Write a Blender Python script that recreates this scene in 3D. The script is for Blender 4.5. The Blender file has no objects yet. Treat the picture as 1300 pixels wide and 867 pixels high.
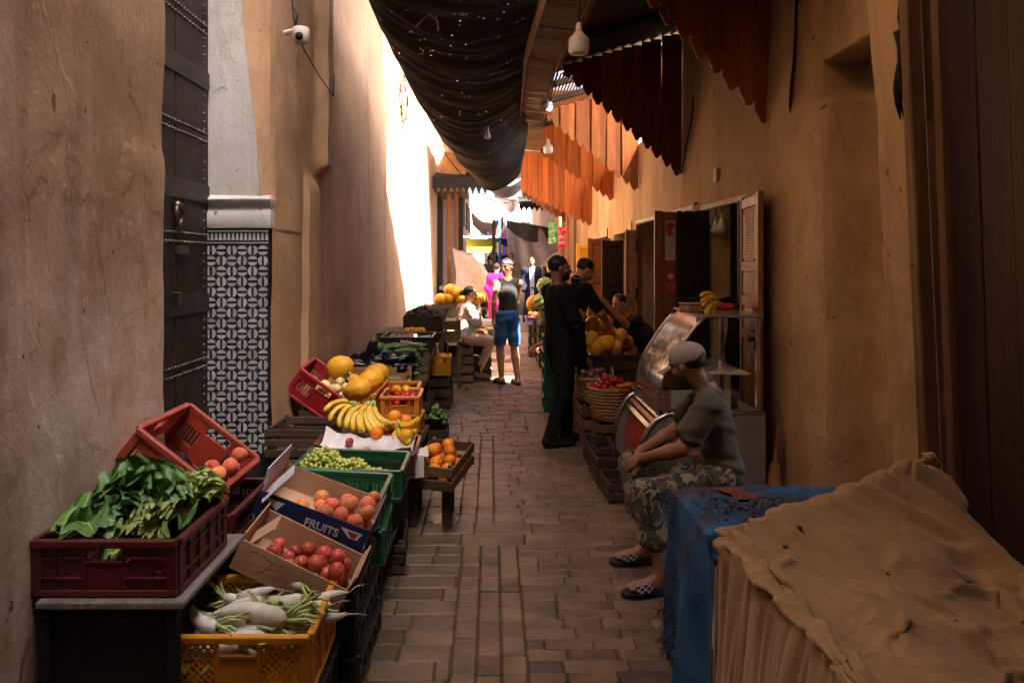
import bpy, bmesh, math, random
import numpy as np
from mathutils import Vector, Matrix, Euler, noise as mnoise
PI = math.pi
scene = bpy.context.scene
col = scene.collection

# ------------------------------------------------------------ camera
EYE = 1.68            # lens height above the paving
cam_d = bpy.data.cameras.new('camera')
cam = bpy.data.objects.new('camera', cam_d)
col.objects.link(cam)
cam.location = (0, 0, EYE)
cam.rotation_euler = (math.radians(90), 0, 0)
cam_d.sensor_width = 36
cam_d.lens = 27.0
cam_d.shift_x = 0.0192
cam_d.shift_y = -0.0781
cam_d.clip_start = 0.05
cam_d.clip_end = 600
scene.camera = cam

# ------------------------------------------------------------ sky, sun, exposure
SUN_DIR = Vector((0.42, -0.40, 0.81)).normalized()      # towards the sun
elev = math.asin(SUN_DIR.z)
world = bpy.data.worlds.new('World')
scene.world = world
world.use_nodes = True
wn = world.node_tree
sky = wn.nodes.new('ShaderNodeTexSky')
sky.sky_type = 'NISHITA'
sky.sun_disc = False
sky.sun_elevation = elev
sky.sun_rotation = math.atan2(SUN_DIR.x, SUN_DIR.y)
sky.air_density = 0.6
sky.dust_density = 6.0
sky.ozone_density = 0.3
bg = wn.nodes['Background']
bg.inputs['Strength'].default_value = 0.08
wn.links.new(sky.outputs['Color'], bg.inputs['Color'])
sun_d = bpy.data.lights.new('sun', 'SUN')
sun_d.energy = 5.0
sun_d.angle = math.radians(0.5)
sun_d.color = (1.0, 0.90, 0.74)
sun = bpy.data.objects.new('sun', sun_d)
col.objects.link(sun)
sun.rotation_euler = SUN_DIR.to_track_quat('Z', 'Y').to_euler()
sun.location = (0, 0, 30)
vs = scene.view_settings
vs.view_transform = 'Standard'
vs.look = 'None'
vs.exposure = 4.0
vs.gamma = 1.0
vs.use_curve_mapping = False
scene.render.engine = 'CYCLES'
cy = scene.cycles
cy.use_denoising = True
cy.max_bounces = 10
cy.diffuse_bounces = 7
cy.glossy_bounces = 4
cy.transmission_bounces = 6
cy.transparent_max_bounces = 12
cy.sample_clamp_indirect = 6.0
cy.caustics_reflective = False
cy.caustics_refractive = False
# ------------------------------------------------------------ helpers
def W(px, py, s):
    """world point seen at photo pixel (px,py) where one metre spans s photo pixels"""
    return Vector(((px - 625.0) / s, 975.0 / s, EYE - (py - 332.0) / s))

def link(o):
    col.objects.link(o)
    return o

def tag(o, label=None, cat=None, group=None, kind=None):
    if label: o['label'] = label
    if cat: o['category'] = cat
    if group: o['group'] = group
    if kind: o['kind'] = kind
    return o

def empty(name, M=None):
    o = bpy.data.objects.new(name, None)
    o.empty_display_size = 0.1
    if M is not None:
        o.matrix_world = M if isinstance(M, Matrix) else Matrix.Translation(M)
    return link(o)

def TRS(loc, rx=0, ry=0, rz=0):
    return Matrix.Translation(loc) @ Euler((math.radians(rx), math.radians(ry), math.radians(rz)), 'XYZ').to_matrix().to_4x4()

def obj_from(name, me, parent=None, M=None):
    o = bpy.data.objects.new(name, me)
    if parent is not None: o.parent = parent
    if M is not None: o.matrix_local = M if isinstance(M, Matrix) else Matrix.Translation(M)
    return link(o)

def put(o, M):
    o.matrix_world = M
    return o

class MB:
    def __init__(s):
        s.v = []; s.f = []; s.mi = []
    def add(s, vs, fs, mi=0):
        b = len(s.v)
        s.v.extend([tuple(p) for p in vs])
        s.f.extend([tuple(b + i for i in f) for f in fs])
        s.mi.extend([mi] * len(fs))
        return s
    def box(s, c, d, R=None, mi=0, ch=None):
        """box of full size d; ch = chamfer"""
        c = Vector(c)
        hx, hy, hz = d[0]/2, d[1]/2, d[2]/2
        if ch is None: ch = min(d) * 0.12
        ch = min(ch, min(d) * 0.45)
        if ch <= 0:
            vs = [(-hx,-hy,-hz),(hx,-hy,-hz),(hx,hy,-hz),(-hx,hy,-hz),(-hx,-hy,hz),(hx,-hy,hz),(hx,hy,hz),(-hx,hy,hz)]
            fs = [(3,2,1,0),(4,5,6,7),(0,1,5,4),(1,2,6,5),(2,3,7,6),(3,0,4,7)]
        else:
            vs = []; idx = {}
            for sx in (-1,1):
                for sy in (-1,1):
                    for sz in (-1,1):
                        idx[sx,sy,sz,0] = len(vs); vs.append((sx*hx, sy*(hy-ch), sz*(hz-ch)))
                        idx[sx,sy,sz,1] = len(vs); vs.append((sx*(hx-ch), sy*hy, sz*(hz-ch)))
                        idx[sx,sy,sz,2] = len(vs); vs.append((sx*(hx-ch), sy*(hy-ch), sz*hz))
            I = lambda sx,sy,sz,a: idx[sx,sy,sz,a]
            fs = []
            for q in (-1,1):
                a = [I(q,-1,-1,0),I(q,1,-1,0),I(q,1,1,0),I(q,-1,1,0)]; fs.append(a if q>0 else a[::-1])
                a = [I(-1,q,-1,1),I(-1,q,1,1),I(1,q,1,1),I(1,q,-1,1)]; fs.append(a if q>0 else a[::-1])
                a = [I(-1,-1,q,2),I(1,-1,q,2),I(1,1,q,2),I(-1,1,q,2)]; fs.append(a if q>0 else a[::-1])
            for p in (-1,1):
                for q in (-1,1):
                    a = [I(p,q,-1,0),I(p,q,-1,1),I(p,q,1,1),I(p,q,1,0)]; fs.append(a if p*q>0 else a[::-1])
                    a = [I(p,-1,q,0),I(p,1,q,0),I(p,1,q,2),I(p,-1,q,2)]; fs.append(a if p*q>0 else a[::-1])
                    a = [I(-1,p,q,1),I(-1,p,q,2),I(1,p,q,2),I(1,p,q,1)]; fs.append(a if p*q>0 else a[::-1])
                    for r in (-1,1):
                        a = [I(p,q,r,0),I(p,q,r,1),I(p,q,r,2)]; fs.append(a if p*q*r>0 else a[::-1])
        if R is not None: vs = [R @ Vector(v) for v in vs]
        return s.add([Vector(v) + c for v in vs], fs, mi)
    def bar(s, a, b, w, t, up=(0,0,1), mi=0, ch=None):
        """box bar from a to b, width w across, thickness t along 'up'"""
        a = Vector(a); b = Vector(b); d = b - a; L = d.length
        if L < 1e-6: return s
        x = d / L; u = Vector(up)
        y = u.cross(x)
        if y.length < 1e-4: y = Vector((1,0,0)).cross(x)
        y.normalize(); z = x.cross(y)
        R = Matrix((x, y, z)).transposed()
        return s.box((a + b) / 2, (L, w, t), R, mi, ch)
    def tube(s, path, r, n=8, closed=False, caps=True, mi=0, flat=1.0):
        P = [Vector(p) for p in path]; m = len(P)
        if not hasattr(r, '__len__'): r = [r] * m
        ref = None; rings = []
        for i in range(m):
            if closed: t = P[(i+1) % m] - P[i-1]
            else: t = P[min(i+1, m-1)] - P[max(i-1, 0)]
            if t.length < 1e-9: t = Vector((0,0,1))
            t.normalize()
            if ref is None:
                ref = Vector((0,0,1)) if abs(t.z) < 0.9 else Vector((1,0,0))
            u = ref - t * ref.dot(t)
            if u.length < 1e-6: u = t.orthogonal()
            u.normalize(); w = t.cross(u); ref = u
            rings.append([P[i] + (u * math.cos(2*PI*k/n) * flat + w * math.sin(2*PI*k/n)) * r[i] for k in range(n)])
        vs = [p for q in rings for p in q]; fs = []
        for i in range(m if closed else m - 1):
            j = (i + 1) % m
            for k in range(n):
                fs.append((i*n+k, i*n+(k+1)%n, j*n+(k+1)%n, j*n+k))
        if caps and not closed:
            fs.append(tuple(range(n))[::-1]); fs.append(tuple((m-1)*n+k for k in range(n)))
        return s.add(vs, fs, mi)
    def lathe(s, prof, n=16, c=(0,0,0), R=None, mi=0, bump=None):
        vs = []; fs = []; c = Vector(c)
        for (r, z) in prof:
            for k in range(n):
                a = 2*PI*k/n
                rr = r * (bump(a, z) if bump else 1)
                vs.append(Vector((rr*math.cos(a), rr*math.sin(a), z)))
        m = len(prof)
        for i in range(m-1):
            for k in range(n):
                fs.append((i*n+k, i*n+(k+1)%n, (i+1)*n+(k+1)%n, (i+1)*n+k))
        if prof[0][0] > 1e-5: fs.append(tuple(range(n))[::-1])
        if prof[-1][0] > 1e-5: fs.append(tuple((m-1)*n+k for k in range(n)))
        if R is not None: vs = [R @ v for v in vs]
        return s.add([v + c for v in vs], fs, mi)
    def grid(s, fn, nu, nv, mi=0, flip=False):
        vs = [fn(i/nu, j/nv) for j in range(nv+1) for i in range(nu+1)]
        fs = []
        for j in range(nv):
            for i in range(nu):
                a = j*(nu+1)+i
                q = (a, a+1, a+nu+2, a+nu+1)
                fs.append(q[::-1] if flip else q)
        return s.add(vs, fs, mi)
    def prism(s, poly, t, M=None, mi=0):
        """polygon in xy extruded from z=0 to z=t, then transformed by M"""
        n = len(poly)
        vs = [Vector((p[0], p[1], 0)) for p in poly] + [Vector((p[0], p[1], t)) for p in poly]
        fs = [tuple(range(n))[::-1], tuple(range(n, 2*n))]
        for i in range(n):
            j = (i+1) % n
            fs.append((i, j, n+j, n+i))
        if M is not None: vs = [M @ v for v in vs]
        return s.add(vs, fs, mi)
    def ell(s, c, r, R=None, nu=14, nv=9, mi=0):
        prof = [(max(1e-6, math.sin(PI*i/nv)), -math.cos(PI*i/nv)) for i in range(nv+1)]
        vs = []; fs = []; c = Vector(c)
        for (q, z) in prof:
            for k in range(nu):
                a = 2*PI*k/nu
                v = Vector((r[0]*q*math.cos(a), r[1]*q*math.sin(a), r[2]*z))
                if R is not None: v = R @ v
                vs.append(v + c)
        for i in range(nv):
            for k in range(nu):
                fs.append((i*nu+k, i*nu+(k+1)%nu, (i+1)*nu+(k+1)%nu, (i+1)*nu+k))
        return s.add(vs, fs, mi)
    def mesh(s, name, mats, smooth=False):
        me = bpy.data.meshes.new(name)
        me.from_pydata(s.v, [], s.f)
        if not isinstance(mats, (list, tuple)): mats = [mats]
        for m in mats: me.materials.append(m)
        if len(mats) > 1: me.polygons.foreach_set('material_index', s.mi)
        if smooth:
            if smooth is True: me.shade_smooth()
            else:
                me.shade_smooth()
                me.set_sharp_from_angle(angle=math.radians(smooth))
        me.update()
        return me
    def build(s, name, mats, parent=None, smooth=False, M=None):
        return obj_from(name, s.mesh(name, mats, smooth), parent, M)

def np_mesh(name, V, F, mats, smooth=True, mi=None):
    me = bpy.data.meshes.new(name)
    me.from_pydata([tuple(v) for v in V], [], [tuple(f) for f in F])
    if not isinstance(mats, (list, tuple)): mats = [mats]
    for m in mats: me.materials.append(m)
    if mi is not None: me.polygons.foreach_set('material_index', mi)
    if smooth: me.shade_smooth()
    return me

def rnoise(p, sc, seed=0.0):
    return mnoise.noise(Vector((p[0]*sc + seed, p[1]*sc + seed*1.7, p[2]*sc - seed)))

# ------------------------------------------------------------ materials
def nodes_of(name):
    m = bpy.data.materials.new(name)
    m.use_nodes = True
    nt = m.node_tree
    return m, nt, nt.nodes['Principled BSDF']

def N(nt, typ, **kw):
    n = nt.nodes.new(typ)
    for k, v in kw.items(): setattr(n, k, v)
    return n

def c4(c): return (c[0], c[1], c[2], 1.0)

def noise_node(nt, vec, scale, detail=4, rough=0.6, dist=0.0):
    n = N(nt, 'ShaderNodeTexNoise')
    n.inputs['Scale'].default_value = scale
    n.inputs['Detail'].default_value = detail
    n.inputs['Roughness'].default_value = rough
    n.inputs['Distortion'].default_value = dist
    nt.links.new(vec, n.inputs['Vector'])
    return n.outputs['Fac']

def ramp_node(nt, fac, lo, hi):
    n = N(nt, 'ShaderNodeMapRange')
    n.inputs['From Min'].default_value = lo
    n.inputs['From Max'].default_value = hi
    nt.links.new(fac, n.inputs['Value'])
    return n.outputs['Result']

def mix_node(nt, fac, a, b):
    n = N(nt, 'ShaderNodeMix', data_type='RGBA')
    for k, v in ((6, a), (7, b)):
        if isinstance(v, (tuple, list)): n.inputs[k].default_value = c4(v)
        else: nt.links.new(v, n.inputs[k])
    if isinstance(fac, (int, float)): n.inputs[0].default_value = fac
    else: nt.links.new(fac, n.inputs[0])
    return n.outputs[2]

def math_node(nt, op, a, b=None):
    n = N(nt, 'ShaderNodeMath', operation=op)
    for k, v in ((0, a), (1, b)):
        if v is None: continue
        if isinstance(v, (int, float)): n.inputs[k].default_value = v
        else: nt.links.new(v, n.inputs[k])
    return n.outputs[0]

def coords(nt, stretch=(1,1,1), rnd=True):
    tc = N(nt, 'ShaderNodeTexCoord')
    mp = N(nt, 'ShaderNodeMapping')
    mp.inputs['Scale'].default_value = stretch
    nt.links.new(tc.outputs['Object'], mp.inputs['Vector'])
    if rnd:
        oi = N(nt, 'ShaderNodeObjectInfo')
        mu = math_node(nt, 'MULTIPLY', oi.outputs['Random'], 37.0)
        cb = N(nt, 'ShaderNodeCombineXYZ')
        for i in range(3): nt.links.new(mu, cb.inputs[i])
        nt.links.new(cb.outputs[0], mp.inputs['Location'])
        return mp.outputs['Vector'], oi.outputs['Random']
    return mp.outputs['Vector'], None

def bump_node(nt, b, h, strength, dist=0.01):
    n = N(nt, 'ShaderNodeBump')
    n.inputs['Strength'].default_value = strength
    n.inputs['Distance'].default_value = dist
    nt.links.new(h, n.inputs['Height'])
    nt.links.new(n.outputs['Normal'], b.inputs['Normal'])

def M(name, c1, c2=None, scale=6, rough=0.6, bump=0.25, bscale=60, bdist=0.004, metal=0, spec=0.3, stretch=(1,1,1),
      orand=0.15, coat=0, sss=0, lo=0.35, hi=0.65, dirt=None, dscale=3, dlo=0.55, dhi=0.75, hrand=0.0, trans=0, sheen=0):
    m, nt, b = nodes_of(name)
    vec, rnd = coords(nt, stretch)
    colr = None
    if c2 is None: c2 = tuple(x*0.75 for x in c1)
    f = ramp_node(nt, noise_node(nt, vec, scale, 5), lo, hi)
    colr = mix_node(nt, f, c1, c2)
    if dirt is not None:
        f2 = ramp_node(nt, noise_node(nt, vec, dscale, 6, 0.7), dlo, dhi)
        colr = mix_node(nt, f2, colr, dirt)
    if orand or hrand:
        hs = N(nt, 'ShaderNodeHueSaturation')
        nt.links.new(colr, hs.inputs['Color'])
        mr = N(nt, 'ShaderNodeMapRange')
        mr.inputs['To Min'].default_value = 1 - orand; mr.inputs['To Max'].default_value = 1 + orand
        nt.links.new(rnd, mr.inputs['Value'])
        nt.links.new(mr.outputs[0], hs.inputs['Value'])
        if hrand:
            f3 = math_node(nt, 'FRACT', math_node(nt, 'MULTIPLY', rnd, 7.31))
            mr2 = N(nt, 'ShaderNodeMapRange')
            mr2.inputs['To Min'].default_value = 0.5 - hrand; mr2.inputs['To Max'].default_value = 0.5 + hrand
            nt.links.new(f3, mr2.inputs['Value'])
            nt.links.new(mr2.outputs[0], hs.inputs['Hue'])
        colr = hs.outputs['Color']
    nt.links.new(colr, b.inputs['Base Color'])
    rr = N(nt, 'ShaderNodeMapRange')
    rr.inputs['To Min'].default_value = max(0.02, rough - 0.12); rr.inputs['To Max'].default_value = min(1, rough + 0.12)
    nt.links.new(noise_node(nt, vec, scale*2.3, 3), rr.inputs['Value'])
    nt.links.new(rr.outputs[0], b.inputs['Roughness'])
    b.inputs['Metallic'].default_value = metal
    b.inputs['Specular IOR Level'].default_value = spec
    if coat: b.inputs['Coat Weight'].default_value = coat
    if sss:
        b.inputs['Subsurface Weight'].default_value = sss
        b.inputs['Subsurface Radius'].default_value = (0.01, 0.004, 0.002)
        b.inputs['Subsurface Scale'].default_value = 0.5
    if trans: b.inputs['Transmission Weight'].default_value = trans
    if sheen: b.inputs['Sheen Weight'].default_value = sheen
    if bump:
        bump_node(nt, b, noise_node(nt, vec, bscale, 4, 0.6), bump, bdist)
    return m

def plaster(name, c_main, c_dark, c_pale, pale_z=None, pale_amt=1.0, bump=0.5, white_top=False, seed=0.0):
    """lime plaster: cloudy wash, vertical run marks, worn pale areas, pits"""
    m, nt, b = nodes_of(name)
    tc = N(nt, 'ShaderNodeTexCoord')
    ob = tc.outputs['Object']
    def mp(sc, off=0.0):
        n = N(nt, 'ShaderNodeMapping')
        n.inputs['Scale'].default_value = sc
        n.inputs['Location'].default_value = (seed+off, seed*0.7, off)
        nt.links.new(ob, n.inputs['Vector'])
        return n.outputs['Vector']
    big = noise_node(nt, mp((1,1,0.6)), 0.9, 6, 0.62)
    streak = noise_node(nt, mp((1.7,1.7,0.22), 3.0), 1.3, 6, 0.68, 0.6)
    fine = noise_node(nt, mp((1,1,1), 5.0), 7.0, 8, 0.72)
    colr = mix_node(nt, ramp_node(nt, big, 0.36, 0.66), c_main, c_dark)
    colr = mix_node(nt, math_node(nt, 'MULTIPLY', ramp_node(nt, streak, 0.52, 0.72), 0.6), colr, tuple(x*0.5 for x in c_dark))
    pf = ramp_node(nt, math_node(nt, 'ADD', math_node(nt, 'MULTIPLY', fine, 0.45), math_node(nt, 'MULTIPLY', noise_node(nt, mp((1,1,0.5), 9.0), 1.4, 6, 0.7), 0.75)), 0.55, 0.78)
    if pale_z is not None:
        sx = N(nt, 'ShaderNodeSeparateXYZ'); nt.links.new(ob, sx.inputs[0])
        zr = N(nt, 'ShaderNodeMapRange')
        zr.inputs['From Min'].default_value = pale_z[0]; zr.inputs['From Max'].default_value = pale_z[1]
        zr.inputs['To Min'].default_value = 1.0; zr.inputs['To Max'].default_value = 0.15
        nt.links.new(sx.outputs['Z'], zr.inputs['Value'])
        pf = math_node(nt, 'MULTIPLY', pf, zr.outputs[0])
    colr = mix_node(nt, math_node(nt, 'MULTIPLY', pf, pale_amt), colr, c_pale)
    pits = ramp_node(nt, noise_node(nt, mp((1,1,0.8), 2.0), 14.0, 3, 0.5), 0.70, 0.74)
    colr = mix_node(nt, math_node(nt, 'MULTIPLY', pits, 0.75), colr, (0.05, 0.03, 0.02))
    # hairline cracks
    cv = N(nt, 'ShaderNodeTexVoronoi', feature='DISTANCE_TO_EDGE')
    cv.inputs['Scale'].default_value = 0.9
    wob = N(nt, 'ShaderNodeMix', data_type='VECTOR'); wob.inputs[0].default_value = 0.12
    nz = N(nt, 'ShaderNodeTexNoise'); nz.inputs['Scale'].default_value = 3.0; nz.inputs['Detail'].default_value = 5
    nt.links.new(ob, nz.inputs['Vector'])
    nt.links.new(mp((1,1,0.6), 4.0), wob.inputs[4]); nt.links.new(nz.outputs['Color'], wob.inputs[5])
    nt.links.new(wob.outputs[1], cv.inputs['Vector'])
    crack = math_node(nt, 'MULTIPLY', math_node(nt, 'LESS_THAN', cv.outputs['Distance'], 0.0022), ramp_node(nt, big, 0.48, 0.56))
    colr = mix_node(nt, math_node(nt, 'MULTIPLY', crack, 0.35), colr, tuple(x*0.35 for x in c_dark))
    nt.links.new(colr, b.inputs['Base Color'])
    b.inputs['Roughness'].default_value = 0.88
    b.inputs['Specular IOR Level'].default_value = 0.25
    patch = ramp_node(nt, noise_node(nt, mp((1,1,0.7), 13.0), 1.7, 6, 0.55, 0.0), 0.485, 0.515)
    h0 = math_node(nt, 'MULTIPLY', patch, 0.35)
    h = math_node(nt, 'ADD', math_node(nt, 'ADD', h0, math_node(nt, 'MULTIPLY', fine, 0.6)), math_node(nt, 'MULTIPLY', noise_node(nt, mp((1,1,1), 1.0), 38.0, 5, 0.7), 0.35))
    h = math_node(nt, 'SUBTRACT', h, math_node(nt, 'MULTIPLY', pits, 0.4))
    h = math_node(nt, 'SUBTRACT', h, math_node(nt, 'MULTIPLY', crack, 0.3))
    bump_node(nt, b, h, bump, 0.02)
    return m

def wood(name, c1, c2, rough=0.6, axis='z', grain=14, bump=0.35, orand=0.2, spec=0.25, wear=None):
    st = {'z': (grain, grain, 0.9), 'x': (0.9, grain, grain), 'y': (grain, 0.9, grain)}[axis]
    m, nt, b = nodes_of(name)
    vec, rnd = coords(nt, st)
    n1 = noise_node(nt, vec, 1.6, 7, 0.66, 0.8)
    colr = mix_node(nt, ramp_node(nt, n1, 0.34, 0.68), c1, c2)
    v2, _ = coords(nt, (1,1,1))
    blotch = noise_node(nt, v2, 3.0, 5, 0.65)
    colr = mix_node(nt, math_node(nt, 'MULTIPLY', ramp_node(nt, blotch, 0.5, 0.8), 0.7), colr, wear if wear else tuple(x*0.45 for x in c2))
    hs = N(nt, 'ShaderNodeHueSaturation'); nt.links.new(colr, hs.inputs['Color'])
    mr = N(nt, 'ShaderNodeMapRange'); mr.inputs['To Min'].default_value = 1-orand; mr.inputs['To Max'].default_value = 1+orand
    nt.links.new(rnd, mr.inputs['Value']); nt.links.new(mr.outputs[0], hs.inputs['Value'])
    nt.links.new(hs.outputs['Color'], b.inputs['Base Color'])
    rr = N(nt, 'ShaderNodeMapRange'); rr.inputs['To Min'].default_value = max(0.1, rough-0.15); rr.inputs['To Max'].default_value = min(1, rough+0.2)
    nt.links.new(blotch, rr.inputs['Value']); nt.links.new(rr.outputs[0], b.inputs['Roughness'])
    b.inputs['Specular IOR Level'].default_value = spec
    bump_node(nt, b, n1, bump, 0.006)
    return m

MT = {}
MT['plaster_l'] = plaster('ochre plaster left', (0.49,0.33,0.21), (0.31,0.175,0.095), (0.63,0.54,0.47), (0.7, 2.8), 1.0, 0.6, seed=1.3)
MT['plaster_far'] = plaster('ochre plaster far', (0.46,0.29,0.17), (0.36,0.21,0.12), (0.55,0.44,0.34), (0.2, 1.2), 0.5, 0.6, seed=6.1)
MT['plaster_r'] = plaster('sand plaster right', (0.48,0.335,0.195), (0.32,0.20,0.105), (0.60,0.48,0.34), (1.0, 3.6), 0.8, 0.7, seed=11.7)
MT['plaster_w'] = plaster('whitewash', (0.54,0.53,0.53), (0.43,0.42,0.42), (0.36,0.25,0.16), None, 0.5, 0.5, seed=3.9)
MT['plaster_pink'] = plaster('pink plaster', (0.62,0.42,0.34), (0.52,0.34,0.27), (0.7,0.6,0.52), None, 0.5, 0.4, seed=8.8)
MT['wood_dark'] = wood('dark studded door wood', (0.035,0.02,0.014), (0.014,0.009,0.007), 0.5)
MT['wood_plank'] = wood('old brown plank', (0.027,0.014,0.007), (0.009,0.005,0.003), 0.55, grain=10, bump=0.9, wear=(0.055,0.026,0.010))
MT['wood_frame'] = wood('worn frame wood', (0.15,0.08,0.04), (0.08,0.045,0.025), 0.6)
MT['wood_red'] = wood('red brown varnished wood', (0.33,0.115,0.036), (0.19,0.06,0.02), 0.38, spec=0.5, orand=0.12, wear=(0.10,0.04,0.018))
MT['wood_val'] = wood('orange brown canopy plank', (0.29,0.088,0.024), (0.16,0.045,0.012), 0.5, orand=0.3, grain=9)
MT['wood_val_o'] = wood('orange canopy plank', (0.40,0.105,0.014), (0.27,0.06,0.008), 0.5, orand=0.22, grain=9, wear=(0.2,0.06,0.01), spec=0.2)
MT['wood_soffit'] = wood('cane slat', (0.34,0.19,0.09), (0.19,0.10,0.045), 0.6, axis='x', orand=0.35)
MT['wood_crate'] = wood('weathered crate slat', (0.19,0.115,0.06), (0.10,0.06,0.032), 0.8, axis='x', orand=0.3)
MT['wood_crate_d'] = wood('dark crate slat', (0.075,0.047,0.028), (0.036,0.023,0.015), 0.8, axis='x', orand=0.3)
MT['wood_crate_o'] = wood('orange brown crate slat', (0.36,0.17,0.06), (0.22,0.10,0.035), 0.7, axis='x', orand=0.2)
MT['wood_grey'] = wood('grey worn board', (0.22,0.18,0.15), (0.10,0.08,0.065), 0.85, axis='y', orand=0.15)
MT['black'] = M('black paint', (0.012,0.011,0.011), (0.02,0.018,0.017), rough=0.7, spec=0.12)
MT['iron'] = M('dark iron', (0.03,0.027,0.025), (0.06,0.045,0.035), rough=0.45, metal=0.7)
MT['stud'] = M('worn iron stud', (0.16,0.13,0.11), (0.07,0.055,0.045), rough=0.38, metal=0.9)
MT['steel'] = M('brushed steel', (0.55,0.54,0.52), (0.42,0.41,0.39), rough=0.3, metal=1.0, bump=0.05)
MT['white_paint'] = M('white paint', (0.62,0.60,0.56), (0.45,0.41,0.36), rough=0.6)
MT['cable'] = M('black cable', (0.015,0.014,0.014), rough=0.6, bump=0)
def plastic(name, c, rough=0.42): return M(name, c, tuple(x*0.72 for x in c), scale=5, rough=rough, bump=0.12, bscale=90, spec=0.45,
                                           dirt=tuple(x*0.35+0.012 for x in c), dscale=7, dlo=0.58, dhi=0.8, orand=0.06)
MT['p_maroon'] = plastic('maroon plastic', (0.105,0.014,0.017))
MT['p_orange_red'] = plastic('orange red plastic', (0.36,0.05,0.028))
MT['p_yellow'] = plastic('amber plastic', (0.66,0.27,0.012))
MT['p_red'] = plastic('crimson plastic', (0.36,0.012,0.022))
MT['p_orange'] = plastic('orange plastic', (0.60,0.19,0.02))
MT['p_green'] = plastic('bottle green plastic', (0.010,0.095,0.040))
MT['p_dgreen'] = plastic('dark green plastic', (0.008,0.035,0.022))
MT['p_teal'] = plastic('teal plastic', (0.02,0.16,0.13))
MT['p_black'] = plastic('black plastic', (0.016,0.016,0.018))
MT['p_purple'] = plastic('purple plastic', (0.10,0.05,0.13))
MT['p_white'] = M('white plastic sheet', (0.62,0.58,0.58), (0.45,0.42,0.42), rough=0.35)
MT['card'] = M('brown cardboard', (0.42,0.27,0.16), (0.33,0.21,0.12), rough=0.85, bump=0.15, dirt=(0.22,0.13,0.08))
MT['card_in'] = M('plain cardboard', (0.48,0.31,0.19), (0.40,0.25,0.15), rough=0.9, bump=0.1)
MT['card_navy'] = M('navy printed cardboard', (0.014,0.022,0.10), (0.02,0.026,0.085), rough=0.6, bump=0.1)
MT['ink_white'] = M('white ink', (0.62,0.6,0.6), rough=0.7, bump=0)
MT['ink_red'] = M('red ink', (0.35,0.05,0.035), rough=0.7, bump=0)
MT['paper'] = M('white paper', (0.72,0.69,0.65), (0.6,0.55,0.5), rough=0.8, bump=0.1)
MT['sticker_red'] = M('red sticker', (0.5,0.02,0.025), (0.4,0.018,0.02), rough=0.4, bump=0)
# produce
MT['peach'] = M('peach skin', (0.72,0.24,0.06), (0.50,0.075,0.045), scale=14, rough=0.55, bump=0.05, sheen=0.25, orand=0.32, hrand=0.022, sss=0.1)
MT['apple'] = M('red apple skin', (0.36,0.018,0.026), (0.66,0.26,0.11), scale=11, rough=0.3, bump=0.03, orand=0.35, hrand=0.012, lo=0.45, hi=0.72, stretch=(1,1,0.5))
MT['guava'] = M('pale apple skin', (0.66,0.60,0.24), (0.70,0.36,0.20), scale=13, rough=0.4, bump=0.04, orand=0.12, lo=0.42, hi=0.72)
MT['orange'] = M('orange peel', (0.80,0.27,0.015), (0.70,0.18,0.012), scale=5, rough=0.42, bump=0.3, bscale=160, bdist=0.002, orand=0.22, hrand=0.012, dirt=(0.35,0.16,0.03), dscale=9, dlo=0.62, dhi=0.8)
MT['melon'] = M('yellow melon rind', (0.78,0.40,0.025), (0.68,0.30,0.018), scale=9, rough=0.4, bump=0.2, bscale=40, orand=0.1)
MT['daikon'] = M('white radish skin', (0.66,0.62,0.54), (0.50,0.44,0.34), scale=22, rough=0.45, bump=0.15, orand=0.08, dirt=(0.36,0.27,0.17), dscale=14, dlo=0.54, dhi=0.74, sss=0.1)
MT['stalk'] = M('pale green stalk', (0.26,0.36,0.09), (0.42,0.45,0.20), scale=12, rough=0.5, bump=0.1, orand=0.25)
MT['leaf_d'] = M('dark lettuce leaf', (0.065,0.165,0.04), (0.13,0.26,0.065), scale=14, rough=0.42, bump=0.4, bscale=36, bdist=0.006, orand=0.3)
MT['leaf_l'] = M('light endive leaf', (0.20,0.32,0.07), (0.36,0.42,0.15), scale=14, rough=0.45, bump=0.4, bscale=36, bdist=0.006, orand=0.25)
MT['rib'] = M('leaf rib', (0.45,0.50,0.28), (0.36,0.44,0.2), rough=0.45, bump=0.05)
MT['grape'] = M('green grape', (0.36,0.42,0.07), (0.46,0.48,0.12), scale=30, rough=0.28, bump=0, orand=0.1, sss=0.15)
MT['banana'] = M('banana peel', (0.72,0.46,0.035), (0.62,0.40,0.03), scale=6, rough=0.48, bump=0.05, orand=0.1, dirt=(0.16,0.12,0.03), dscale=11, dlo=0.66, dhi=0.72)
MT['eggplant'] = M('aubergine skin', (0.007,0.005,0.008), (0.011,0.006,0.012), rough=0.2, bump=0)
MT['courgette'] = M('courgette skin', (0.05,0.11,0.03), (0.13,0.2,0.07), scale=20, rough=0.4, bump=0.05, stretch=(3,3,0.4))
MT['onion'] = M('red onion skin', (0.24,0.05,0.09), (0.33,0.12,0.12), scale=9, rough=0.35, bump=0.1)
MT['pepper'] = M('red pepper skin', (0.48,0.012,0.015), (0.38,0.008,0.012), rough=0.22, bump=0.03, orand=0.2)
MT['fig'] = M('green fig skin', (0.12,0.2,0.05), (0.2,0.27,0.09), rough=0.4, bump=0.05, orand=0.3)
MT['date'] = M('dark dried fruit', (0.03,0.018,0.014), (0.06,0.035,0.025), rough=0.5, bump=0.3)
MT['carrot'] = M('carrot skin', (0.62,0.17,0.02), rough=0.5)
MT['straw'] = M('woven straw', (0.40,0.25,0.11), (0.26,0.15,0.06), scale=18, rough=0.8, bump=0.5, bscale=60, stretch=(1,1,4))
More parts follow.
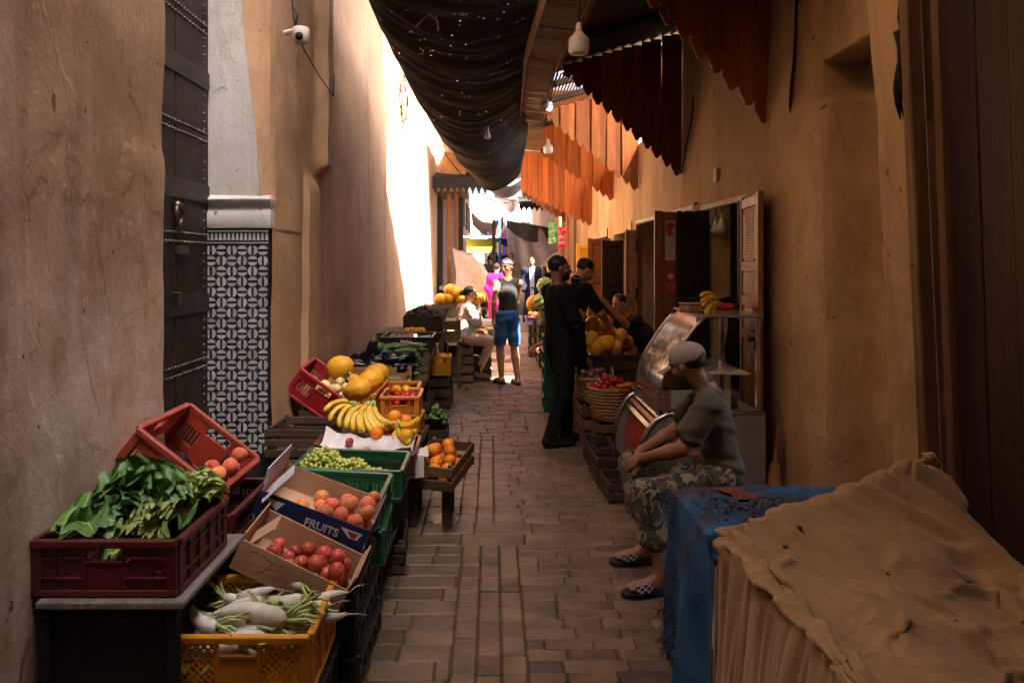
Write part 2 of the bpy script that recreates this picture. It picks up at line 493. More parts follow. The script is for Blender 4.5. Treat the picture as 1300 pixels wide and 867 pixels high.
# ------------------------------------------------------------ ground and paving
MT['dirt'] = M('dusty mortar bed', (0.10,0.065,0.040), (0.06,0.040,0.025), scale=3, rough=0.95, bump=0.6, bscale=30, bdist=0.01, orand=0)
MT['brick'] = M('paving brick', (0.20,0.128,0.074), (0.115,0.072,0.042), scale=5, rough=0.48, bump=0.5, bscale=45, bdist=0.004, orand=0.13, hrand=0.006,
                dirt=(0.05,0.032,0.020), dscale=1.6, dlo=0.46, dhi=0.66, spec=0.4)
ground = MB().grid(lambda u, v: (-60+120*u, -40+160*v, -0.009), 24, 32).build('ground', MT['dirt'])
tag(ground, kind='structure')
random.seed(4)
cells = []     # (x0,x1,y0,y1)
def fill_row(x0, x1, y0, y1, lmin, lmax):
    x = x0 - random.uniform(0, lmin)
    while x < x1 - 0.02:
        L = random.uniform(lmin, lmax)
        a, b = max(x, x0), min(x + L, x1)
        if b - a > 0.03: cells.append((a, b, y0, y1))
        x += L
def squares(x0, n, w, y0, y1, d):
    m = int(round((y1-y0)/d)); d = (y1-y0)/m
    for j in range(m):
        for i in range(n):
            cells.append((x0+i*w, x0+(i+1)*w, y0+j*d, y0+(j+1)*d))
def rows(x0, x1, y0, y1, d, lmin, lmax):
    m = max(1, int(round((y1-y0)/d))); d = (y1-y0)/m
    for j in range(m): fill_row(x0, x1, y0+j*d, y0+(j+1)*d, lmin, lmax)
squares(-0.172, 3, 0.106, 2.5, 4.55, 0.158)
rows(0.146, 2.3, 2.5, 4.55, 0.094, 0.17, 0.31)
rows(-1.5, -0.172, 2.5, 4.55, 0.15, 0.22, 0.34)
rows(-1.5, 2.15, 4.55, 4.95, 0.2, 0.3, 0.55)
squares(-0.44, 4, 0.112, 4.95, 7.4, 0.16)
rows(0.008, 2.15, 4.95, 7.4, 0.096, 0.18, 0.36)
rows(-1.5, -0.44, 4.95, 7.4, 0.15, 0.2, 0.32)
rows(-1.5, 0.35, 7.4, 8.4, 0.14, 0.16, 0.3)
rows(0.35, 0.75, 7.4, 8.4, 0.33, 0.4, 0.41)
rows(0.75, 2.15, 7.4, 8.4, 0.14, 0.16, 0.3)
rows(-1.5, 2.15, 8.4, 24.0, 0.15, 0.16, 0.34)
def in_view(c):
    x, y = (c[0]+c[1])/2, (c[2]+c[3])/2
    return -0.72 < x < 1.0 and y > 2.95
near = sorted([c for c in cells if in_view(c)], key=lambda c: c[2])[:296]
nearset = set(near)
brick_cache = {}
def brick_mesh(dx, dy):
    k = (round(dx, 2), round(dy, 2))
    if k not in brick_cache:
        brick_cache[k] = MB().box((0,0,-0.02), (max(0.02, k[0]), max(0.02, k[1]), 0.04), ch=0.006).mesh('paving_brick', MT['brick'])
    return brick_cache[k]
rest = MB()
for c in cells:
    x, y = (c[0]+c[1])/2, (c[2]+c[3])/2
    z = random.gauss(0, 0.0016) + 0.006*rnoise((x, y, 0), 1.3)
    rx, ry = random.gauss(0, 0.007), random.gauss(0, 0.006)
    g = 0.004 + random.uniform(0, 0.004)
    if c in nearset:
        b = obj_from('paving_brick', brick_mesh(c[1]-c[0]-g, c[3]-c[2]-g), ground)
        b.location = (x, y, z); b.rotation_euler = (rx, ry, random.gauss(0, 0.008))
    else:
        rest.box((x, y, z-0.02), (c[1]-c[0]-g, c[3]-c[2]-g, 0.04), Euler((rx, ry, 0)).to_matrix(), ch=0.005)
tag(rest.build('paving_bricks', MT['brick'], ground), kind='stuff')

# ------------------------------------------------------------ plaster walls
def wall_sheet(name, path, z0, z1, mat, parent, step=0.07, amp=0.010, seed=0.0, off=None, smooth_it=2):
    P = [Vector((p[0], p[1], 0)) for p in path]
    pts = []
    for a, b in zip(P[:-1], P[1:]):
        n = max(1, int((b-a).length/step))
        for i in range(n): pts.append(a.lerp(b, i/n))
    pts.append(P[-1])
    for _ in range(smooth_it):
        q = [pts[0]]
        for i in range(1, len(pts)-1): q.append((pts[i-1]+pts[i]*2+pts[i+1])/4)
        q.append(pts[-1]); pts = q
    nz = max(1, int((z1-z0)/step))
    vs = []; fs = []
    n = len(pts)
    for j in range(nz+1):
        z = z0 + (z1-z0)*j/nz
        for i, p in enumerate(pts):
            t = pts[min(i+1, n-1)] - pts[max(i-1, 0)]
            nn = Vector((t.y, -t.x, 0)).normalized()
            q = Vector((p.x, p.y, z))
            d = amp*(rnoise(q, 1.1, seed)*1.6 + rnoise(q, 3.1, seed)*0.7 + rnoise(q, 8.0, seed)*0.25)
            q = q + nn*d
            if off: q = q + off(Vector((p.x, p.y, z)))
            vs.append(q)
    for j in range(nz):
        for i in range(n-1):
            a = j*n+i
            fs.append((a, a+1, a+n+1, a+n))
    return MB().add(vs, fs).build(name, mat, parent, smooth=35)

def sstep(a, b, x):
    t = min(1, max(0, (x-a)/(b-a))); return t*t*(3-2*t)

# ---- left building
LB = empty('plaster_building', Vector((-1.9, 8, 0)))
tag(LB, 'tall ochre plastered building along the left of the alley with the dark studded doorway', 'building')
LB_inv = Matrix.Translation((1.9, -8, 0))
def lb(o):
    o.matrix_parent_inverse = LB_inv; return o
def off_near(p):
    d = 0.0
    y = p.y + 0.02*rnoise((0, 0, p.z), 2.0)
    if 3.17 < y: d += 0.016*(1 - sstep(2.12, 2.2, p.z))
    d += 0.022*(1 - sstep(2.40, 2.46, y + 0.05*rnoise((0, 1, p.z), 1.2)))       # older thicker coat near us
    top = sstep(2.0, 3.6, p.z)
    return Vector((d, 0.05*top if p.y > 3.3 else 0, 0))
lb(wall_sheet('plaster_wall', [(-1.5,-9), (-1.5,1.2)], 0, 8.0, MT['plaster_l'], LB, step=0.2))
lb(wall_sheet('plaster_wall', [(-1.5,1.2), (-1.5,3.55), (-2.0,3.60)], 0, 8.0, MT['plaster_l'], LB, step=0.05, amp=0.012, off=off_near))
# whitewashed door jamb, chamfered above its moulding
def off_jamb(p):
    return Vector((0, 0, 0))
lb(wall_sheet('door_jamb', [(-2.0,5.215), (-1.515,5.215)], 0, 1.905, MT['plaster_w'], LB, step=0.05, amp=0.004))
def off_up(p):
    t = sstep(2.1, 3.6, p.z)
    if p.x < -1.9: return Vector((-0.05*t, 0, 0))
    return Vector((-0.13*t*sstep(-1.9, -1.7, p.x), 0, 0))
lb(wall_sheet('door_jamb', [(-2.0,5.22), (-1.56,5.20)], 2.11, 7.0, MT['plaster_w'], LB, step=0.05, amp=0.008, off=off_up))
def off_edge(p):
    t = sstep(2.1, 3.6, p.z)
    return Vector((-0.12*t if (p.y < 5.24 and p.x < -1.52) else 0, 0, 0))
lb(wall_sheet('plaster_wall', [(-1.575,5.195), (-1.50,5.24), (-1.49,5.8), (-1.5,6.3)], 1.9, 7.0, MT['plaster_far'], LB, step=0.05, amp=0.014, off=off_edge, smooth_it=1))
# moulded capital over the tile panel
cap = MB()
prof = [(0.0,1.90),(0.030,1.905),(0.034,1.915),(0.036,1.99),(0.028,2.015),(0.010,2.035),(0.010,2.045),(0.050,2.085),(0.052,2.10),(0.044,2.108),(0.0,2.13)]
vsz = []
for (d, z) in prof:
    vsz += [(-2.0, 5.215-d, z), (-1.505+d*0.25, 5.215-d, z), (-1.505+d*0.25, 5.40, z)]
fs = []
for i in range(len(prof)-1):
    for k in range(2):
        a = i*3+k; fs.append((a, a+1, a+4, a+3))
lb(cap.add(vsz, fs).build('capital', MT['plaster_w'], LB, smooth=40))
# zellige panel
TP_OX, TP_W = -1.945, 0.43
blackglaze = M('black glazed tile', (0.018,0.018,0.02), (0.03,0.028,0.03), rough=0.3, bump=0.15, orand=0)
whiteglaze = M('white glazed tile', (0.40,0.40,0.41), (0.28,0.28,0.28), rough=0.35, bump=0.15, orand=0.14, dirt=(0.26,0.22,0.18))
tp = lb(MB().box((-1.73, 5.207, 0.95), (0.44, 0.02, 1.90), ch=0.003).build('tile_panel', blackglaze, LB))
cw = 0.0705; ncol, nrow = 6, 24
def dseg():
    r = cw*0.47; hb = cw*0.13
    a0 = math.acos(hb/r)
    pts = [(r*math.cos(-a0 + 2*a0*i/6), r*math.sin(-a0 + 2*a0*i/6)) for i in range(7)]
    return MB().prism(pts, 0.006).mesh('tile', whiteglaze)
dmesh = dseg()
tri_m = MB().prism([(-0.010,-0.022),(0.010,-0.022),(0.004,0.024),(-0.004,0.024)], 0.006).mesh('tile', whiteglaze)
bar_m = MB().box((0,0,0.003), (0.43,0.008,0.006), ch=0.001).mesh('tile', whiteglaze)
FACE = Matrix(((1,0,0,0),(0,0,-1,0),(0,1,0,0),(0,0,0,1)))      # local z -> -y (towards the camera)
for r in range(nrow):
    for c in range(ncol):
        x = TP_OX + (c+0.5)*cw + 0.006; z = 1.79 - (r+0.5)*cw
        if z < 0.35: continue
        horiz = (r + c) % 2
        for sgn in (0, 1):
            ang = sgn*PI + (PI/2 if horiz else 0)
            o = obj_from('tile', dmesh, tp)
            o.matrix_basis = Matrix.Translation((x + random.gauss(0, 0.0006), 5.197, z)) @ FACE @ Matrix.Rotation(ang + random.gauss(0, 0.02), 4, 'Z')
for c in range(15):
    o = obj_from('tile', tri_m, tp)
    o.matrix_basis = Matrix.Translation((-1.925 + c*0.0285, 5.197, 1.845)) @ FACE
for z in (1.805, 1.885):
    o = obj_from('tile', bar_m, tp)
    o.matrix_basis = Matrix.Translation((-1.73, 5.197, z)) @ FACE
# far stretch of the left wall, with the chased pilaster
def off_far(p):
    d = 0.0
    z = p.z
    if p.y < 9:
        d += 0.10*sstep(6.42, 6.50, p.y)*(1-sstep(6.72, 6.78, p.y))*sstep(2.40, 2.5, z)
        d += 0.045*sstep(6.05, 6.1, p.y)*(1-sstep(6.45, 6.5, p.y))*(1-sstep(2.28, 2.38, z))
    return Vector((d, 0, 0))
lb(wall_sheet('plaster_wall', [(-1.5,5.22), (-1.495,5.9)], 0, 1.9, MT['plaster_far'], LB, step=0.05, amp=0.012))
lb(wall_sheet('plaster_wall', [(-1.496,5.9), (-1.5,9.0)], 0, 7.0, MT['plaster_far'], LB, step=0.05, amp=0.014, off=off_far))
lb(wall_sheet('plaster_wall', [(-1.5,9.0), (-1.5,20.9)], 0, 6.0, MT['plaster_far'], LB, step=0.14, amp=0.014))
# studded door
dr = MB()
yb = [3.3, 3.75, 4.2, 4.66, 5.21]
for a, b in zip(yb[:-1], yb[1:]):
    dr.box((-1.95, (a+b)/2, 2.3), (0.05, b-a-0.006, 4.6), ch=0.006)
door = lb(dr.build('door', MT['wood_dark'], LB))
st = MB()
def stud(y, z, r=0.012): st.ell((-1.923, y, z), (0.012, r, r), nu=7, nv=4)
for z0 in (0.35, 0.62, 0.98, 1.38, 1.80, 2.10, 2.48, 2.86, 3.2):
    for dz in (0, 0.055):
        y = 4.3
        while y < 5.19: stud(y, z0+dz); y += 0.045
for i in range(60): stud(5.12, 0.3+0.055*i*1.0, 0.010)
so = st.build('studs', MT['stud'], door, smooth=True); tag(so, kind='stuff')
for z in (0.62, 1.38, 2.1, 2.86): MB().box((-1.918, 4.7, z+0.027), (0.008, 1.0, 0.12), ch=0.002).build('hinge_strap', MT['iron'], door)
pass
kn = MB()
kn.tube([Vector((-1.90, 4.66+0.045*math.cos(a), 1.96+0.06*math.sin(a))) for a in [2*PI*i/16 for i in range(16)]], 0.011, 7, closed=True)
kn.ell((-1.91, 4.66, 2.02), (0.03, 0.03, 0.03))
MB().box((-1.91, 4.72, 1.75), (0.03, 0.16, 0.05)).build('bolt', MT['stud'], door); MB().box((-1.90, 4.62, 1.45), (0.05, 0.05, 0.09)).build('lock', MT['stud'], door)
q = kn.build('knocker', MT['stud'], door, smooth=40)

# ---- right building
RB = empty('shop_building', Vector((2.6, 9, 0)))
tag(RB, 'sand plastered building along the right of the alley with small shuttered shop openings', 'building')
RB_inv = Matrix.Translation((-2.6, -9, 0))
def rb(o):
    o.matrix_parent_inverse = RB_inv; return o
RX = 2.15
def off_pil(p):
    if p.y < 4.2: return Vector((0.10 - 0.058*(p.z-0.2), 0, 0))
    return Vector((0, 0, 0))
def off_pier(p):
    # bulging worn pilaster; above a broken ledge its near face sits further back
    d = Vector((0.02*math.sin(p.z*1.7), 0, 0))
    if p.y < 5.3 and p.z > 2.72:
        t = sstep(2.72 + 0.05*rnoise((p.x, 0, 0), 6), 2.80, p.z)
        d.y += 0.20*t
        if p.x < 2.2: d.x += 0.05*t
    return d
rb(wall_sheet('plaster_wall', [(2.15,6.5), (2.13,5.8), (2.10,5.3), (2.10,4.9), (2.5,4.9), (2.5,4.3)], 0, 9.0, MT['plaster_r'], RB, step=0.055, amp=0.016, seed=2, off=off_pier))
rb(wall_sheet('plaster_wall', [(2.5,4.0), (1.98,3.98), (1.98,3.62), (2.4,3.60)], 0, 9.0, MT['plaster_r'], RB, step=0.055, amp=0.012, seed=5, off=off_pil))
rb(wall_sheet('plaster_wall', [(2.2,1.7), (2.2,-9)], 0, 9.0, MT['plaster_r'], RB, step=0.25, amp=0.012, seed=5))
OPEN = [(6.5,7.9,2.2), (8.15,11.4,2.28), (11.9,13.8,2.15), (14.4,16.6,2.15)]
rb(wall_sheet('plaster_wall', [(RX,21.0), (RX,8.8)], 2.30, 3.4, MT['plaster_r'], RB, step=0.1, amp=0.012, seed=2))
rb(wall_sheet('plaster_wall', [(RX,8.8), (RX,6.5)], 2.30, 4.45, MT['plaster_r'], RB, step=0.1, amp=0.012, seed=2))
prev = 21.0
for (a, b, zt) in OPEN[::-1]:
    rb(wall_sheet('plaster_wall', [(RX+0.3,prev) if prev < 21 else (RX,prev), (RX,prev), (RX,b), (RX+0.3,b)], 0, 2.31, MT['plaster_r'], RB, step=0.1, amp=0.010, seed=2, smooth_it=1))
    prev = a
for (a, b, zt) in OPEN:
    if zt < 2.30:
        rb(wall_sheet('plaster_wall', [(RX,b), (RX,a)], zt, 2.31, MT['plaster_r'], RB, step=0.06, amp=0.010, seed=2))
# mass of the building behind its face (roof, rear) keeps the sky out of the shops; tall blocks are added against the sun
mass = MB()
mass.box((5.0, 15.0, 2.95), (5.0, 12.4, 0.9), ch=0.01)
mass.box((5.0, 6.5, 2.76), (5.0, 4.1, 0.46), ch=0.01)
mass.box((4.3, -2.0, 6.05), (4.0, 11.0, 12.1), ch=0.01)  # unseen, raised to keep direct sun off the jamb and near walls
mass.box((2.52, 5.2, 7.55), (0.64, 3.2, 9.1), ch=0.01)  # thin unseen block, sized so its edge shades the left wall
mass.box((2.35, 2.55, 8.0), (0.4, 2.3, 8.2), ch=0.01)  # unseen block over the door, closing a gap where sun leaked in
rb(mass.build('upper_storey', MT['plaster_r'], RB))
lm = MB()
lm.box((-5.6, -1.0, 4.0), (7.2, 9.0, 8.0), ch=0.01); lm.box((-5.2, 14.0, 3.0), (7.0, 16.0, 6.0), ch=0.01)
lm.box((-5.0, 4.5, 5.8), (5.9, 2.4, 2.6), ch=0.01); lm.box((-5.2, 4.5, 2.3), (6.4, 2.4, 4.5), ch=0.01)
lb(lm.build('upper_storey', MT['plaster_far'], LB))
# dark plank door in its leaning frame
fr = MB()
fr.bar((2.06, 3.555, 0.0), (1.90, 3.555, 3.6), 0.075, 0.07, up=(0,1,0), ch=0.008)
fr.bar((2.11, 3.45, 0.0), (1.98, 3.45, 3.6), 0.06, 0.05, up=(0,1,0), ch=0.008)
rb(fr.build('door_frame', MT['wood_frame'], RB))
y = 3.42; k = 0
while y > 1.3:
    w = 0.17 + 0.05*random.random()
    o = MB().box((0,0,2.0), (0.04, w-0.006, 4.0), ch=0.005).build('door_plank', MT['wood_plank'], RB)
    o.matrix_parent_inverse = RB_inv
    o.location = (2.13 + random.uniform(-0.006, 0.006), y - w/2, 0.0); o.rotation_euler = (0, -0.035, 0)
    y -= w
for z, l_ in ((1.02,0.05),(1.27,0.03),(1.66,0.045)): rb(MB().tube([(2.02-0.058*(z-0.2)+0.02, 3.56, z), (2.02-l_-0.058*(z-0.2)+0.01, 3.50, z+0.012-0.3*l_)], 0.003, 5).build('nail', MT['iron'], RB))
# torn rag caught at the head of the frame
rg = MB()
for i in range(9):
    x0 = 1.94 + random.uniform(-0.02, 0.03); y0 = 3.62 + random.uniform(-0.05, 0.05); z0 = 2.95 - random.uniform(0, 0.2)
    pts = [(x0 + 0.015*math.sin(j*1.3+i), y0 + 0.01*math.cos(j+i), z0 - 0.07*j) for j in range(7)]
    rg.tube(pts, [0.012*random.uniform(0.5,1.4)]*6 + [0.003], 5)
tag(rg.build('torn_rag', MT['black'], None, smooth=True), 'dark shreds of cloth hanging at the top of the plank door frame', 'rag')

# ------------------------------------------------------------ canopy with plank cheeks
AW = empty('wooden_canopy', Vector((2.0, 9, 3.4)))
tag(AW, 'dark timber canopy along the right wall with scalloped plank cheeks', 'canopy')
AW_inv = Matrix.Translation((-2.0, -9, -3.4))
def aw(o):
    o.matrix_parent_inverse = AW_inv; return o
def roof_z(x): return 3.78 + 0.28*(x-0.4)
rm = MB()
for i in range(8):
    a = 4.3 + i*0.59; b = a + 0.582
    rm.box((1.27, (a+b)/2, roof_z(1.27)+0.03), (1.86, b-a, 0.03), Euler((0, -math.atan(0.28), 0)).to_matrix(), ch=0.004)
aw(rm.build('roof_boards', MT['wood_plank'], AW))
for yc in (13.6, 16.6):
    rm = MB(); rm.box((1.8, yc-0.81, 4.34), (2.2, 1.6, 0.03), ch=0.004)  # roof piece added to keep direct sun off the orange planks
    aw(rm.build('roof_boards', MT['wood_plank'], AW))
slm = MB(); x = 0.46  # laths added to thin the sun reaching the aisle and figures
while x < 2.75:
    slm.box((x, 10.85, roof_z(x)+0.02), (0.032, 3.5, 0.012), Euler((0, -math.atan(0.28), 0)).to_matrix(), ch=0.003); x += 0.045
so = aw(slm.build('roof_laths', MT['wood_soffit'], AW)); tag(so, kind='stuff')
for y in (5.0, 6.3, 7.6, 9.4, 10.4, 12.3):
    aw(MB().bar((0.45, y, roof_z(0.45)-0.03), (2.12, y, roof_z(2.12)-0.03), 0.06, 0.08).build('rafter', MT['wood_plank'], AW))
def sof_edge(y):      # left edge x, right edge x of the cane soffit
    t = [(4.3,0.50,0.80),(6.2,0.41,0.72),(7.7,0.35,0.64),(9.3,0.37,0.66),(10.8,0.41,0.70),(13.5,0.49,0.88),(14.4,0.52,0.92)]
    for (a, b) in zip(t[:-1], t[1:]):
        if y <= b[0]:
            u = (y-a[0])/(b[0]-a[0]); return a[1]+(b[1]-a[1])*u, a[2]+(b[2]-a[2])*u
    return t[-1][1], t[-1][2]
sm = MB(); y = 4.3
while y < 14.3:
    a, b = sof_edge(y)
    sm.box(((a+b)/2, y, 3.70 + random.uniform(-0.004, 0.004)), (b-a, 0.028, 0.014), Euler((0, 0.12, random.gauss(0, 0.01))).to_matrix(), ch=0.003)
    y += 0.034
so = aw(sm.build('slats', MT['wood_soffit'], AW)); tag(so, kind='stuff')
fm = MB(); fm2 = MB()
ys = [4.3+0.4*i for i in range(26)]
for ya, yb_ in zip(ys[:-1], ys[1:]):
    a0, b0 = sof_edge(ya); a1, b1 = sof_edge(yb_)
    fm.bar((a0-0.012, ya, 3.74), (a1-0.012, yb_, 3.74), 0.018, 0.16)
    fm2.bar((b0+0.012, ya, 3.68), (b1+0.012, yb_, 3.68), 0.02, 0.05)
aw(fm.build('fascia', MT['wood_soffit'], AW)); aw(fm2.build('fascia', MT['wood_soffit'], AW))
scal = MB()
y = 4.4
while y < 14.2:
    a0, b0 = sof_edge(y)
    scal.prism([(-0.035,0),(0.035,0),(0.035,-0.03),(0.015,-0.035),(0,-0.06),(-0.015,-0.035),(-0.035,-0.03)], 0.008, Matrix.Translation((b0+0.028, y, 3.66)) @ Matrix.Rotation(PI/2, 4, 'Z') @ Matrix.Rotation(PI/2, 4, 'X'))
    y += 0.075
so = aw(scal.build('scalloped_trim', MT['wood_val'], AW)); tag(so, kind='stuff')
def cheek(y, xl, zl, xr, zr, mat, w=0.112, ztop=None, lean=0.0):
    n = int(round((xr-xl)/w)); w = (xr-xl)/n
    for i in range(n):
        x = xl + (i+0.5)*w
        zb = zl + (zr-zl)*((i+0.5)/n)
        zt = (roof_z(x) if ztop is None else ztop)
        h = max(0.10, zt - zb)
        hw = w/2 + 0.004
        slope = (zr-zl)/n/w
        t = 0.042
        poly = [(-hw, h), (-hw, t+0.02-slope*hw*0.6), (-hw*0.45, t*0.8), (-hw*0.40, t*0.35), (-hw*0.1, 0), (hw*0.25, 0.0), (hw*0.5, t*0.4), (hw*0.6, t*0.8), (hw, t+slope*hw*0.3), (hw, h)]
        mb = MB().prism(poly, 0.02, Matrix.Rotation(PI/2, 4, 'X'))
        o = mb.build('canopy_plank', mat, AW)
        o.matrix_parent_inverse = AW_inv
        o.location = (x, y + (0.012 if i % 2 else -0.012) + random.uniform(-0.001, 0.001) + lean*(x-xl), zb)
        o.rotation_euler = (random.gauss(0, 0.006), random.gauss(0, 0.004), 0)
    b = aw(MB().bar((xl, y+0.03+0, max(zl, 3.5) if ztop is None else ztop-0.1), (xr, y+0.03+lean*(xr-xl), roof_z(xr)-0.12 if ztop is None else ztop-0.1), 0.04, 0.05).build('batten', MT['wood_plank'], AW))
cheek(5.90, 0.92, 3.93, 2.14, 2.68, MT['wood_val'], 0.122)
cheek(8.70, 0.80, 3.80, 2.14, 2.60, MT['wood_val'], 0.115)
cheek(11.3, 0.78, 3.78, 2.14, 2.68, MT['wood_val'], 0.115)
cheek(13.6, 0.86, 3.55, 2.14, 2.72, MT['wood_val_o'], 0.115, 4.3)
cheek(16.6, 0.62, 3.18, 2.14, 2.42, MT['wood_val_o'], 0.115, 4.1)
cheek(22.0, 0.85, 3.55, 2.14, 2.75, MT['wood_val'], 0.13, 4.1)

# ------------------------------------------------------------ shade net
def netmat():
    m, nt, b = nodes_of('black shade net')
    vec, _ = coords(nt, (1,1,1), rnd=False)
    f = noise_node(nt, vec, 5.0, 5, 0.7)
    v2, _ = coords(nt, (0.7, 11.0, 5.0), rnd=False)
    wvo = noise_node(nt, v2, 1.6, 6, 0.62, 0.35)
    colr = mix_node(nt, ramp_node(nt, f, 0.3, 0.7), (0.030,0.030,0.034), (0.060,0.056,0.052))
    colr = mix_node(nt, math_node(nt, 'MULTIPLY', ramp_node(nt, wvo, 0.44, 0.74), 0.55), colr, (0.10,0.093,0.084))
    nt.links.new(colr, b.inputs['Base Color'])
    b.inputs['Specular IOR Level'].default_value = 0.08
    b.inputs['Roughness'].default_value = 0.95
    fn = noise_node(nt, vec, 90.0, 3, 0.7)
    h = math_node(nt, 'ADD', wvo, math_node(nt, 'MULTIPLY', fn, 0.25))
    bump_node(nt, b, h, 0.35, 0.02)
    # pinholes where the weave has opened
    hole = math_node(nt, 'MULTIPLY', math_node(nt, 'GREATER_THAN', noise_node(nt, vec, 60.0, 2, 0.5), 0.735), math_node(nt, 'GREATER_THAN', noise_node(nt, v2, 0.9, 4, 0.6), 0.55))
    tr = N(nt, 'ShaderNodeBsdfTransparent')
    mx = N(nt, 'ShaderNodeMixShader')
    out = nt.nodes['Material Output']
    nt.links.new(hole, mx.inputs[0]); nt.links.new(b.outputs[0], mx.inputs[1]); nt.links.new(tr.outputs[0], mx.inputs[2])
    nt.links.new(mx.outputs[0], out.inputs['Surface'])
    return m
MT['net'] = netmat()
def lerp(a, b, t): return a + (b-a)*t
def track(tab, y):
    for (p, q) in zip(tab[:-1], tab[1:]):
        if y <= q[0]:
            t = max(0.0, (y-p[0])/(q[0]-p[0])); return tuple(p[i]+(q[i]-p[i])*t for i in range(1, len(p)))
    return tab[-1][1:]
NET_L = [(6.4,-1.2,4.22),(7.1,-1.18,4.16),(8.0,-1.16,4.10),(8.8,-1.11,4.01),(9.5,-1.06,3.92),(10.2,-0.98,3.80),(10.9,-0.83,3.62),(11.6,-0.60,3.38),(12.1,-0.42,3.16),(12.5,-0.22,2.96)]
NET_R = [(6.4,0.60,4.02),(9.0,0.55,3.96),(11.0,0.55,3.90),(11.8,0.52,3.50),(12.5,0.46,3.12)]
def net_fn(u, v):
    y = lerp(6.4, 12.5, v)
    xl, zl = track(NET_L, y); xr, zr = track(NET_R, y)
    zc = lerp(4.02, 2.86, v**1.25)
    x = lerp(xl, xr, u)
    s = 4*u*(1-u)
    z = lerp(zl, zr, u)
    z = z + (zc - (zl+zr)/2)*s**0.8
    y2 = y - 0.9*s*(1-v)*0.6                      # folds hang in curves from edge to edge
    fold = 0.045*math.sin(y2*7.5 + 1.0*u + 1.6*rnoise((x, y, 0), 0.8)) + 0.028*math.sin(y2*15.0 + 2.5*rnoise((x, y, 2), 1.0)) + 0.014*math.sin(y2*31.0 + 3*rnoise((x, y, 7), 1.3))
    z += fold*min(1, 3*s)*(0.7 + 0.6*rnoise((x*0.6, y*0.5, 5), 1.0)) + 0.03*rnoise((x, y, 0), 2.0)
    return (x, y, z)
net = MB().grid(net_fn, 48, 200).build('shade_net', MT['net'], None, smooth=True)
tag(net, 'black woven shade net sagging over the alley', 'shade net')
pale = M('pale sun sheet', (0.50,0.49,0.48), (0.40,0.39,0.38), rough=0.8, bump=0.3)
def tarp_fn(u, v):
    y = lerp(5.2, 6.55, v); x = lerp(-1.25, 0.5, u)
    return (x, y, 4.55 + 0.25*(1-v) - 0.16*4*u*(1-u) + 0.04*math.sin(x*7+y*3))
tag(MB().grid(tarp_fn, 24, 24).build('sun_sheet', pale, None, smooth=True), 'pale grey sheet stretched at the near end of the black net', 'sheet')
matm = M('shade matting', (0.26,0.18,0.10), (0.17,0.11,0.06), scale=30, rough=0.9, bump=0.6, bscale=80, stretch=(1,8,1))
o = MB().grid(lambda u, v: (lerp(0.35,2.2,u), lerp(0.85,5.4,v), 5.0+0.05*math.sin(3*u+9*v)), 10, 40).build('reed_mat', matm, None, True)  # out of view, added to cut overhead light on the near floor
tag(o, 'shade matting added above the viewer along the right wall to cut skylight', 'matting'); sd = o.modifiers.new('t', 'SOLIDIFY'); sd.thickness = 0.02
o = MB().grid(lambda u, v: (lerp(-1.6,2.3,u), lerp(-9.6,0.75,v), 5.1+0.05*math.sin(3*u+9*v)), 10, 40).build('reed_mat', matm, None, True)  # out of view, added to darken the sides that face the camera
tag(o, 'shade matting added behind the viewer to cut light from the rear', 'matting'); sd = o.modifiers.new('t', 'SOLIDIFY'); sd.thickness = 0.02
def tie(pts, r, name, label, mat):
    tag(MB().tube(pts, r, 6).build(name, mat, None, smooth=True), label, 'cord')
rope = M('pale rope', (0.55,0.47,0.36), rough=0.8)
mb = MB()
a = W(543,0,135); 
mb.tube([a+Vector((0.0,0,0.2)), a, a+Vector((0.02,0,-0.14)), a+Vector((0.09,0,-0.20)), a+Vector((0.10,0,-0.29))], 0.009, 6)
mb.tube([a+Vector((0.02,0,-0.13)), a+Vector((-0.06,0,-0.20)), a+Vector((-0.11,0,-0.26))], 0.008, 6)
mb.tube([a+Vector((-0.03,0,0.1)), a+Vector((-0.04,0,-0.02)), a+Vector((0.03,0,-0.15))], 0.008, 6)
mb.ell(a+Vector((0.02,0,-0.14)), (0.018,0.018,0.016))
tag(mb.build('rope_tie', rope, None, smooth=True), 'knotted pale rope dangling from the shade net', 'rope')
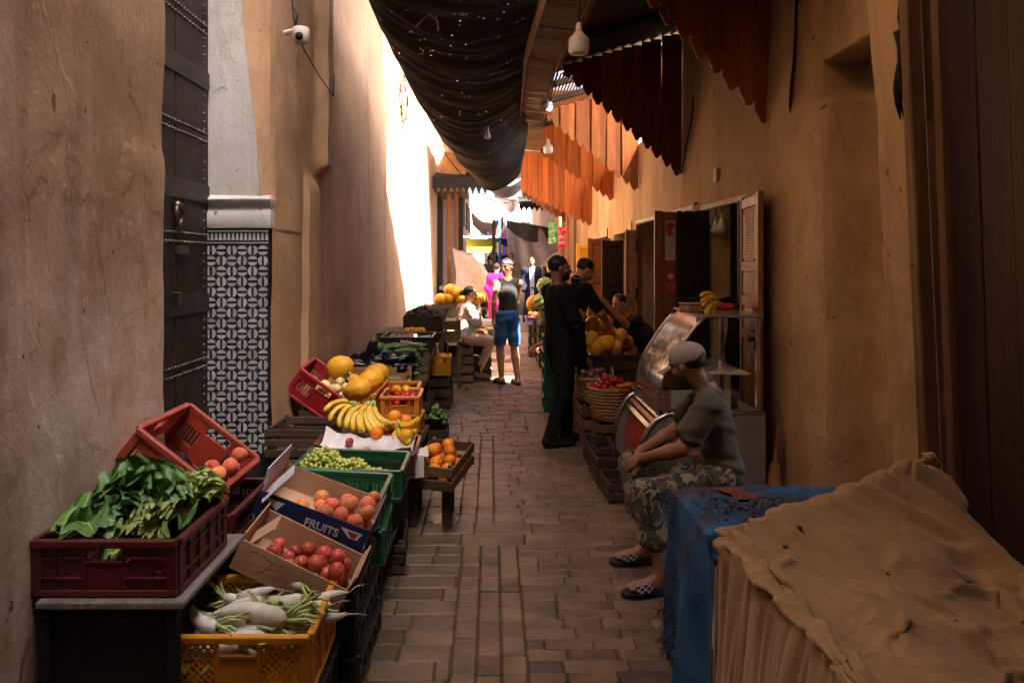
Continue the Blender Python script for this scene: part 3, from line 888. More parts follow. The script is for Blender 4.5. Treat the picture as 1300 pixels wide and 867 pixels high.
# ------------------------------------------------------------ crates
def side_pieces(mb, L, h, t, style, handle, T):
    """one wall of a plastic crate in (u along, w out, z up), mapped by T; bars and sheets only"""
    def bx(u0, u1, z0, z1, w, th, ch=0.002):
        c = T(((u0+u1)/2, w, (z0+z1)/2)); d = (abs(u1-u0), th, abs(z1-z0))
        mb.box(c, d, T.R, ch=ch)
    hl = L/2
    rim, base = 0.026, 0.022
    bx(-hl, hl, h-rim, h, 0.006, t+0.014, 0.004)
    bx(-hl, hl, 0, base, 0.002, t+0.006, 0.003)
    for sgn in (-1, 1): bx(sgn*hl - sgn*0.035, sgn*(hl-0.001), base, h-rim, 0.003, t+0.004, 0.003)
    hz1, hz0, hu = h-rim-0.001, h-rim-0.042, 0.062
    zlo, zhi = base, h-rim
    if style == 'solid':
        th = t*0.5
        if handle:
            bx(-hl+0.035, -hu, zlo, zhi, 0, th); bx(hu, hl-0.035, zlo, zhi, 0, th); bx(-hu, hu, zlo, hz0, 0, th)
            bx(-hu-0.006, -hu+0.004, zlo, zhi, 0.003, t+0.004); bx(hu-0.004, hu+0.006, zlo, zhi, 0.003, t+0.004); bx(-hu, hu, hz0-0.010, hz0, 0.003, t+0.003)
        else:
            bx(-hl+0.035, hl-0.035, zlo, zhi, 0, th)
        n = max(2, int(L/0.075))
        for i in range(1, n):
            u = -hl + L*i/n
            if handle and abs(u) < hu+0.02: continue
            bx(u-0.004, u+0.004, zlo, zhi, 0.003, t+0.003)
            # embossed squares between ribs
            for zz in (0.35, 0.62):
                bx(u-0.03, u-0.012, zlo+(zhi-zlo)*zz-0.008, zlo+(zhi-zlo)*zz+0.012, 0.002, t*0.8)
        for zz in (0.28, 0.75):
            z = zlo + (zhi-zlo)*zz
            if handle:
                bx(-hl+0.03, -hu-0.004, z-0.004, z+0.004, 0.002, t+0.004); bx(hu+0.004, hl-0.03, z-0.004, z+0.004, 0.002, t+0.004)
            else: bx(-hl+0.03, hl-0.03, z-0.004, z+0.004, 0.002, t+0.004)
    else:
        wins = []
        if handle:
            wins = [(-hl+0.035, -hu-0.012, zlo, zhi), (hu+0.012, hl-0.035, zlo, zhi)]
            bx(-hu-0.012, -hu, zlo, zhi, 0.003, t+0.003); bx(hu, hu+0.012, zlo, zhi, 0.003, t+0.003)
            bx(-hu, hu, zlo, hz0, 0, t*0.6); bx(-hu, hu, hz0-0.010, hz0, 0.003, t+0.002)
        else:
            n = max(2, int(round(L/0.14)))
            ed = [-hl+0.035 + (L-0.07)*i/n for i in range(n+1)]
            for i in range(n):
                wins.append((ed[i]+0.006, ed[i+1]-0.006, zlo, zhi))
                if i: bx(ed[i]-0.008, ed[i]+0.008, zlo, zhi, 0.003, t+0.003)
        for (u0, u1, z0, z1) in wins:
            if style == 'slot':
                k = max(2, int((u1-u0)/0.018)); zb = z0 + (z1-z0)*0.30; zt = z0 + (z1-z0)*0.72
                bx(u0, u1, z0, zb, 0, t*0.6); bx(u0, u1, zt, z1, 0, t*0.6)
                for i in range(k+1):
                    u = u0 + (u1-u0)*i/k
                    bx(u-0.0045, u+0.0045, zb, zt, 0, t*0.55, 0.001)
            elif style == 'grid':
                k = max(2, int((u1-u0)/0.022)); q = max(2, int((z1-z0)/0.022))
                for i in range(k+1):
                    u = u0 + (u1-u0)*i/k; bx(u-0.003, u+0.003, z0, z1, 0, t*0.55, 0.001)
                for j in range(1, q):
                    z = z0 + (z1-z0)*j/q; bx(u0, u1, z-0.003, z+0.003, 0, t*0.45, 0.001)
            elif style == 'diamond':
                pitch = 0.026; a = z1-z0; bnd = u1-u0
                for sgn in (1, -1):
                    off = -a
                    while off < bnd:
                        pts = []
                        # line u = off + z (sgn 1)
                        p0u, p1u = off, off+a
                        za, zb_ = 0.0, a
                        if p0u < 0: za = -p0u; p0u = 0
                        if p1u > bnd: zb_ = a-(p1u-bnd); p1u = bnd
                        if zb_-za > 0.012:
                            if sgn > 0: A, B = (u0+p0u, z0+za), (u0+p1u, z0+zb_)
                            else: A, B = (u1-p0u, z0+za), (u1-p1u, z0+zb_)
                            pa, pb = T((A[0], 0.0006*sgn, A[1])), T((B[0], 0.0006*sgn, B[1]))
                            mb.bar(pa, pb, 0.008, t*0.5, up=T.R @ Vector((0,1,0)), ch=0.001)
                        off += pitch
class SideT:
    def __init__(s, R, o): s.R = R; s.o = Vector(o)
    def __call__(s, p): return s.R @ Vector(p) + s.o

crate_cache = {}
def plastic_crate(label, Mw, w, d, h, mat, style='slot', cat='crate', group=None, handle_x=True, handle_y=False, open_base=False, name='plastic_crate'):
    """w along local x, d along local y, origin at the centre of the base"""
    root = empty(name, Mw); tag(root, label, cat, group)
    key = (round(w,3), round(d,3), round(h,3), mat.name, style, handle_x, handle_y)
    if key not in crate_cache:
        t = 0.011; ms = []
        for (L, ang, off, hd) in ((w, 0, d/2, handle_x), (w, PI, d/2, handle_x), (d, PI/2, w/2, handle_y), (d, -PI/2, w/2, handle_y)):
            R = Matrix.Rotation(ang, 3, 'Z')
            # local +y of the panel points out
            T = SideT(R, R @ Vector((0, off - t/2, 0)))
            mb = MB(); side_pieces(mb, L - (0.0 if ang in (0, PI) else 2*t+0.004), h, t, style, hd, T)
            ms.append(mb.mesh('side_panel', mat))
        b = MB(); n = 7
        b.box((0,0,0.006), (w-2*t, d-2*t, 0.006), ch=0.001)
        for i in range(n):
            x = -w/2 + w*(i+0.5)/n; b.box((x,0,0.012), (0.012, d-0.03, 0.008), ch=0.001)
        ms.append(b.mesh('base_panel', mat))
        crate_cache[key] = ms
    for me in crate_cache[key]: obj_from(me.name.split('.')[0], me, root)
    return root

slat_cache = {}
def slat(root, c, dims, mat, R=None, nm='slat'):
    k = tuple(round(x, 3) for x in dims) + (mat.name,)
    if k not in slat_cache: slat_cache[k] = MB().box((0,0,0), dims, ch=min(0.004, min(dims)*0.3)).mesh(nm, mat)
    o = obj_from(nm, slat_cache[k], root)
    o.location = c
    if R is not None: o.rotation_euler = R
    return o
def wood_crate(label, Mw, w, d, h, mat=None, n=3, cat='wooden crate', group=None, base=True, gap=0.25):
    mat = mat or MT['wood_crate']
    root = empty('wooden_crate', Mw); tag(root, label, cat, group)
    t = 0.012; sh = h/n
    for j in range(n):
        z = (j+0.5)*sh; hh = sh*(1-gap)
        for sg in (-1, 1):
            e = random.gauss(0, 0.003)
            slat(root, (e, sg*(d/2-t/2), z+random.gauss(0,0.002)), (w, t, hh), mat, (random.gauss(0,0.01), random.gauss(0,0.006), random.gauss(0,0.004)))
            slat(root, (sg*(w/2-t/2-0.001), e, z+random.gauss(0,0.002)), (d-2*t-0.004, t, hh), mat, (random.gauss(0,0.006), 0, PI/2+random.gauss(0,0.004)))
    for sx in (-1, 1):
        for sy in (-1, 1):
            slat(root, (sx*(w/2-t-0.014), sy*(d/2-t-0.014), h/2+0.004), (0.024, 0.024, h+0.008), mat, nm='corner_post')
    if base:
        m = max(2, int(w/0.11))
        for i in range(m):
            slat(root, (-w/2 + w*(i+0.5)/m, 0, 0.007), (d-2*t-0.006, w/m*0.86, 0.009), mat, (0,0,PI/2), nm='base_slat')
    return root

def pack(n, x0, x1, y0, y1, r, base=0.0, seed=0, tries=24, jr=0.08, heap=None):
    """drop n spheres one by one into a box, each to the lowest of a few spots; returns (x,y,z,r)"""
    rnd = random.Random(seed); out = []
    for i in range(n):
        best = None
        rr = r*(1+rnd.uniform(-jr, jr))
        for _ in range(tries):
            x = rnd.uniform(x0+rr, x1-rr); y = rnd.uniform(y0+rr, y1-rr)
            z = base+rr
            for (ox, oy, oz, orr) in out:
                d2 = (x-ox)**2+(y-oy)**2; R = (rr+orr)*0.97
                if d2 < R*R: z = max(z, oz+math.sqrt(R*R-d2))
            sc = z + (heap(x, y) if heap else 0)
            if best is None or sc < best[0]: best = (sc, x, y, z)
        out.append((best[1], best[2], best[3], rr))
    return out

# ------------------------------------------------------------ fruit meshes (radius 1 unless said)
def mesh_peach():
    mb = MB(); nu, nv = 18, 12
    vs = []; 
    def f(u, v):
        a = 2*PI*u; t = PI*v
        r = 1.0 - 0.10*math.exp(-(min(abs(a), abs(a-2*PI))/0.22)**2)*math.sin(t)
        q = math.sin(t); z = math.cos(t)
        z = z*0.93 - 0.16*math.exp(-(q/0.25)**2)*(1 if z > 0 else 0.2)
        return (r*q*math.cos(a), r*q*math.sin(a), z)
    return mb.grid(f, nu, nv).mesh('peach', MT['peach'], True)
def mesh_round(nm, mat, dimple=0.12, taper=0.1, stem=True, n=16):
    mb = MB()
    pr = []
    for i in range(11):
        t = PI*i/10; q = math.sin(t); z = -math.cos(t)
        q *= 1 + taper*z
        pr.append((max(q, 1e-6), z*0.92 - (dimple*math.exp(-(q/0.22)**2) if z > 0 else -dimple*0.6*math.exp(-(q/0.22)**2))))
    mb.lathe(pr, n)
    mats = [mat]
    if stem:
        mb.tube([(0,0,0.74),(0.03,0,0.98),(0.10,0.02,1.15)], [0.05,0.045,0.06], 5, mi=1); mats = [mat, MT['wood_frame']]
    return mb.mesh(nm, mats, True)
def mesh_melon(nm='melon', mat=None, ribs=10, long=1.25):
    mb = MB(); pr = [(max(1e-6, math.sin(PI*i/12)**0.92), -math.cos(PI*i/12)*long) for i in range(13)]
    mb.lathe(pr, 30, bump=lambda a, z: 1 + 0.018*math.cos(ribs*a) + 0.012*math.sin(3*a+2*z))
    mb.tube([(0,0,long*0.97),(0.02,0,long*1.06)], [0.07,0.05], 6, mi=1)
    return mb.mesh(nm, [mat or MT['melon'], MT['wood_frame']], True)
def mesh_banana():
    mb = MB(); pts = []; rs = []
    for i in range(13):
        t = i/12; a = -0.75 + 1.5*t
        pts.append((0.11*math.sin(a)*1.0, 0, -0.11*math.cos(a)+0.11)); 
        rs.append(0.0185*min(1, 0.30+6*t, 0.25+7*(1-t))*(1.0))
    rs[0] = 0.006; rs[-1] = 0.005
    mb.tube(pts, rs, 6)
    mb.tube([pts[0], (pts[0][0]-0.018, 0, pts[0][2]+0.02)], [0.0065, 0.008], 6, mi=1)
    mb.ell(pts[-1], (0.006,0.006,0.006), nu=6, nv=4, mi=2)
    return mb.mesh('banana', [MT['banana'], MT['stalk'], MT['wood_dark']], 60)
def mesh_aubergine():
    mb = MB()
    mb.lathe([(1e-6,-0.10),(0.026,-0.094),(0.042,-0.06),(0.043,-0.03),(0.036,0.02),(0.027,0.06),(0.02,0.075),(1e-6,0.082)], 14)
    mb.lathe([(0.024,0.06),(0.024,0.078),(0.010,0.086),(0.008,0.11),(1e-6,0.112)], 7, mi=1, bump=lambda a, z: 1+0.25*math.cos(5*a)*(1 if z < 0.07 else 0))
    return mb.mesh('aubergine', [MT['eggplant'], MT['courgette']], True)
def mesh_courgette(k):
    mb = MB(); rnd = random.Random(k); b = rnd.uniform(-0.03, 0.03)
    pts = [(b*math.sin(PI*i/8), 0, -0.10+0.20*i/8) for i in range(9)]
    mb.tube(pts, [0.008,0.018,0.021,0.021,0.02,0.019,0.018,0.015,0.011], 10)
    mb.tube([pts[-1], (0,0,0.12)], [0.009,0.010], 6, mi=1)
    return mb.mesh('courgette', [MT['courgette'], MT['stalk']], True)
def mesh_pepper(k):
    mb = MB(); rnd = random.Random(k)
    L = rnd.uniform(0.9, 1.25)
    pr = [(1e-6,-L),(0.35,-L*0.9),(0.72,-L*0.5),(0.95,0.1),(0.98,0.5),(0.72,0.78),(0.3,0.74),(1e-6,0.66)]
    mb.lathe(pr, 16, bump=lambda a, z: 1+0.12*math.cos(3*a+k)*(0.4+0.6*(z<0.4)))
    mb.tube([(0,0,0.66),(0.05,0,0.95),(0.16,0.03,1.2)], [0.16,0.10,0.11], 6, mi=1)
    return mb.mesh('red_pepper', [MT['pepper'], MT['courgette']], True)
def mesh_leaf(k, L, wd, frill, mat, pale):
    """one crumpled leaf growing along +x, curling up"""
    rnd = random.Random(k); ph = rnd.uniform(0, 6)
    mb = MB()
    def shape(u): return wd*(0.16 + 0.84*math.sin(PI*min(1, u**0.75*0.93))**0.9) if u > 0.02 else wd*0.16
    bend = rnd.uniform(0.6, 1.3)
    def f(v, u):
        s = (v-0.5)*2; w = shape(u)
        a = u*bend
        x = L*math.sin(a)/bend; z = L*(1-math.cos(a))/bend*-1 + L*0.55*u*(1-u*0.7)
        ruff = frill*abs(s)**1.5*math.sin(13*u + 5*s + ph)*(0.3+u) + frill*0.6*math.sin(23*u+ph*2)*abs(s)**2
        cup = 0.35*w*s*s
        return (x - 0.02*L*abs(s)*math.sin(9*u+ph), w*s*(1+0.10*math.sin(17*u+ph)), z + cup + ruff*L*0.5)
    mb.grid(f, 12, 20)
    path = [Vector(f(0.5, u/8)) + Vector((0,0,-0.003)) for u in range(9)]
    mb.tube(path, [0.011,0.010,0.009,0.008,0.006,0.005,0.004,0.003,0.002], 6, mi=1)
    return mb.mesh('leaf', [mat, pale], True)
def mesh_daikon(k):
    rnd = random.Random(k); mb = MB()
    L = rnd.uniform(0.14, 0.21); b = rnd.uniform(-0.03, 0.03); c = rnd.uniform(-0.025, 0.025)
    n = 12; pts = []; rs = []
    R0 = rnd.uniform(0.021, 0.031)
    for i in range(n+1):
        t = i/n
        pts.append((L*t, b*math.sin(PI*t)+c*t*t*1.5, 0.01*math.sin(3*t+k)))
        rs.append(R0*(0.55+0.45*min(1, t*7))*(1-t**2.2)**0.75*(1+0.035*math.sin(19*t+k)) + 0.0012)
    mb.tube(pts, rs, 12)
    tail = [pts[-1], (L+0.035, c*1.5+0.01, 0.005), (L+0.07, c*1.5+0.03*rnd.uniform(-1,1), 0.012)]
    mb.tube(tail, [0.0022,0.0016,0.0008], 5)
    return mb.mesh('white_radish', MT['daikon'], True), L
def mesh_stalks(k):
    rnd = random.Random(k); mb = MB()
    for i in range(7):
        a = rnd.uniform(-0.6, 0.6); e = rnd.uniform(-0.1, 0.7); L = rnd.uniform(0.05, 0.13)
        d = Vector((-math.cos(a)*math.cos(e), math.sin(a)*math.cos(e), math.sin(e)))
        p = [Vector((0.004, math.sin(a)*0.012, math.sin(e)*0.010))]
        for j in range(1, 5): p.append(p[0] + d*L*j/4 + Vector((0,0,-0.05*(j/4)**2*L*4*rnd.random())) + Vector((rnd.gauss(0,.003), rnd.gauss(0,.004), 0)))
        mb.tube(p, [0.007,0.0055,0.005,0.004,0.003], 6)
        if rnd.random() < 0.22:
            q = p[-1]
            mb.grid(lambda u, v, q=q, d=d: q + d*0.06*v + d.cross(Vector((0,0,1)))*0.028*(u-0.5)*2*math.sin(PI*(0.1+0.85*v)) + Vector((0,0,0.012*math.sin(9*u+4*v)-0.02*v)), 4, 5, mi=1)
    return mb.mesh('leaf_stalks', [MT['stalk'], MT['leaf_l']], True)

FR = {}
FR['peach'] = mesh_peach()
FR['apple'] = mesh_round('apple', MT['apple'])
FR['guava'] = mesh_round('pale_apple', MT['guava'], 0.1, 0.05)
FR['orange'] = mesh_round('orange', MT['orange'], 0.05, 0.0, False)
FR['onion'] = mesh_round('red_onion', MT['onion'], -0.18, 0.0, False)
FR['fig'] = mesh_round('green_fig', MT['fig'], -0.2, -0.15, False, 12)
FR['melon'] = mesh_melon()
FR['banana'] = mesh_banana()
FR['aubergine'] = mesh_aubergine()
FR['courgette'] = [mesh_courgette(i) for i in range(3)]
FR['pepper'] = [mesh_pepper(i) for i in range(3)]
def rand_rot(rnd): return Euler((rnd.uniform(0,2*PI), rnd.uniform(0,2*PI), rnd.uniform(0,2*PI))).to_matrix().to_4x4()
ORD = ['', 'first','second','third','fourth','fifth','sixth','seventh','eighth','ninth','tenth','eleventh','twelfth']
ROWS = {1: ['only'], 2: ['front','back'], 3: ['front','middle','back'], 4: ['front','second','third','back'], 5: ['front','second','middle','fourth','back'], 6: ['front','second','third','fourth','fifth','back']}
def name_by_place(items, label, cat, group):
    """items: (object, x, y, z, r) in the container's own frame. Pieces one can see get their row and place; buried ones share a label"""
    seen, hid = [], []
    for it in items:
        o, x, y, z, r = it
        over = [q for q in items if q is not it and q[3] > z + 0.5*r and (q[1]-x)**2 + (q[2]-y)**2 < (0.9*r)**2]
        (hid if over else seen).append(it)
    seen.sort(key=lambda q: q[2])
    nr = max(1, min(6, int(round(math.sqrt(len(seen))*0.85))))
    for k in range(nr):
        row = sorted(seen[len(seen)*k//nr: len(seen)*(k+1)//nr], key=lambda q: q[1])
        for i, q in enumerate(row):
            tag(q[0], '%s, %s from left, %s row' % (label, ORD[min(12, i+1)], ROWS[nr][k]), cat, group)
    for q in hid: tag(q[0], label + ', buried under others', cat, group)
def fruits(name, mesh, Mw, spots, label, cat, group, seed=1, upright=None):
    rnd = random.Random(seed); made = []
    for (x, y, z, r) in spots:
        me = rnd.choice(mesh) if isinstance(mesh, list) else mesh
        R = rand_rot(rnd) if upright is None else Euler((rnd.gauss(0,upright), rnd.gauss(0,upright), rnd.uniform(0,6.3))).to_matrix().to_4x4()
        o = obj_from(name, me)
        o.matrix_world = Mw @ Matrix.Translation((x, y, z)) @ R @ Matrix.Diagonal((r*rnd.uniform(0.94,1.06), r*rnd.uniform(0.94,1.06), r*rnd.uniform(0.92,1.05), 1))
        made.append((o, x, y, z, r))
    name_by_place(made, label, cat, group)

# ------------------------------------------------------------ near stall: lettuce crate on its black table
t = empty('display_table', Vector((-1.22, 2.75, 0)))
tag(t, 'black painted table with a worn grey board top under the maroon lettuce crate', 'table')
MB().box((0,0,0.585), (0.47,0.62,0.024), Euler((0,0,0)).to_matrix(), ch=0.004).build('tabletop', MT['wood_grey'], t)
MB().box((-0.02,0.01,0.285), (0.40,0.54,0.568), ch=0.006).build('cabinet', MT['black'], t)
for sx in (-1,1):
    for sy in (-1,1):
        MB().box((sx*0.205-0.01, sy*0.28, 0.286), (0.035,0.035,0.572)).build('leg', MT['black'], t)
MA = TRS((-1.252, 2.71, 0.600))
plastic_crate('maroon plastic crate full of lettuce on the black table', MA, 0.47, 0.47, 0.185, MT['p_maroon'], 'solid')
leafD = [mesh_leaf(i, 0.18, 0.125, 0.24, MT['leaf_d'], MT['rib']) for i in range(3)]
leafL = [mesh_leaf(10+i, 0.13, 0.034, 0.30, MT['leaf_l'], MT['rib']) for i in range(3)]
def lettuce(pos, yaw, tilt, leaves, n, label, sc=1.0, seed=0, spread=1.0, name='lettuce'):
    rnd = random.Random(seed)
    root = empty(name, TRS(pos, tilt[0], tilt[1], yaw)); tag(root, label, 'lettuce')
    for i in range(n):
        o = obj_from('leaf', rnd.choice(leaves), root)
        ring = i/n
        a = rnd.uniform(-1, 1)*1.5*spread; el = rnd.uniform(-0.25, 0.55) + 0.5*(1-ring)
        o.matrix_local = Matrix.Rotation(a, 4, 'Z') @ Matrix.Rotation(-el, 4, 'Y') @ Matrix.Rotation(rnd.gauss(0, 0.5), 4, 'X') @ Matrix.Scale(sc*rnd.uniform(0.75, 1.1), 4)
    m = MB(); m.ell((0.01,0,0), (0.035,0.025,0.025)); m.build('stem', MT['rib'], root, smooth=True)
    return root
lettuce((-1.30, 2.84, 0.80), 75, (0,-6), leafD, 12, 'dark green leafy lettuce heaped highest in the maroon crate by the wall', 1.05, 3, 1.3)
lettuce((-1.26, 2.72, 0.83), -150, (0,-8), leafD, 11, 'dark lettuce with broad leaves hanging over the left of the maroon crate', 1.0, 7, 0.9)
lettuce((-1.20, 2.70, 0.83), -20, (0,0), leafD, 9, 'dark lettuce with ribbed leaves in the middle of the maroon crate', 1.0, 8, 1.0)
lettuce((-1.35, 2.60, 0.77), -110, (0,6), leafD, 9, 'small dark lettuce low at the front left of the maroon crate', 0.8, 9, 1.0)
lettuce((-1.13, 2.62, 0.79), -150, (0,-10), leafL, 26, 'frizzy pale endive at the front right of the maroon crate', 1.1, 11, 0.9, 'endive')
lettuce((-1.10, 2.80, 0.81), 100, (0,-10), leafL, 26, 'frizzy pale endive at the back right of the maroon crate', 1.15, 13, 1.0, 'endive')
lettuce((-1.22, 2.58, 0.70), -90, (0,0), leafL, 12, 'pale endive seen through the handle of the maroon crate', 0.9, 14, 0.8, 'endive')

# dark trestle behind the lettuce carrying the tilted crates
def table(label, x0, x1, y0, y1, z, mat, legs=True, slant=0.0, name='trestle_table', cat='table'):
    root = empty(name, Vector(((x0+x1)/2, (y0+y1)/2, 0))); tag(root, label, cat)
    w, d = x1-x0, y1-y0
    n = max(2, int(w/0.12))
    for i in range(n):
        slat(root, (-w/2 + w*(i+0.5)/n, random.gauss(0,0.006), z-0.012-slant*((i+0.5)/n-0.5)), (d, w/n-0.006, 0.022), mat, (0, 0, PI/2), nm='board')
    if legs:
        for sx in (-1,1):
            for sy in (-1,1):
                slat(root, (sx*(w/2-0.04), sy*(d/2-0.05), (z-0.024-abs(slant)/2)/2), (0.05,0.05,z-0.024-abs(slant)/2), mat, nm='leg')
            slat(root, (sx*(w/2-0.075), 0, z*0.75), (d-0.1,0.02,0.07), mat, (0,0,PI/2), nm='rail')
    return root
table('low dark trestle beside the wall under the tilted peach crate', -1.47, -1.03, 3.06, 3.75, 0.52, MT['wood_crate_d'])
plastic_crate('empty maroon crate wedged under the tilted orange red crate', TRS((-1.26,3.38,0.525)), 0.40, 0.52, 0.13, MT['p_maroon'], 'slot')
MBt = Matrix.Translation((-1.245, 3.32, 0.895)) @ Matrix.Rotation(math.radians(38), 4, 'Y') @ Matrix.Translation((0,0,-0.235))
plastic_crate('orange red crate tipped on its side against the wall with a few peaches', MBt, 0.41, 0.52, 0.235, MT['p_orange_red'], 'slot', handle_y=True)
# dark bag wedged among the peaches
sp = pack(38, -0.04, 0.19, -0.25, 0.18, 0.032, 0.02, seed=5, tries=40, heap=lambda x, y: -1.6*x)
fruits('peach', FR['peach'], MBt, sp, 'ripe peach lying in the tipped orange red crate', 'peach', 'peaches in the tipped orange red crate', 3)
mb = MB(); mb.grid(lambda u, v: (-0.12+0.16*u, -0.02+0.2*v, 0.035+0.03*math.sin(7*u+3*v)*math.sin(5*v+1)+0.03*math.sin(PI*u)), 12, 14)
o = mb.build('plastic_bag', MT['black'], None, True); o.matrix_world = MBt; tag(o, 'crumpled black plastic bag behind the peaches in the tipped crate', 'plastic bag')

# yellow crate of white radishes on a dark crate
plastic_crate('dark maroon crate standing on the ground under the yellow radish crate', TRS((-0.83,2.74,0.0), rz=1), 0.47, 0.44, 0.235, MT['p_black'], 'slot')
ME = TRS((-0.832, 2.725, 0.252), 4.0, 0, 0)
plastic_crate('amber yellow plastic crate heaped with white radishes', ME, 0.47, 0.41, 0.225, MT['p_yellow'], 'diamond')
DK = [mesh_daikon(i) for i in range(7)]; SK = [mesh_stalks(i) for i in range(4)]
rnd = random.Random(21)
buried = []
def daikon(x, y, z, yaw, pitch, k, label, group=None, sc=1.0):
    o = obj_from('white_radish', DK[k % 7][0])
    o.matrix_world = ME @ Matrix.Translation((x, y, z)) @ Matrix.Rotation(math.radians(yaw), 4, 'Z') @ Matrix.Rotation(math.radians(-pitch), 4, 'Y') @ Matrix.Rotation(rnd.uniform(0,6), 4, 'X') @ Matrix.Scale(sc, 4)
    tag(o, label, 'white radish', group)
    obj_from('leaf_stalks', SK[k % 4], o)
    if group: buried.append((o, x, y, z, 0.03))
daikon(0.13, -0.10, 0.215, 174, 2, 0, 'long white radish lying across the front of the yellow crate, pointing left', sc=1.35)
daikon(0.165, 0.015, 0.24, 172, -4, 1, 'thickest white radish at the right of the yellow crate', sc=1.25)
daikon(0.13, 0.14, 0.225, 165, 12, 2, 'stubby white radish at the back right of the yellow crate', sc=1.0)
daikon(0.02, 0.03, 0.21, 205, 0, 3, 'white radish in the middle of the yellow crate, its tip to the left', sc=1.0)
daikon(-0.09, -0.13, 0.215, 150, 14, 4, 'slim white radish at the front left of the yellow crate, its tip raised', sc=1.15)
daikon(0.00, -0.165, 0.17, 185, 0, 5, 'white radish low at the front of the yellow crate behind its handle', sc=1.0)
for i in range(22):
    daikon(rnd.uniform(-0.14, 0.17), rnd.uniform(-0.15, 0.15), rnd.uniform(0.11, 0.215), rnd.choice((0,180)) + rnd.uniform(-38, 38), rnd.uniform(-6, 10), i, 'white radish half buried in the heap in the yellow crate', 'white radishes buried in the yellow crate', rnd.uniform(0.8, 1.1))

name_by_place(buried, 'white radish in the yellow crate heap', 'white radish', 'white radishes buried in the yellow crate')
# black crates under the cartons, right-hand edge of the stall
for i in range(3):
    plastic_crate(['lowest','middle','topmost'][i] + ' of three black crates stacked behind the yellow radish crate', TRS((-0.80 - 0.012*i, 3.28, 0.002+0.135*i), 0, 0, random.uniform(-2,2)), 0.56, 0.55, 0.133, MT['p_black'], 'slot')

# ------------------------------------------------------------ cardboard trays
def carton(label, Mw, w, d, h, outer, inner, name='fruit_carton'):
    root = empty(name, Mw); tag(root, label, 'cardboard box')
    t = 0.006
    def panel(c, dims, nm='side_panel'):
        m = MB(); m.box(c, dims, ch=0.0015)
        # inner faces take the plain card
        me = m.mesh(nm, [outer, inner])
        for p in me.polygons:
            cc = p.center
            if abs(cc.x) < w/2-t*0.6 and abs(cc.y) < d/2-t*0.6 and cc.z > 0.003: p.material_index = 1
        return obj_from(nm, me, root)
    panel((0,0,t/2), (w,d,t), 'base_panel')
    panel((0,-d/2+t/2,h/2+t/2), (w-2*t-0.002,t,h-t-0.002)); panel((0,d/2-t/2,h/2+t/2), (w-2*t-0.002,t,h-t-0.002))
    for sx in (-1,1):
        panel((sx*(w/2-t/2),0,h/2+t/2+0.014), (t,d-0.001,h-t+0.026))
    return root, t
def text_mesh(body, size, depth, mat, name, shear=0.0, bold=0.0, sx=1.0):
    cu = bpy.data.curves.new('lettering', 'FONT')
    cu.body = body; cu.size = size; cu.extrude = depth; cu.align_x = 'CENTER'; cu.align_y = 'CENTER'; cu.shear = shear; cu.offset = bold; cu.resolution_u = 3
    o = bpy.data.objects.new('lettering', cu); col.objects.link(o)
    dg = bpy.context.evaluated_depsgraph_get()
    me = bpy.data.meshes.new_from_object(o.evaluated_get(dg))
    bpy.data.objects.remove(o); bpy.data.curves.remove(cu)
    me.name = name; me.materials.clear(); me.materials.append(mat)
    if sx != 1.0: me.transform(Matrix.Diagonal((sx,1,1,1)))
    return me
FRONT = Matrix.Rotation(PI/2, 4, 'X')
# navy carton
MC = Matrix.Translation((-0.765, 3.36, 0.555)) @ Matrix.Rotation(math.radians(20.5), 4, 'Y') @ Matrix.Rotation(math.radians(3), 4, 'X')
rootC, tC = carton('navy printed cardboard fruit box, tipped to the right, with peaches inside', MC, 0.49, 0.37, 0.115, MT['card_navy'], MT['card_in'])
obj_from('lettering', text_mesh('FRUITS', 0.046, 0.0006, MT['ink_white'], 'lettering', 0, 0.0012, 1.05), rootC, Matrix.Translation((0.045,-0.1862,0.055)) @ FRONT)
for pts in ([(-0.215,0.095),(-0.13,0.095),(-0.155,0.055)], [(0.12,0.088),(0.215,0.088),(0.20,0.055),(0.165,0.055)]):
    MB().prism(pts, 0.0008, Matrix.Translation((0,-0.1852,0)) @ FRONT).build('printed_mark', MT['ink_white'], rootC)
MB().prism([(0.150,0.082),(0.200,0.082),(0.192,0.060),(0.172,0.060)], 0.0016, Matrix.Translation((0,-0.1852,0)) @ FRONT).build('printed_fruit', MT['ink_red'], rootC)
fl = MB(); fl.box((0,0,0.085), (0.006,0.35,0.09), Euler((0,-0.10,0)).to_matrix(), ch=0.001)
fo = fl.build('end_flap', M('lilac cardboard flap', (0.50,0.45,0.50), (0.42,0.37,0.42), rough=0.8, bump=0.1), rootC); fo.location = (-0.242,-0.0,0.075)
ft = MB(); ft.box((0,0,0.06), (0.006,0.10,0.17), ch=0.001); fo = ft.build('end_flap', M('pale corner tab', (0.50,0.45,0.50), rough=0.8, bump=0.1), rootC); fo.location = (-0.215,-0.165,0.10); fo.rotation_euler=(0.0,0.5,0.25)
sp = pack(26, -0.14, 0.235, -0.165, 0.165, 0.033, 0.006, seed=9, tries=12, heap=lambda x, y: -0.45*x + 0.15*y)
fruits('peach', FR['peach'], MC, sp, 'red and yellow peach in the navy cardboard box', 'peach', 'peaches in the navy cardboard box', 4)
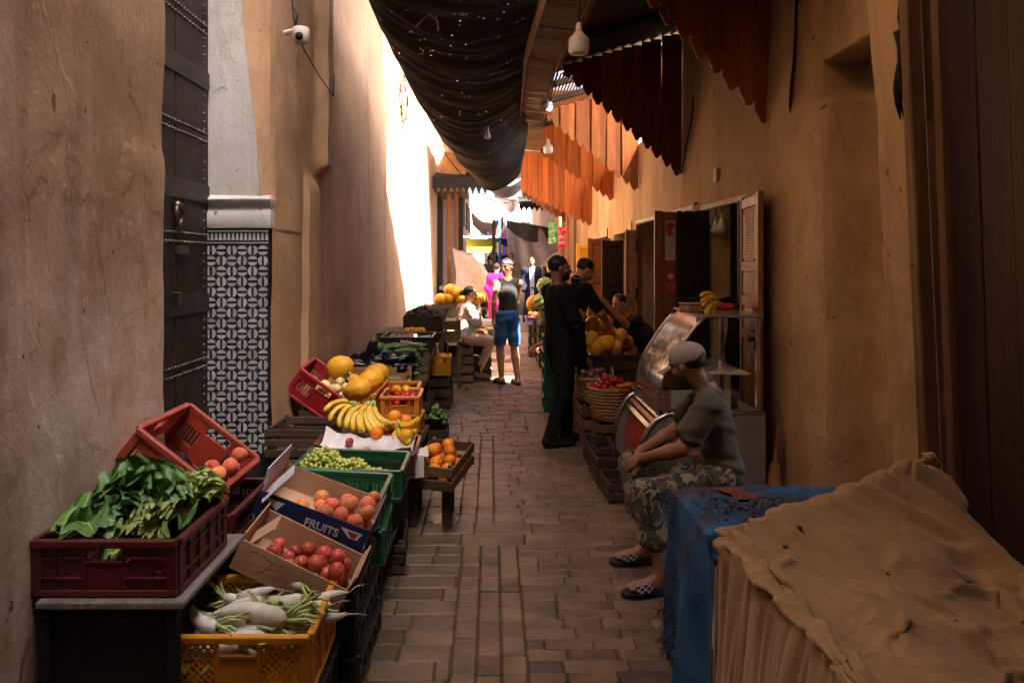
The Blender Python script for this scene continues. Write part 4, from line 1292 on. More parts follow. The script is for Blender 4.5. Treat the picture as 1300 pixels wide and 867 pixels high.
# brown carton with script print
MD = Matrix.Translation((-0.775, 2.99, 0.462)) @ Matrix.Rotation(math.radians(26), 4, 'Y') @ Matrix.Rotation(math.radians(6), 4, 'X')
rootD, tD = carton('brown cardboard fruit box with red script print, tipped to the right, holding red apples', MD, 0.44, 0.28, 0.125, MT['card'], MT['card_in'])
sc_ = MB()
def stroke(pts, r=0.0022, n=26, wd=None):
    P = [Vector((p[0], -0.1405, p[1])) for p in pts]
    out = []
    for i in range(n+1):          # Catmull-Rom
        t = i/n*(len(P)-1); k = min(int(t), len(P)-2); f = t-k
        p0, p1, p2, p3 = P[max(k-1,0)], P[k], P[k+1], P[min(k+2,len(P)-1)]
        out.append(0.5*((2*p1)+(p2-p0)*f+(2*p0-5*p1+4*p2-p3)*f*f+(3*p1-p0-3*p2+p3)*f**3))
    for a, b in zip(out[:-1], out[1:]): sc_.bar(a, b + (b-a)*0.15, 0.0016, r*2*(0.6+0.5*abs((b-a).normalized().z)), up=(b-a).cross(Vector((0,1,0))), ch=0)
x0 = -0.15
stroke([(x0-0.02,0.080),(x0-0.01,0.100),(x0+0.03,0.103),(x0+0.075,0.090),(x0+0.125,0.100)])            # F top sweep
stroke([(x0+0.075,0.094),(x0+0.06,0.06),(x0+0.035,0.03),(x0+0.0,0.026),(x0-0.015,0.042),(x0+0.01,0.05)])  # F stem
stroke([(x0+0.03,0.062),(x0+0.065,0.063),(x0+0.10,0.070)])
stroke([(x0+0.095,0.028),(x0+0.115,0.058),(x0+0.122,0.052),(x0+0.130,0.056),(x0+0.138,0.052)])           # r
stroke([(x0+0.15,0.055),(x0+0.145,0.03),(x0+0.165,0.028),(x0+0.178,0.055),(x0+0.178,0.03),(x0+0.188,0.028)])  # u
stroke([(x0+0.20,0.052),(x0+0.197,0.030),(x0+0.21,0.028)]); stroke([(x0+0.205,0.066),(x0+0.206,0.069)])   # i
stroke([(x0+0.235,0.08),(x0+0.222,0.035),(x0+0.238,0.027)]); stroke([(x0+0.215,0.060),(x0+0.248,0.062)])  # t
stroke([(x0+0.25,0.030),(x0+0.27,0.055),(x0+0.276,0.035),(x0+0.258,0.027)])                               # s
sc_.build('script_lettering', MT['ink_red'], rootD)
fl = MB(); fl.box((0,0,0.06), (0.006,0.11,0.12), ch=0.001); fo = fl.build('end_flap', MT['card_in'], rootD); fo.location = (-0.195,-0.07,0.10); fo.rotation_euler = (0,0.55,0.1)
fl = MB(); fl.box((0,0,0.02), (0.006,0.26,0.06), ch=0.001); fo = fl.build('end_flap', MT['card_in'], rootD); fo.location = (0.214,0.0,0.13); fo.rotation_euler = (0,0.2,0)
sp = pack(26, -0.19, 0.21, -0.12, 0.12, 0.030, 0.006, seed=12, tries=12, heap=lambda x, y: -0.4*x + 0.1*y)
fruits('apple', FR['apple'], MD, sp, 'red apple in the brown cardboard box', 'apple', 'apples in the brown cardboard box', 6)

# ------------------------------------------------------------ green grape crates
G_GRP = None
plastic_crate('bottle green crate behind the navy box, nearest of the green crates', TRS((-0.83, 3.84, 0.415), 0, 3, 0), 0.58, 0.42, 0.165, MT['p_green'], 'slot', handle_x=False, handle_y=True)
plastic_crate('bottle green crate holding the green grapes', TRS((-0.785, 4.33, 0.400), 0, 2, 0), 0.58, 0.42, 0.17, MT['p_green'], 'slot', handle_x=False, handle_y=True)
plastic_crate('bottle green crate serving as the base under the nearest green crate', TRS((-0.82, 3.86, 0.22), 0, 0, 2), 0.58, 0.42, 0.18, MT['p_green'], 'slot', handle_x=False, handle_y=True)
sp = pack(10, -0.26, 0.26, -0.19, 0.19, 0.034, 0.01, seed=19)
fruits('peach', FR['peach'], TRS((-0.83, 3.84, 0.415), 0, 3, 0), sp, 'peach in the bottle green crate behind the navy box', 'peach', 'peaches in the nearest green crate', 14)
def grapes(label, pts_fn, n, seed, M0):
    rnd = random.Random(seed); mb = MB(); st = MB()
    root = empty('grape_bunch', M0); tag(root, label, 'grapes')
    base = bpy.data.meshes
    sp = []
    for i in range(n):
        for _ in range(30):
            p = pts_fn(rnd)
            if all((p-q).length > 0.0185 for q in sp): break
        sp.append(p)
        r = 0.0125*rnd.uniform(0.85, 1.12)
        mb.ell(p, (r, r, r*1.12), Euler((rnd.uniform(0,3), rnd.uniform(0,3), 0)).to_matrix(), 10, 7)
    o = mb.build('berries', MT['grape'], root, True); tag(o, kind='stuff')
    for i in range(8):
        a = pts_fn(rnd); st.tube([a*0.3, a*0.7 + Vector((0,0,0.01)), a], 0.002, 5)
    st.build('stems', MT['stalk'], root)
def heap(cx, cy, rx, ry, hz, z0=0.0):
    def f(rnd):
        while True:
            a, b = rnd.uniform(-1,1), rnd.uniform(-1,1)
            if a*a+b*b < 1: break
        h = hz*(1-(a*a+b*b))
        return Vector((cx+rx*a, cy+ry*b, z0 + rnd.uniform(max(0,h-0.035), h) + 0.012))
    return f
MG = TRS((-0.93, 4.22, 0.515))
grapes('green grapes heaped highest at the left of the green crate', heap(0,0,0.15,0.13,0.13), 210, 3, MG)
grapes('green grapes sloping down the middle of the green crate', heap(0.15,-0.04,0.14,0.11,0.085), 120, 4, MG)
grapes('thin trail of green grapes at the right of the green crate', heap(0.29,-0.06,0.11,0.07,0.03), 40, 5, MG)
# maroon crate with white liner
MH = TRS((-0.79, 4.82, 0.385), 3, 1.5, 0)
plastic_crate('maroon crate lined with white plastic sheet behind the grapes', MH, 0.63, 0.40, 0.16, MT['p_maroon'], 'solid', handle_y=True)
mb = MB(); mb.grid(lambda u, v: (-0.295+0.59*u, -0.18+0.36*v, 0.112+0.04*(abs(u-0.5)*2)**6+0.045*(abs(v-0.5)*2)**6+0.012*math.sin(9*u+7*v)+0.01*math.sin(23*u-5*v)), 26, 18)
o = mb.build('plastic_liner', MT['p_white'], None, True); o.matrix_world = MH; tag(o, 'white plastic sheet lining the maroon crate behind the grapes', 'plastic sheet')
fruits('red_plum', FR['apple'], MH, [(-0.12,0.05,0.15,0.028),(0.02,-0.12,0.142,0.027)], 'dark red plum on the white plastic liner', 'plum', 'plums on the white liner', 8)

# supports under the green crates: planks and crates in the dark
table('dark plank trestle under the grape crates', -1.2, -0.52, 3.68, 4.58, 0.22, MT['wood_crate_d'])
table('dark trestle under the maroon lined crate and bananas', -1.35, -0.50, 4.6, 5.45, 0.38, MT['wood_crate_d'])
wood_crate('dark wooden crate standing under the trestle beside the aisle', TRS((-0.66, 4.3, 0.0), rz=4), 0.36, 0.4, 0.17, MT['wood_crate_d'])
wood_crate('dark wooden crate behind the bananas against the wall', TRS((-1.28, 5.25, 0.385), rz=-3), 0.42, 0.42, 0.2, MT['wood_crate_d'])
# bananas
def hand_of_bananas(label, Mw, n, spread=0.085, sc=1.0, seed=0):
    rnd = random.Random(seed)
    root = empty('banana_bunch', Mw); tag(root, label, 'bananas')
    half = (n+1)//2
    for row in range(2):
        m_ = n if row == 0 else half
        for i in range(m_):
            f = (i-(m_-1)/2)/max(1, (m_-1)/2)
            o = obj_from('banana', FR['banana'], root)
            o.matrix_local = Matrix.Translation((f*0.022, -0.020*row+0.012, 0)) @ Matrix.Rotation(-f*0.62 + rnd.gauss(0,0.04), 4, 'Y') @ Matrix.Rotation(0.14*row + rnd.gauss(0,0.03), 4, 'X') @ Matrix.Translation((-0.03*sc, 0, -0.09*sc)) @ Matrix.Rotation(PI/2, 4, 'Y') @ Matrix.Scale(sc*rnd.uniform(0.92,1.08), 4)
    MB().ell((0,0.01,0.0), (0.03,0.02,0.02)).build('crown', MT['stalk'], root, True)
wood_crate('shallow dark wooden tray under the bananas and oranges', TRS((-0.76, 5.2, 0.385), rz=2), 0.56, 0.38, 0.1, MT['wood_crate_d'], n=2)
hand_of_bananas('large bunch of bananas leaning against the red tilted crate', TRS((-0.82, 5.10, 0.74), -38, 0, 14), 8, seed=1, sc=1.25)
hand_of_bananas('bunch of bananas at the far left beside the larger bunch', TRS((-0.93, 5.16, 0.73), -40, 22, -10), 5, seed=2, sc=1.15)
hand_of_bananas('small bunch of bananas lying flat among the oranges', TRS((-0.62, 5.02, 0.60), -60, -62, 10), 5, seed=4, sc=1.1)
for i, (px, py, s) in enumerate([(501,530,190),(488,543,192),(478,541,186),(489,541,182),(511,544,192),(520,543,186),(478,550,195),(520,541,180)]):
    p = W(px, py, s); o = obj_from('orange', FR['orange']); o.matrix_world = Matrix.Translation(p) @ rand_rot(rnd) @ Matrix.Scale(0.046 if i != 0 else 0.05, 4)
    tag(o, ['topmost orange of the heap behind the bananas','orange at the left end of the upper heap','orange farthest left on top of the dark tray','orange just below the topmost one, to its left','orange just right of the topmost one','orange at the right end of the upper heap','lowest orange of the upper heap, on its left','orange at the back right of the upper heap'][i], 'orange', 'oranges heaped behind the bananas')
fruits('orange', FR['orange'], TRS((-0.66, 5.22, 0.40)), pack(20, -0.15, 0.17, -0.17, 0.17, 0.044, 0.0, seed=33), 'orange low in the tray behind the bananas', 'orange', 'oranges low in the dark tray', 15)
mel = obj_from('small_melon', FR['melon']); mel.matrix_world = TRS(W(548,553,200), 80, 0, 60) @ Matrix.Scale(0.04, 4) ; mel.matrix_world = TRS(W(516,552,198), 80, 0, 60) @ Matrix.Scale(0.04, 4)
tag(mel, 'small yellow melon beside the flat bunch of bananas', 'melon')
# orange crate jutting into the aisle
MK = TRS((-0.335, 5.02, 0.275), 5, 3, -13)
wood_crate('brown wooden crate of oranges jutting into the aisle beside the bananas', MK, 0.30, 0.52, 0.17, MT['wood_crate'], n=2)
fruits('orange', FR['orange'], MK, pack(20, -0.13, 0.13, -0.24, 0.22, 0.043, 0.012, seed=41), 'orange in the wooden crate jutting into the aisle', 'orange', 'oranges in the jutting wooden crate', 17)
ppm = MB(); ppm.grid(lambda u, v: (0.16*u-0.08, 0.13*v, 0.006*math.sin(6*u)+0.05*v*v*(u-0.3)), 8, 8); ppm.grid(lambda u, v: (0.10*u-0.05, -0.004-0.01*v, -0.13*v+0.004*math.sin(9*u)), 6, 6)
o = ppm.build('paper_sheet', MT['paper'], None, True); o.matrix_world = TRS((-0.47, 4.72, 0.485), 0, 0, 8); tag(o, 'white paper sheet hanging between the green crate and the jutting crate', 'paper')
stool = empty('wooden_stand', Vector((-0.40,5.06,0))); tag(stool, 'dark wooden stand under the jutting orange crate', 'stand')
slat(stool, (0,0,0.255), (0.30,0.44,0.025), MT['wood_crate_d'], nm='board')
for sx in (-1,1):
    for sy in (-1,1): slat(stool, (sx*0.11,sy*0.18,0.12), (0.06,0.06,0.24), MT['wood_crate_d'], nm='leg')

# ------------------------------------------------------------ middle of the stall
table('dark trestle under the red tilted crate and the melons', -1.45, -0.62, 5.5, 6.85, 0.46, MT['wood_crate_d'])
ML = Matrix.Translation((-1.20, 5.80, 0.785)) @ Matrix.Rotation(math.radians(35.5), 4, 'Y') @ Matrix.Rotation(math.radians(8), 4, 'X') @ Matrix.Translation((0,0,-0.235))
plastic_crate('crimson crate tipped steeply towards the aisle with pale apples', ML, 0.46, 0.33, 0.235, MT['p_red'], 'slot')
sp = pack(26, -0.16, 0.20, -0.145, 0.145, 0.036, 0.085, seed=51, tries=10, heap=lambda x, y: -0.55*x)
fruits('pale_apple', FR['guava'], ML, sp, 'pale yellow and pink apple in the crimson tipped crate', 'apple', 'pale apples in the crimson crate', 18)
bx = MB(); bx.box((-0.0,0,0.045), (0.40,0.27,0.05)); o = bx.build('cardboard_pad', MT['card'], None); o.matrix_world = ML; tag(o, 'cardboard pad under the pale apples in the crimson crate', 'cardboard')
wood_crate('dark wooden crate propping the crimson crate against the wall', TRS((-1.27,5.85,0.465)), 0.32, 0.36, 0.12, MT['wood_crate_d'], n=2)
MMe = TRS((-1.06, 6.15, 0.465), 0, 0, 0)
plastic_crate('amber grid crate of yellow melons', MMe, 0.34, 0.72, 0.215, MT['p_yellow'], 'grid')
for i, (px, py, s, sc, rz, lab) in enumerate([(432,466,166,0.088,70,'large yellow melon tilted on top, nearest the wall'),(471,483,165,0.083,110,'yellow melon lying at the right of the amber crate'),
        (455,494,172,0.083,75,'yellow melon in front in the amber crate'),(446,487,160,0.08,60,'yellow melon half hidden behind the crimson crate'),(478,474,150,0.085,95,'yellow melon at the back of the amber crate')]):
    o = obj_from('melon', FR['melon']); o.matrix_world = TRS(W(px,py,s), 80, 12, rz) @ Matrix.Scale(sc, 4); tag(o, lab, 'melon')
for (px,py,s,rz) in [(436,478,168,40)]:
    o = obj_from('courgette', FR['courgette'][0]); o.data = o.data; o.matrix_world = TRS(W(px,py,s), 70, 0, rz) @ Matrix.Scale(0.9,4); tag(o, 'green courgette lying with the pale apples', 'courgette')
# orange grid crates with peppers
table('low dark bench under the orange grid crates', -0.90, -0.52, 5.55, 6.4, 0.32, MT['wood_crate_d'])
plastic_crate('orange grid crate, lower of two beside the melons', TRS((-0.70,5.96,0.325)), 0.30, 0.40, 0.17, MT['p_orange'], 'grid')
MN2 = TRS((-0.705,6.0,0.50), 0, 0, 1)
plastic_crate('orange grid crate, upper of two, holding red peppers', MN2, 0.29, 0.38, 0.16, MT['p_orange'], 'grid')
fruits('red_pepper', FR['pepper'], MN2, pack(16, -0.13, 0.13, -0.17, 0.17, 0.036, 0.05, seed=61), 'red pepper in the upper orange grid crate', 'pepper', 'peppers in the orange grid crate', 21)
fruits('yellow_pepper', mesh_round('yellow_pepper', MT['melon'], 0.12, -0.15), MN2, [(0.03,0.05,0.17,0.04),(-0.05,0.10,0.165,0.038)], 'yellow pepper on top of the red peppers', 'pepper', 'yellow peppers in the orange grid crate', 22)
plastic_crate('orange grid crate set behind the red peppers', TRS((-0.80,6.50,0.47)), 0.36, 0.34, 0.17, MT['p_orange'], 'grid')
# aubergine crates
table('long dark trestle under the aubergines', -1.45, -0.66, 6.9, 8.15, 0.47, MT['wood_crate_d'])
MO = TRS((-1.05, 7.0, 0.475))
wood_crate('orange brown wooden crate of cucumbers in front of the aubergines', MO, 0.55, 0.34, 0.17, MT['wood_crate_o'], n=1, gap=0.04)
rnd = random.Random(70); cuc = []
for i in range(12):
    o = obj_from('cucumber', FR['courgette'][i % 3])
    cx_, cy_, cz_ = rnd.uniform(-0.12,0.2), rnd.uniform(-0.1,0.1), 0.12+0.02*rnd.random()
    o.matrix_world = MO @ TRS((cx_, cy_, cz_), 90, 0, rnd.uniform(60,120)) @ Matrix.Scale(0.95,4)
    cuc.append((o, cx_, cy_, cz_, 0.02))
name_by_place(cuc, 'dark green cucumber in the orange brown crate', 'cucumber', 'cucumbers in the orange brown crate')
MO2 = TRS((-1.08, 7.62, 0.475))
wood_crate('orange brown wooden crate heaped with aubergines', MO2, 0.62, 0.6, 0.2, MT['wood_crate_o'], n=1, gap=0.04)
aub = []
for (x, y, z, r) in pack(34, -0.34, 0.34, -0.3, 0.3, 0.06, 0.06, seed=71, tries=10):
    o = obj_from('aubergine', FR['aubergine'])
    o.matrix_world = MO2 @ TRS((x, y, z*0.82+0.02), 88+rnd.uniform(-14,14), 0, rnd.uniform(40,140)) @ Matrix.Scale(1.3*rnd.uniform(0.9,1.1),4)
    aub.append((o, x, y, z, r))
name_by_place(aub, 'glossy black aubergine in the brown crate', 'aubergine', 'aubergines in the orange brown crate')
o = obj_from('aubergine', FR['aubergine']); o.matrix_world = TRS(W(472,445,130), 10, 12, 0) @ Matrix.Scale(1.5,4); tag(o, 'aubergine standing upright on the heap by the wall', 'aubergine')
for i, (px, py, r) in enumerate([(474,440,0.045),(480,448,0.04),(483,443,0.042)]):
    o = obj_from('pumpkin', mesh_melon('pumpkin', MT['courgette'], 8, 0.8) if i == 0 else bpy.data.meshes['pumpkin']); o.matrix_world = TRS(W(px+8,py,126), 20*i, 0, 0) @ Matrix.Scale(r*1.2,4)
    tag(o, 'round green courgette behind the aubergines', 'courgette', 'round courgettes behind the aubergines')
cgs = []
for i in range(26):
    o = obj_from('courgette', FR['courgette'][i % 3])
    hang = i >= 17
    p = W(rnd.uniform(497,528), rnd.uniform(437,447), rnd.uniform(122,130)) if not hang else W(rnd.uniform(524,536), rnd.uniform(448,466), rnd.uniform(124,128))
    o.matrix_world = (TRS(p, 90, 0, rnd.uniform(50,120)) if not hang else TRS(p, rnd.uniform(-12,12), 170+rnd.uniform(-14,14), 0)) @ Matrix.Scale(1.0,4)
    cgs.append((o, p.x, p.y, p.z, 0.02, hang))
name_by_place([q[:5] for q in cgs if not q[5]], 'striped courgette in the pile beyond the aubergines', 'courgette', 'courgettes spilling over the crate')
for i, q in enumerate(sorted([q for q in cgs if q[5]], key=lambda q: -q[3])): tag(q[0], 'striped courgette hanging down the aisle side, %s from top' % ORD[i+1], 'courgette', 'courgettes spilling over the crate')
wood_crate('tall wooden crate under the spilling courgettes', TRS((-0.86,7.85,0.475), rz=2), 0.42, 0.4, 0.26, MT['wood_crate'], n=3)
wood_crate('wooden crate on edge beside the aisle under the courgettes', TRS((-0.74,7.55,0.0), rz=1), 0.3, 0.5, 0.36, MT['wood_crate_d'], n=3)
# onion crate
table('wooden table under the dark green onion crate', -1.45, -0.66, 8.2, 9.45, 0.64, MT['wood_crate'])
MQ = TRS((-0.95, 8.75, 0.645))
plastic_crate('dark green crate of small red onions', MQ, 0.56, 0.62, 0.205, MT['p_dgreen'], 'slot', handle_y=True)
mb = MB(); mb.grid(lambda u, v: (-0.24+0.48*u, -0.28+0.56*v, 0.15+0.03*(abs(u-0.5)*2)**5+0.012*math.sin(9*u+7*v)), 18, 18)
o = mb.build('plastic_liner', MT['p_white'], None, True); o.matrix_world = MQ; tag(o, 'grey plastic liner under the red onions', 'plastic sheet')
fruits('red_onion', FR['onion'], MQ, pack(34, -0.24, 0.06, -0.26, 0.26, 0.024, 0.155, seed=81), 'small red onion in the dark green crate', 'onion', 'red onions in the dark green crate', 25, 0.4)
# dark dried fruit crate
MR = TRS((-0.88, 10.0, 0.80))
table('wooden table under the crate of dark dried fruit', -1.45, -0.60, 9.6, 10.5, 0.795, MT['wood_crate'])
wood_crate('brown wooden crate of dark dried fruit above the onions', MR, 0.50, 0.6, 0.19, MT['wood_crate_d'], n=1, gap=0.05)
dm = MB(); rnd = random.Random(90)
for i in range(420):
    a, b = rnd.uniform(-1,1), rnd.uniform(-1,1)
    h = 0.17 + 0.10*(1-a*a)*(1-b*b) + rnd.uniform(-0.02, 0.03)
    r = rnd.uniform(0.010, 0.022)
    dm.ell((0.24*a, 0.29*b, h), (r*1.5, r, r), Euler((rnd.uniform(0,3),rnd.uniform(0,3),rnd.uniform(0,3))).to_matrix(), 6, 4)
dm.ell((0,0,0.13), (0.24,0.29,0.09), nu=16, nv=8)
o = dm.build('dried_fruit', MT['date'], None, True); o.matrix_world = MR; tag(o, 'heap of small dark dried fruit', 'dried fruit', None, 'stuff')
fruits('lemon', mesh_melon('lemon', MT['melon'], 0, 1.2), TRS((-0.95,9.45,0.80)), [(0.02*i-0.1+0.05*(i%2), 0.03*(i%3), 0.03, 0.034) for i in range(8)], 'yellow lemon between the onions and the dried fruit', 'lemon', 'lemons behind the onions', 26)
# seat crates by the girl, small orange crate, floor crate, bowl
GS = None
table('wooden stand of rough planks the seated girl leans on', -0.86, -0.40, 10.15, 10.85, 0.63, MT['wood_crate'])
wood_crate('wooden crate on the plank stand beside the seated girl', TRS((-0.60,10.45,0.635), rz=2), 0.34, 0.5, 0.26, MT['wood_crate'], n=2, gap=0.1)
wood_crate('wooden crate on the ground holding up the small amber crate', TRS((-0.62,8.95,0.0), rz=-2), 0.30, 0.42, 0.36, MT['wood_crate_d'], n=3)
wood_crate('dark wooden crate under the onion table', TRS((-0.98,8.9,0.0), rz=3), 0.34, 0.5, 0.45, MT['wood_crate_d'], n=3)
MTc = TRS((-0.60,9.0,0.365), 0,0,3)
plastic_crate('small amber crate on the wooden crate below the onions', MTc, 0.22, 0.32, 0.22, MT['p_yellow'], 'slot')
fruits('lemon', bpy.data.meshes['lemon'], MTc, pack(12, -0.1, 0.1, -0.14, 0.14, 0.034, 0.09, seed=92), 'lemon in the small amber crate', 'lemon', 'lemons in the small amber crate', 27)
bw = MB(); bw.lathe([(0.07,0.0),(0.10,0.02),(0.135,0.09),(0.142,0.10),(0.130,0.095),(0.09,0.03),(1e-6,0.02)], 22)
o = bw.build('black_bowl', MT['p_black'], None, 40); o.location = (-0.545,7.35,0.10); tag(o, 'black plastic bowl of green figs at the edge of the aisle', 'bowl')
wood_crate('low dark wooden box under the black bowl', TRS((-0.56,7.36,0.0)), 0.28, 0.3, 0.10, MT['wood_crate_d'], n=1, gap=0.06)
fruits('green_fig', FR['fig'], TRS((-0.545,7.35,0.10)), [s_ for s_ in pack(40, -0.13, 0.13, -0.13, 0.13, 0.024, 0.04, seed=93, heap=lambda x,y: 1.2*(x*x+y*y)**0.5)], 'green fig in the black bowl', 'fig', 'figs in the black bowl', 28, 0.6)
# rubbish and splash on the paving
lit = MB(); rnd = random.Random(99)
for i in range(46):
    x, y = (rnd.uniform(-0.5, 0.9), rnd.uniform(2.9, 6.5)) if i % 2 else (rnd.choice((-0.42,0.78)) + rnd.gauss(0,0.07), rnd.uniform(2.9,6.0))
    s = rnd.uniform(0.002, 0.009)
    lit.box((x, y, 0.004), (s*rnd.uniform(1,3), s, 0.003), Euler((0,0,rnd.uniform(0,3))).to_matrix(), ch=0)
tag(lit.build('litter', M('dull paper scrap', (0.30,0.25,0.19), (0.14,0.12,0.05), scale=2, orand=0), None), 'scraps of paper and peel scattered on the paving', 'litter', None, 'stuff')
spm = MB()
rim_ = [(0.085*(1+0.45*rnoise((math.cos(a)*1.5, math.sin(a)*1.5, 3), 1.4))*math.cos(a)*1.25, 0.12*(1+0.45*rnoise((math.cos(a)*1.5, math.sin(a)*1.5, 3), 1.4))*math.sin(a)) for a in [2*PI*i/40 for i in range(40)]]
spm.add([(0,0,0.006)] + [(x*0.6,y*0.6,0.005) for x,y in rim_] + [(x,y,0.0005) for x,y in rim_], [(0,1+i,1+(i+1)%40) for i in range(40)] + [(1+i,41+i,41+(i+1)%40,1+(i+1)%40) for i in range(40)])
o = spm.build('spilled_flour', M('wet white spill', (0.42,0.40,0.37), (0.16,0.13,0.10), scale=18, rough=0.35, orand=0, lo=0.45, hi=0.6), None, True); o.location = (-0.31, 5.02, 0.002); tag(o, 'white spill on the paving beside the stall leg', 'spill')
# ------------------------------------------------------------ shop rooms behind the right wall
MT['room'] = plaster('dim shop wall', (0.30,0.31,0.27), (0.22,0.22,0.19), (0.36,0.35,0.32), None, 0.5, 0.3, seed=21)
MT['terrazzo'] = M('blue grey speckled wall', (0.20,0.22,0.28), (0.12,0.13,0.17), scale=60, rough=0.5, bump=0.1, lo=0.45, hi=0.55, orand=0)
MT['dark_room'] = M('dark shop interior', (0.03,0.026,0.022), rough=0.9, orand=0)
MT['tile_white'] = M('white wall tile', (0.58,0.58,0.54), (0.48,0.48,0.45), rough=0.25, bump=0.05, orand=0.06)
MT['glass_bulb'] = M('frosted bulb glass', (0.72,0.71,0.68), rough=0.25, bump=0, orand=0)
MT['bulb_cap'] = M('white bulb cap', (0.62,0.56,0.50), rough=0.35, bump=0, orand=0)
def rbox(name, c, d, mat, ch=0.004): return rb(MB().box(c, d, ch=ch).build(name, mat, RB))
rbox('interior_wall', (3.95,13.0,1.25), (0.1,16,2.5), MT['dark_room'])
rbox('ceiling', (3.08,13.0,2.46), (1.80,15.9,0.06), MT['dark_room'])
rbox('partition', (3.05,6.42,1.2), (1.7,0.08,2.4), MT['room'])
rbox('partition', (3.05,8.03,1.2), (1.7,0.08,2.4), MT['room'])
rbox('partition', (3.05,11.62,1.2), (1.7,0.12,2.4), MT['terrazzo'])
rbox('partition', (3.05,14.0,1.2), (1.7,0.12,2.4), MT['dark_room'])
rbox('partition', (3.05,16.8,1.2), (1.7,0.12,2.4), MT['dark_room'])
rbox('cabinet', (2.62,7.86,1.4), (0.30,0.22,2.0), MT['black'])
# white tiles on the lower part of the shop's cross wall
tw = rb(MB().box((2.46,7.985,0.62), (0.62,0.004,1.24), ch=0.001).build('tiled_wall', MT['dirt'], RB))
tmesh = MB().box((0,0,0), (0.147,0.008,0.147), ch=0.002).mesh('wall_tile', MT['tile_white'])
for i in range(4):
    for j in range(8):
        o = obj_from('wall_tile', tmesh, tw); o.location = (2.235+0.15*i, 7.980, 0.09+0.15*j)
pm = MB(); pm.tube([(2.20,7.94,0.0),(2.20,7.94,2.3)], 0.022, 8); pm.tube([(2.24,7.90,1.0),(2.24,7.90,2.1)], 0.008, 6)
rb(pm.build('water_pipe', MT['white_paint'], RB, 40))
rbox('lintel', (2.165,7.2,2.225), (0.05,1.40,0.05), MT['white_paint'])
# white frame round the second opening
f = MB(); f.box((2.165,9.78,2.255), (0.08,3.25,0.05), ch=0.006)
rb(f.build('door_frame', MT['white_paint'], RB))
f = MB(); f.box((2.165,8.18,1.12), (0.08,0.05,2.24), ch=0.006); rb(f.build('door_frame', MT['white_paint'], RB))
rbox('door_frame', (2.165,11.36,1.12), (0.09,0.06,2.2), MT['wood_red'])
rbox('door_frame', (2.17,7.86,1.1), (0.09,0.06,2.2), MT['wood_plank'])
def sticker(parent, x, z, w, h, y, mats, seed=0, red=False):
    """printed label: flat sheet with rows of print"""
    rnd = random.Random(seed)
    base = MB(); base.grid(lambda u, v: (x-w/2+w*u, y-0.0015*math.sin(3*u+5*v), z-h/2+h*v), 4, 8)
    o = base.build('sticker', mats[0], parent)
    pr = MB()
    rows_ = int(h/0.022)
    for i in range(rows_):
        zz = z-h/2+0.014+i*0.022
        k = x-w/2+0.008
        while k < x+w/2-0.012:
            L = rnd.uniform(0.004, 0.022)
            if rnd.random() < 0.75: pr.box((min(k+L/2, x+w/2-0.008), y-0.003, zz+rnd.uniform(-.002,.002)), (L*0.8, 0.0006, rnd.uniform(0.004,0.011)), ch=0)
            k += L+0.004
    pr.build('print', mats[1], parent)
def logo(parent, x, z, r, y, mat):
    m = MB()
    pts = [(r*math.cos(a), r*0.9*math.sin(a)) for a in [2*PI*i/18 for i in range(18)]]
    m.prism(pts, 0.0008, Matrix.Translation((x, y-0.002, z)) @ FRONT)
    m.build('printed_mark', mat, parent)
def door_leaf(hinge, ang, w, h, spec, mat, stickers=(), z0=0.02, bolt=False):
    """panelled leaf: local x along its width, front face towards local -y. spec = heights of rails"""
    root = bpy.data.objects.new('door_leaf', None); col.objects.link(root)
    fm_ = MB(); t = 0.042; sw = min(0.085, w*0.22)
    fm_.box((sw/2, 0, h/2), (sw, t, h), ch=0.006); fm_.box((w-sw/2, 0, h/2), (sw, t, h), ch=0.006)
    zs = spec
    for z in zs: fm_.box((w/2, 0, z), (w-2*sw-0.001, t-0.004, 0.085), ch=0.006)
    fm_.box((w/2, 0.004, h/2), (w-2*sw, 0.014, h-0.02), ch=0.002)
    lf = fm_.build('door_leaf', mat, RB)
    bpy.data.objects.remove(root)
    lf.matrix_parent_inverse = RB_inv
    lf.matrix_basis = Matrix.Translation((hinge[0], hinge[1], z0)) @ Matrix.Rotation(ang, 4, 'Z')
    for za, zb_ in zip(zs[:-1], zs[1:]):
        g = 0.0425+0.018; a, b = za+g, zb_-g
        if b-a > 0.04 and w-2*sw > 0.07:
            MB().box((w/2, -0.006, (a+b)/2), (w-2*sw-0.036, 0.012, b-a), ch=0.006).build('panel', mat, lf)
    for s_ in stickers:
        kind = s_[0]
        if kind == 'paper': sticker(lf, *s_[1:5], -0.0145, (MT['paper'], MT['ink_red']), int(s_[2]*100))
        elif kind == 'red':
            sticker(lf, *s_[1:5], -0.0145, (MT['sticker_red'], MT['ink_white']), int(s_[2]*100))
        elif kind == 'logo': logo(lf, s_[1], s_[2], s_[3], -0.0165, s_[4])
    if bolt:
        b = MB(); b.tube([(0.02,-0.032,h*0.60),(0.02,-0.032,h-0.02)], 0.009, 7); b.tube([(0.02,-0.035,h*0.60),(0.0,-0.06,h*0.59),(0.0,-0.06,h*0.545),(0.02,-0.035,h*0.535)], 0.008, 6)
        b.build('bolt', MT['iron'], lf, 40)
        l = MB(); l.box((w-sw*0.6,-0.03,h*0.475), (0.07,0.03,0.10)); l.box((w-sw*0.6,-0.05,h*0.49), (0.02,0.05,0.03)); l.box((w*0.55,-0.024,h*0.48), (0.09,0.01,0.06)); l.build('lock', MT['iron'], lf)
    return lf
def ang_of(dx, dy): return math.atan2(dy, dx)
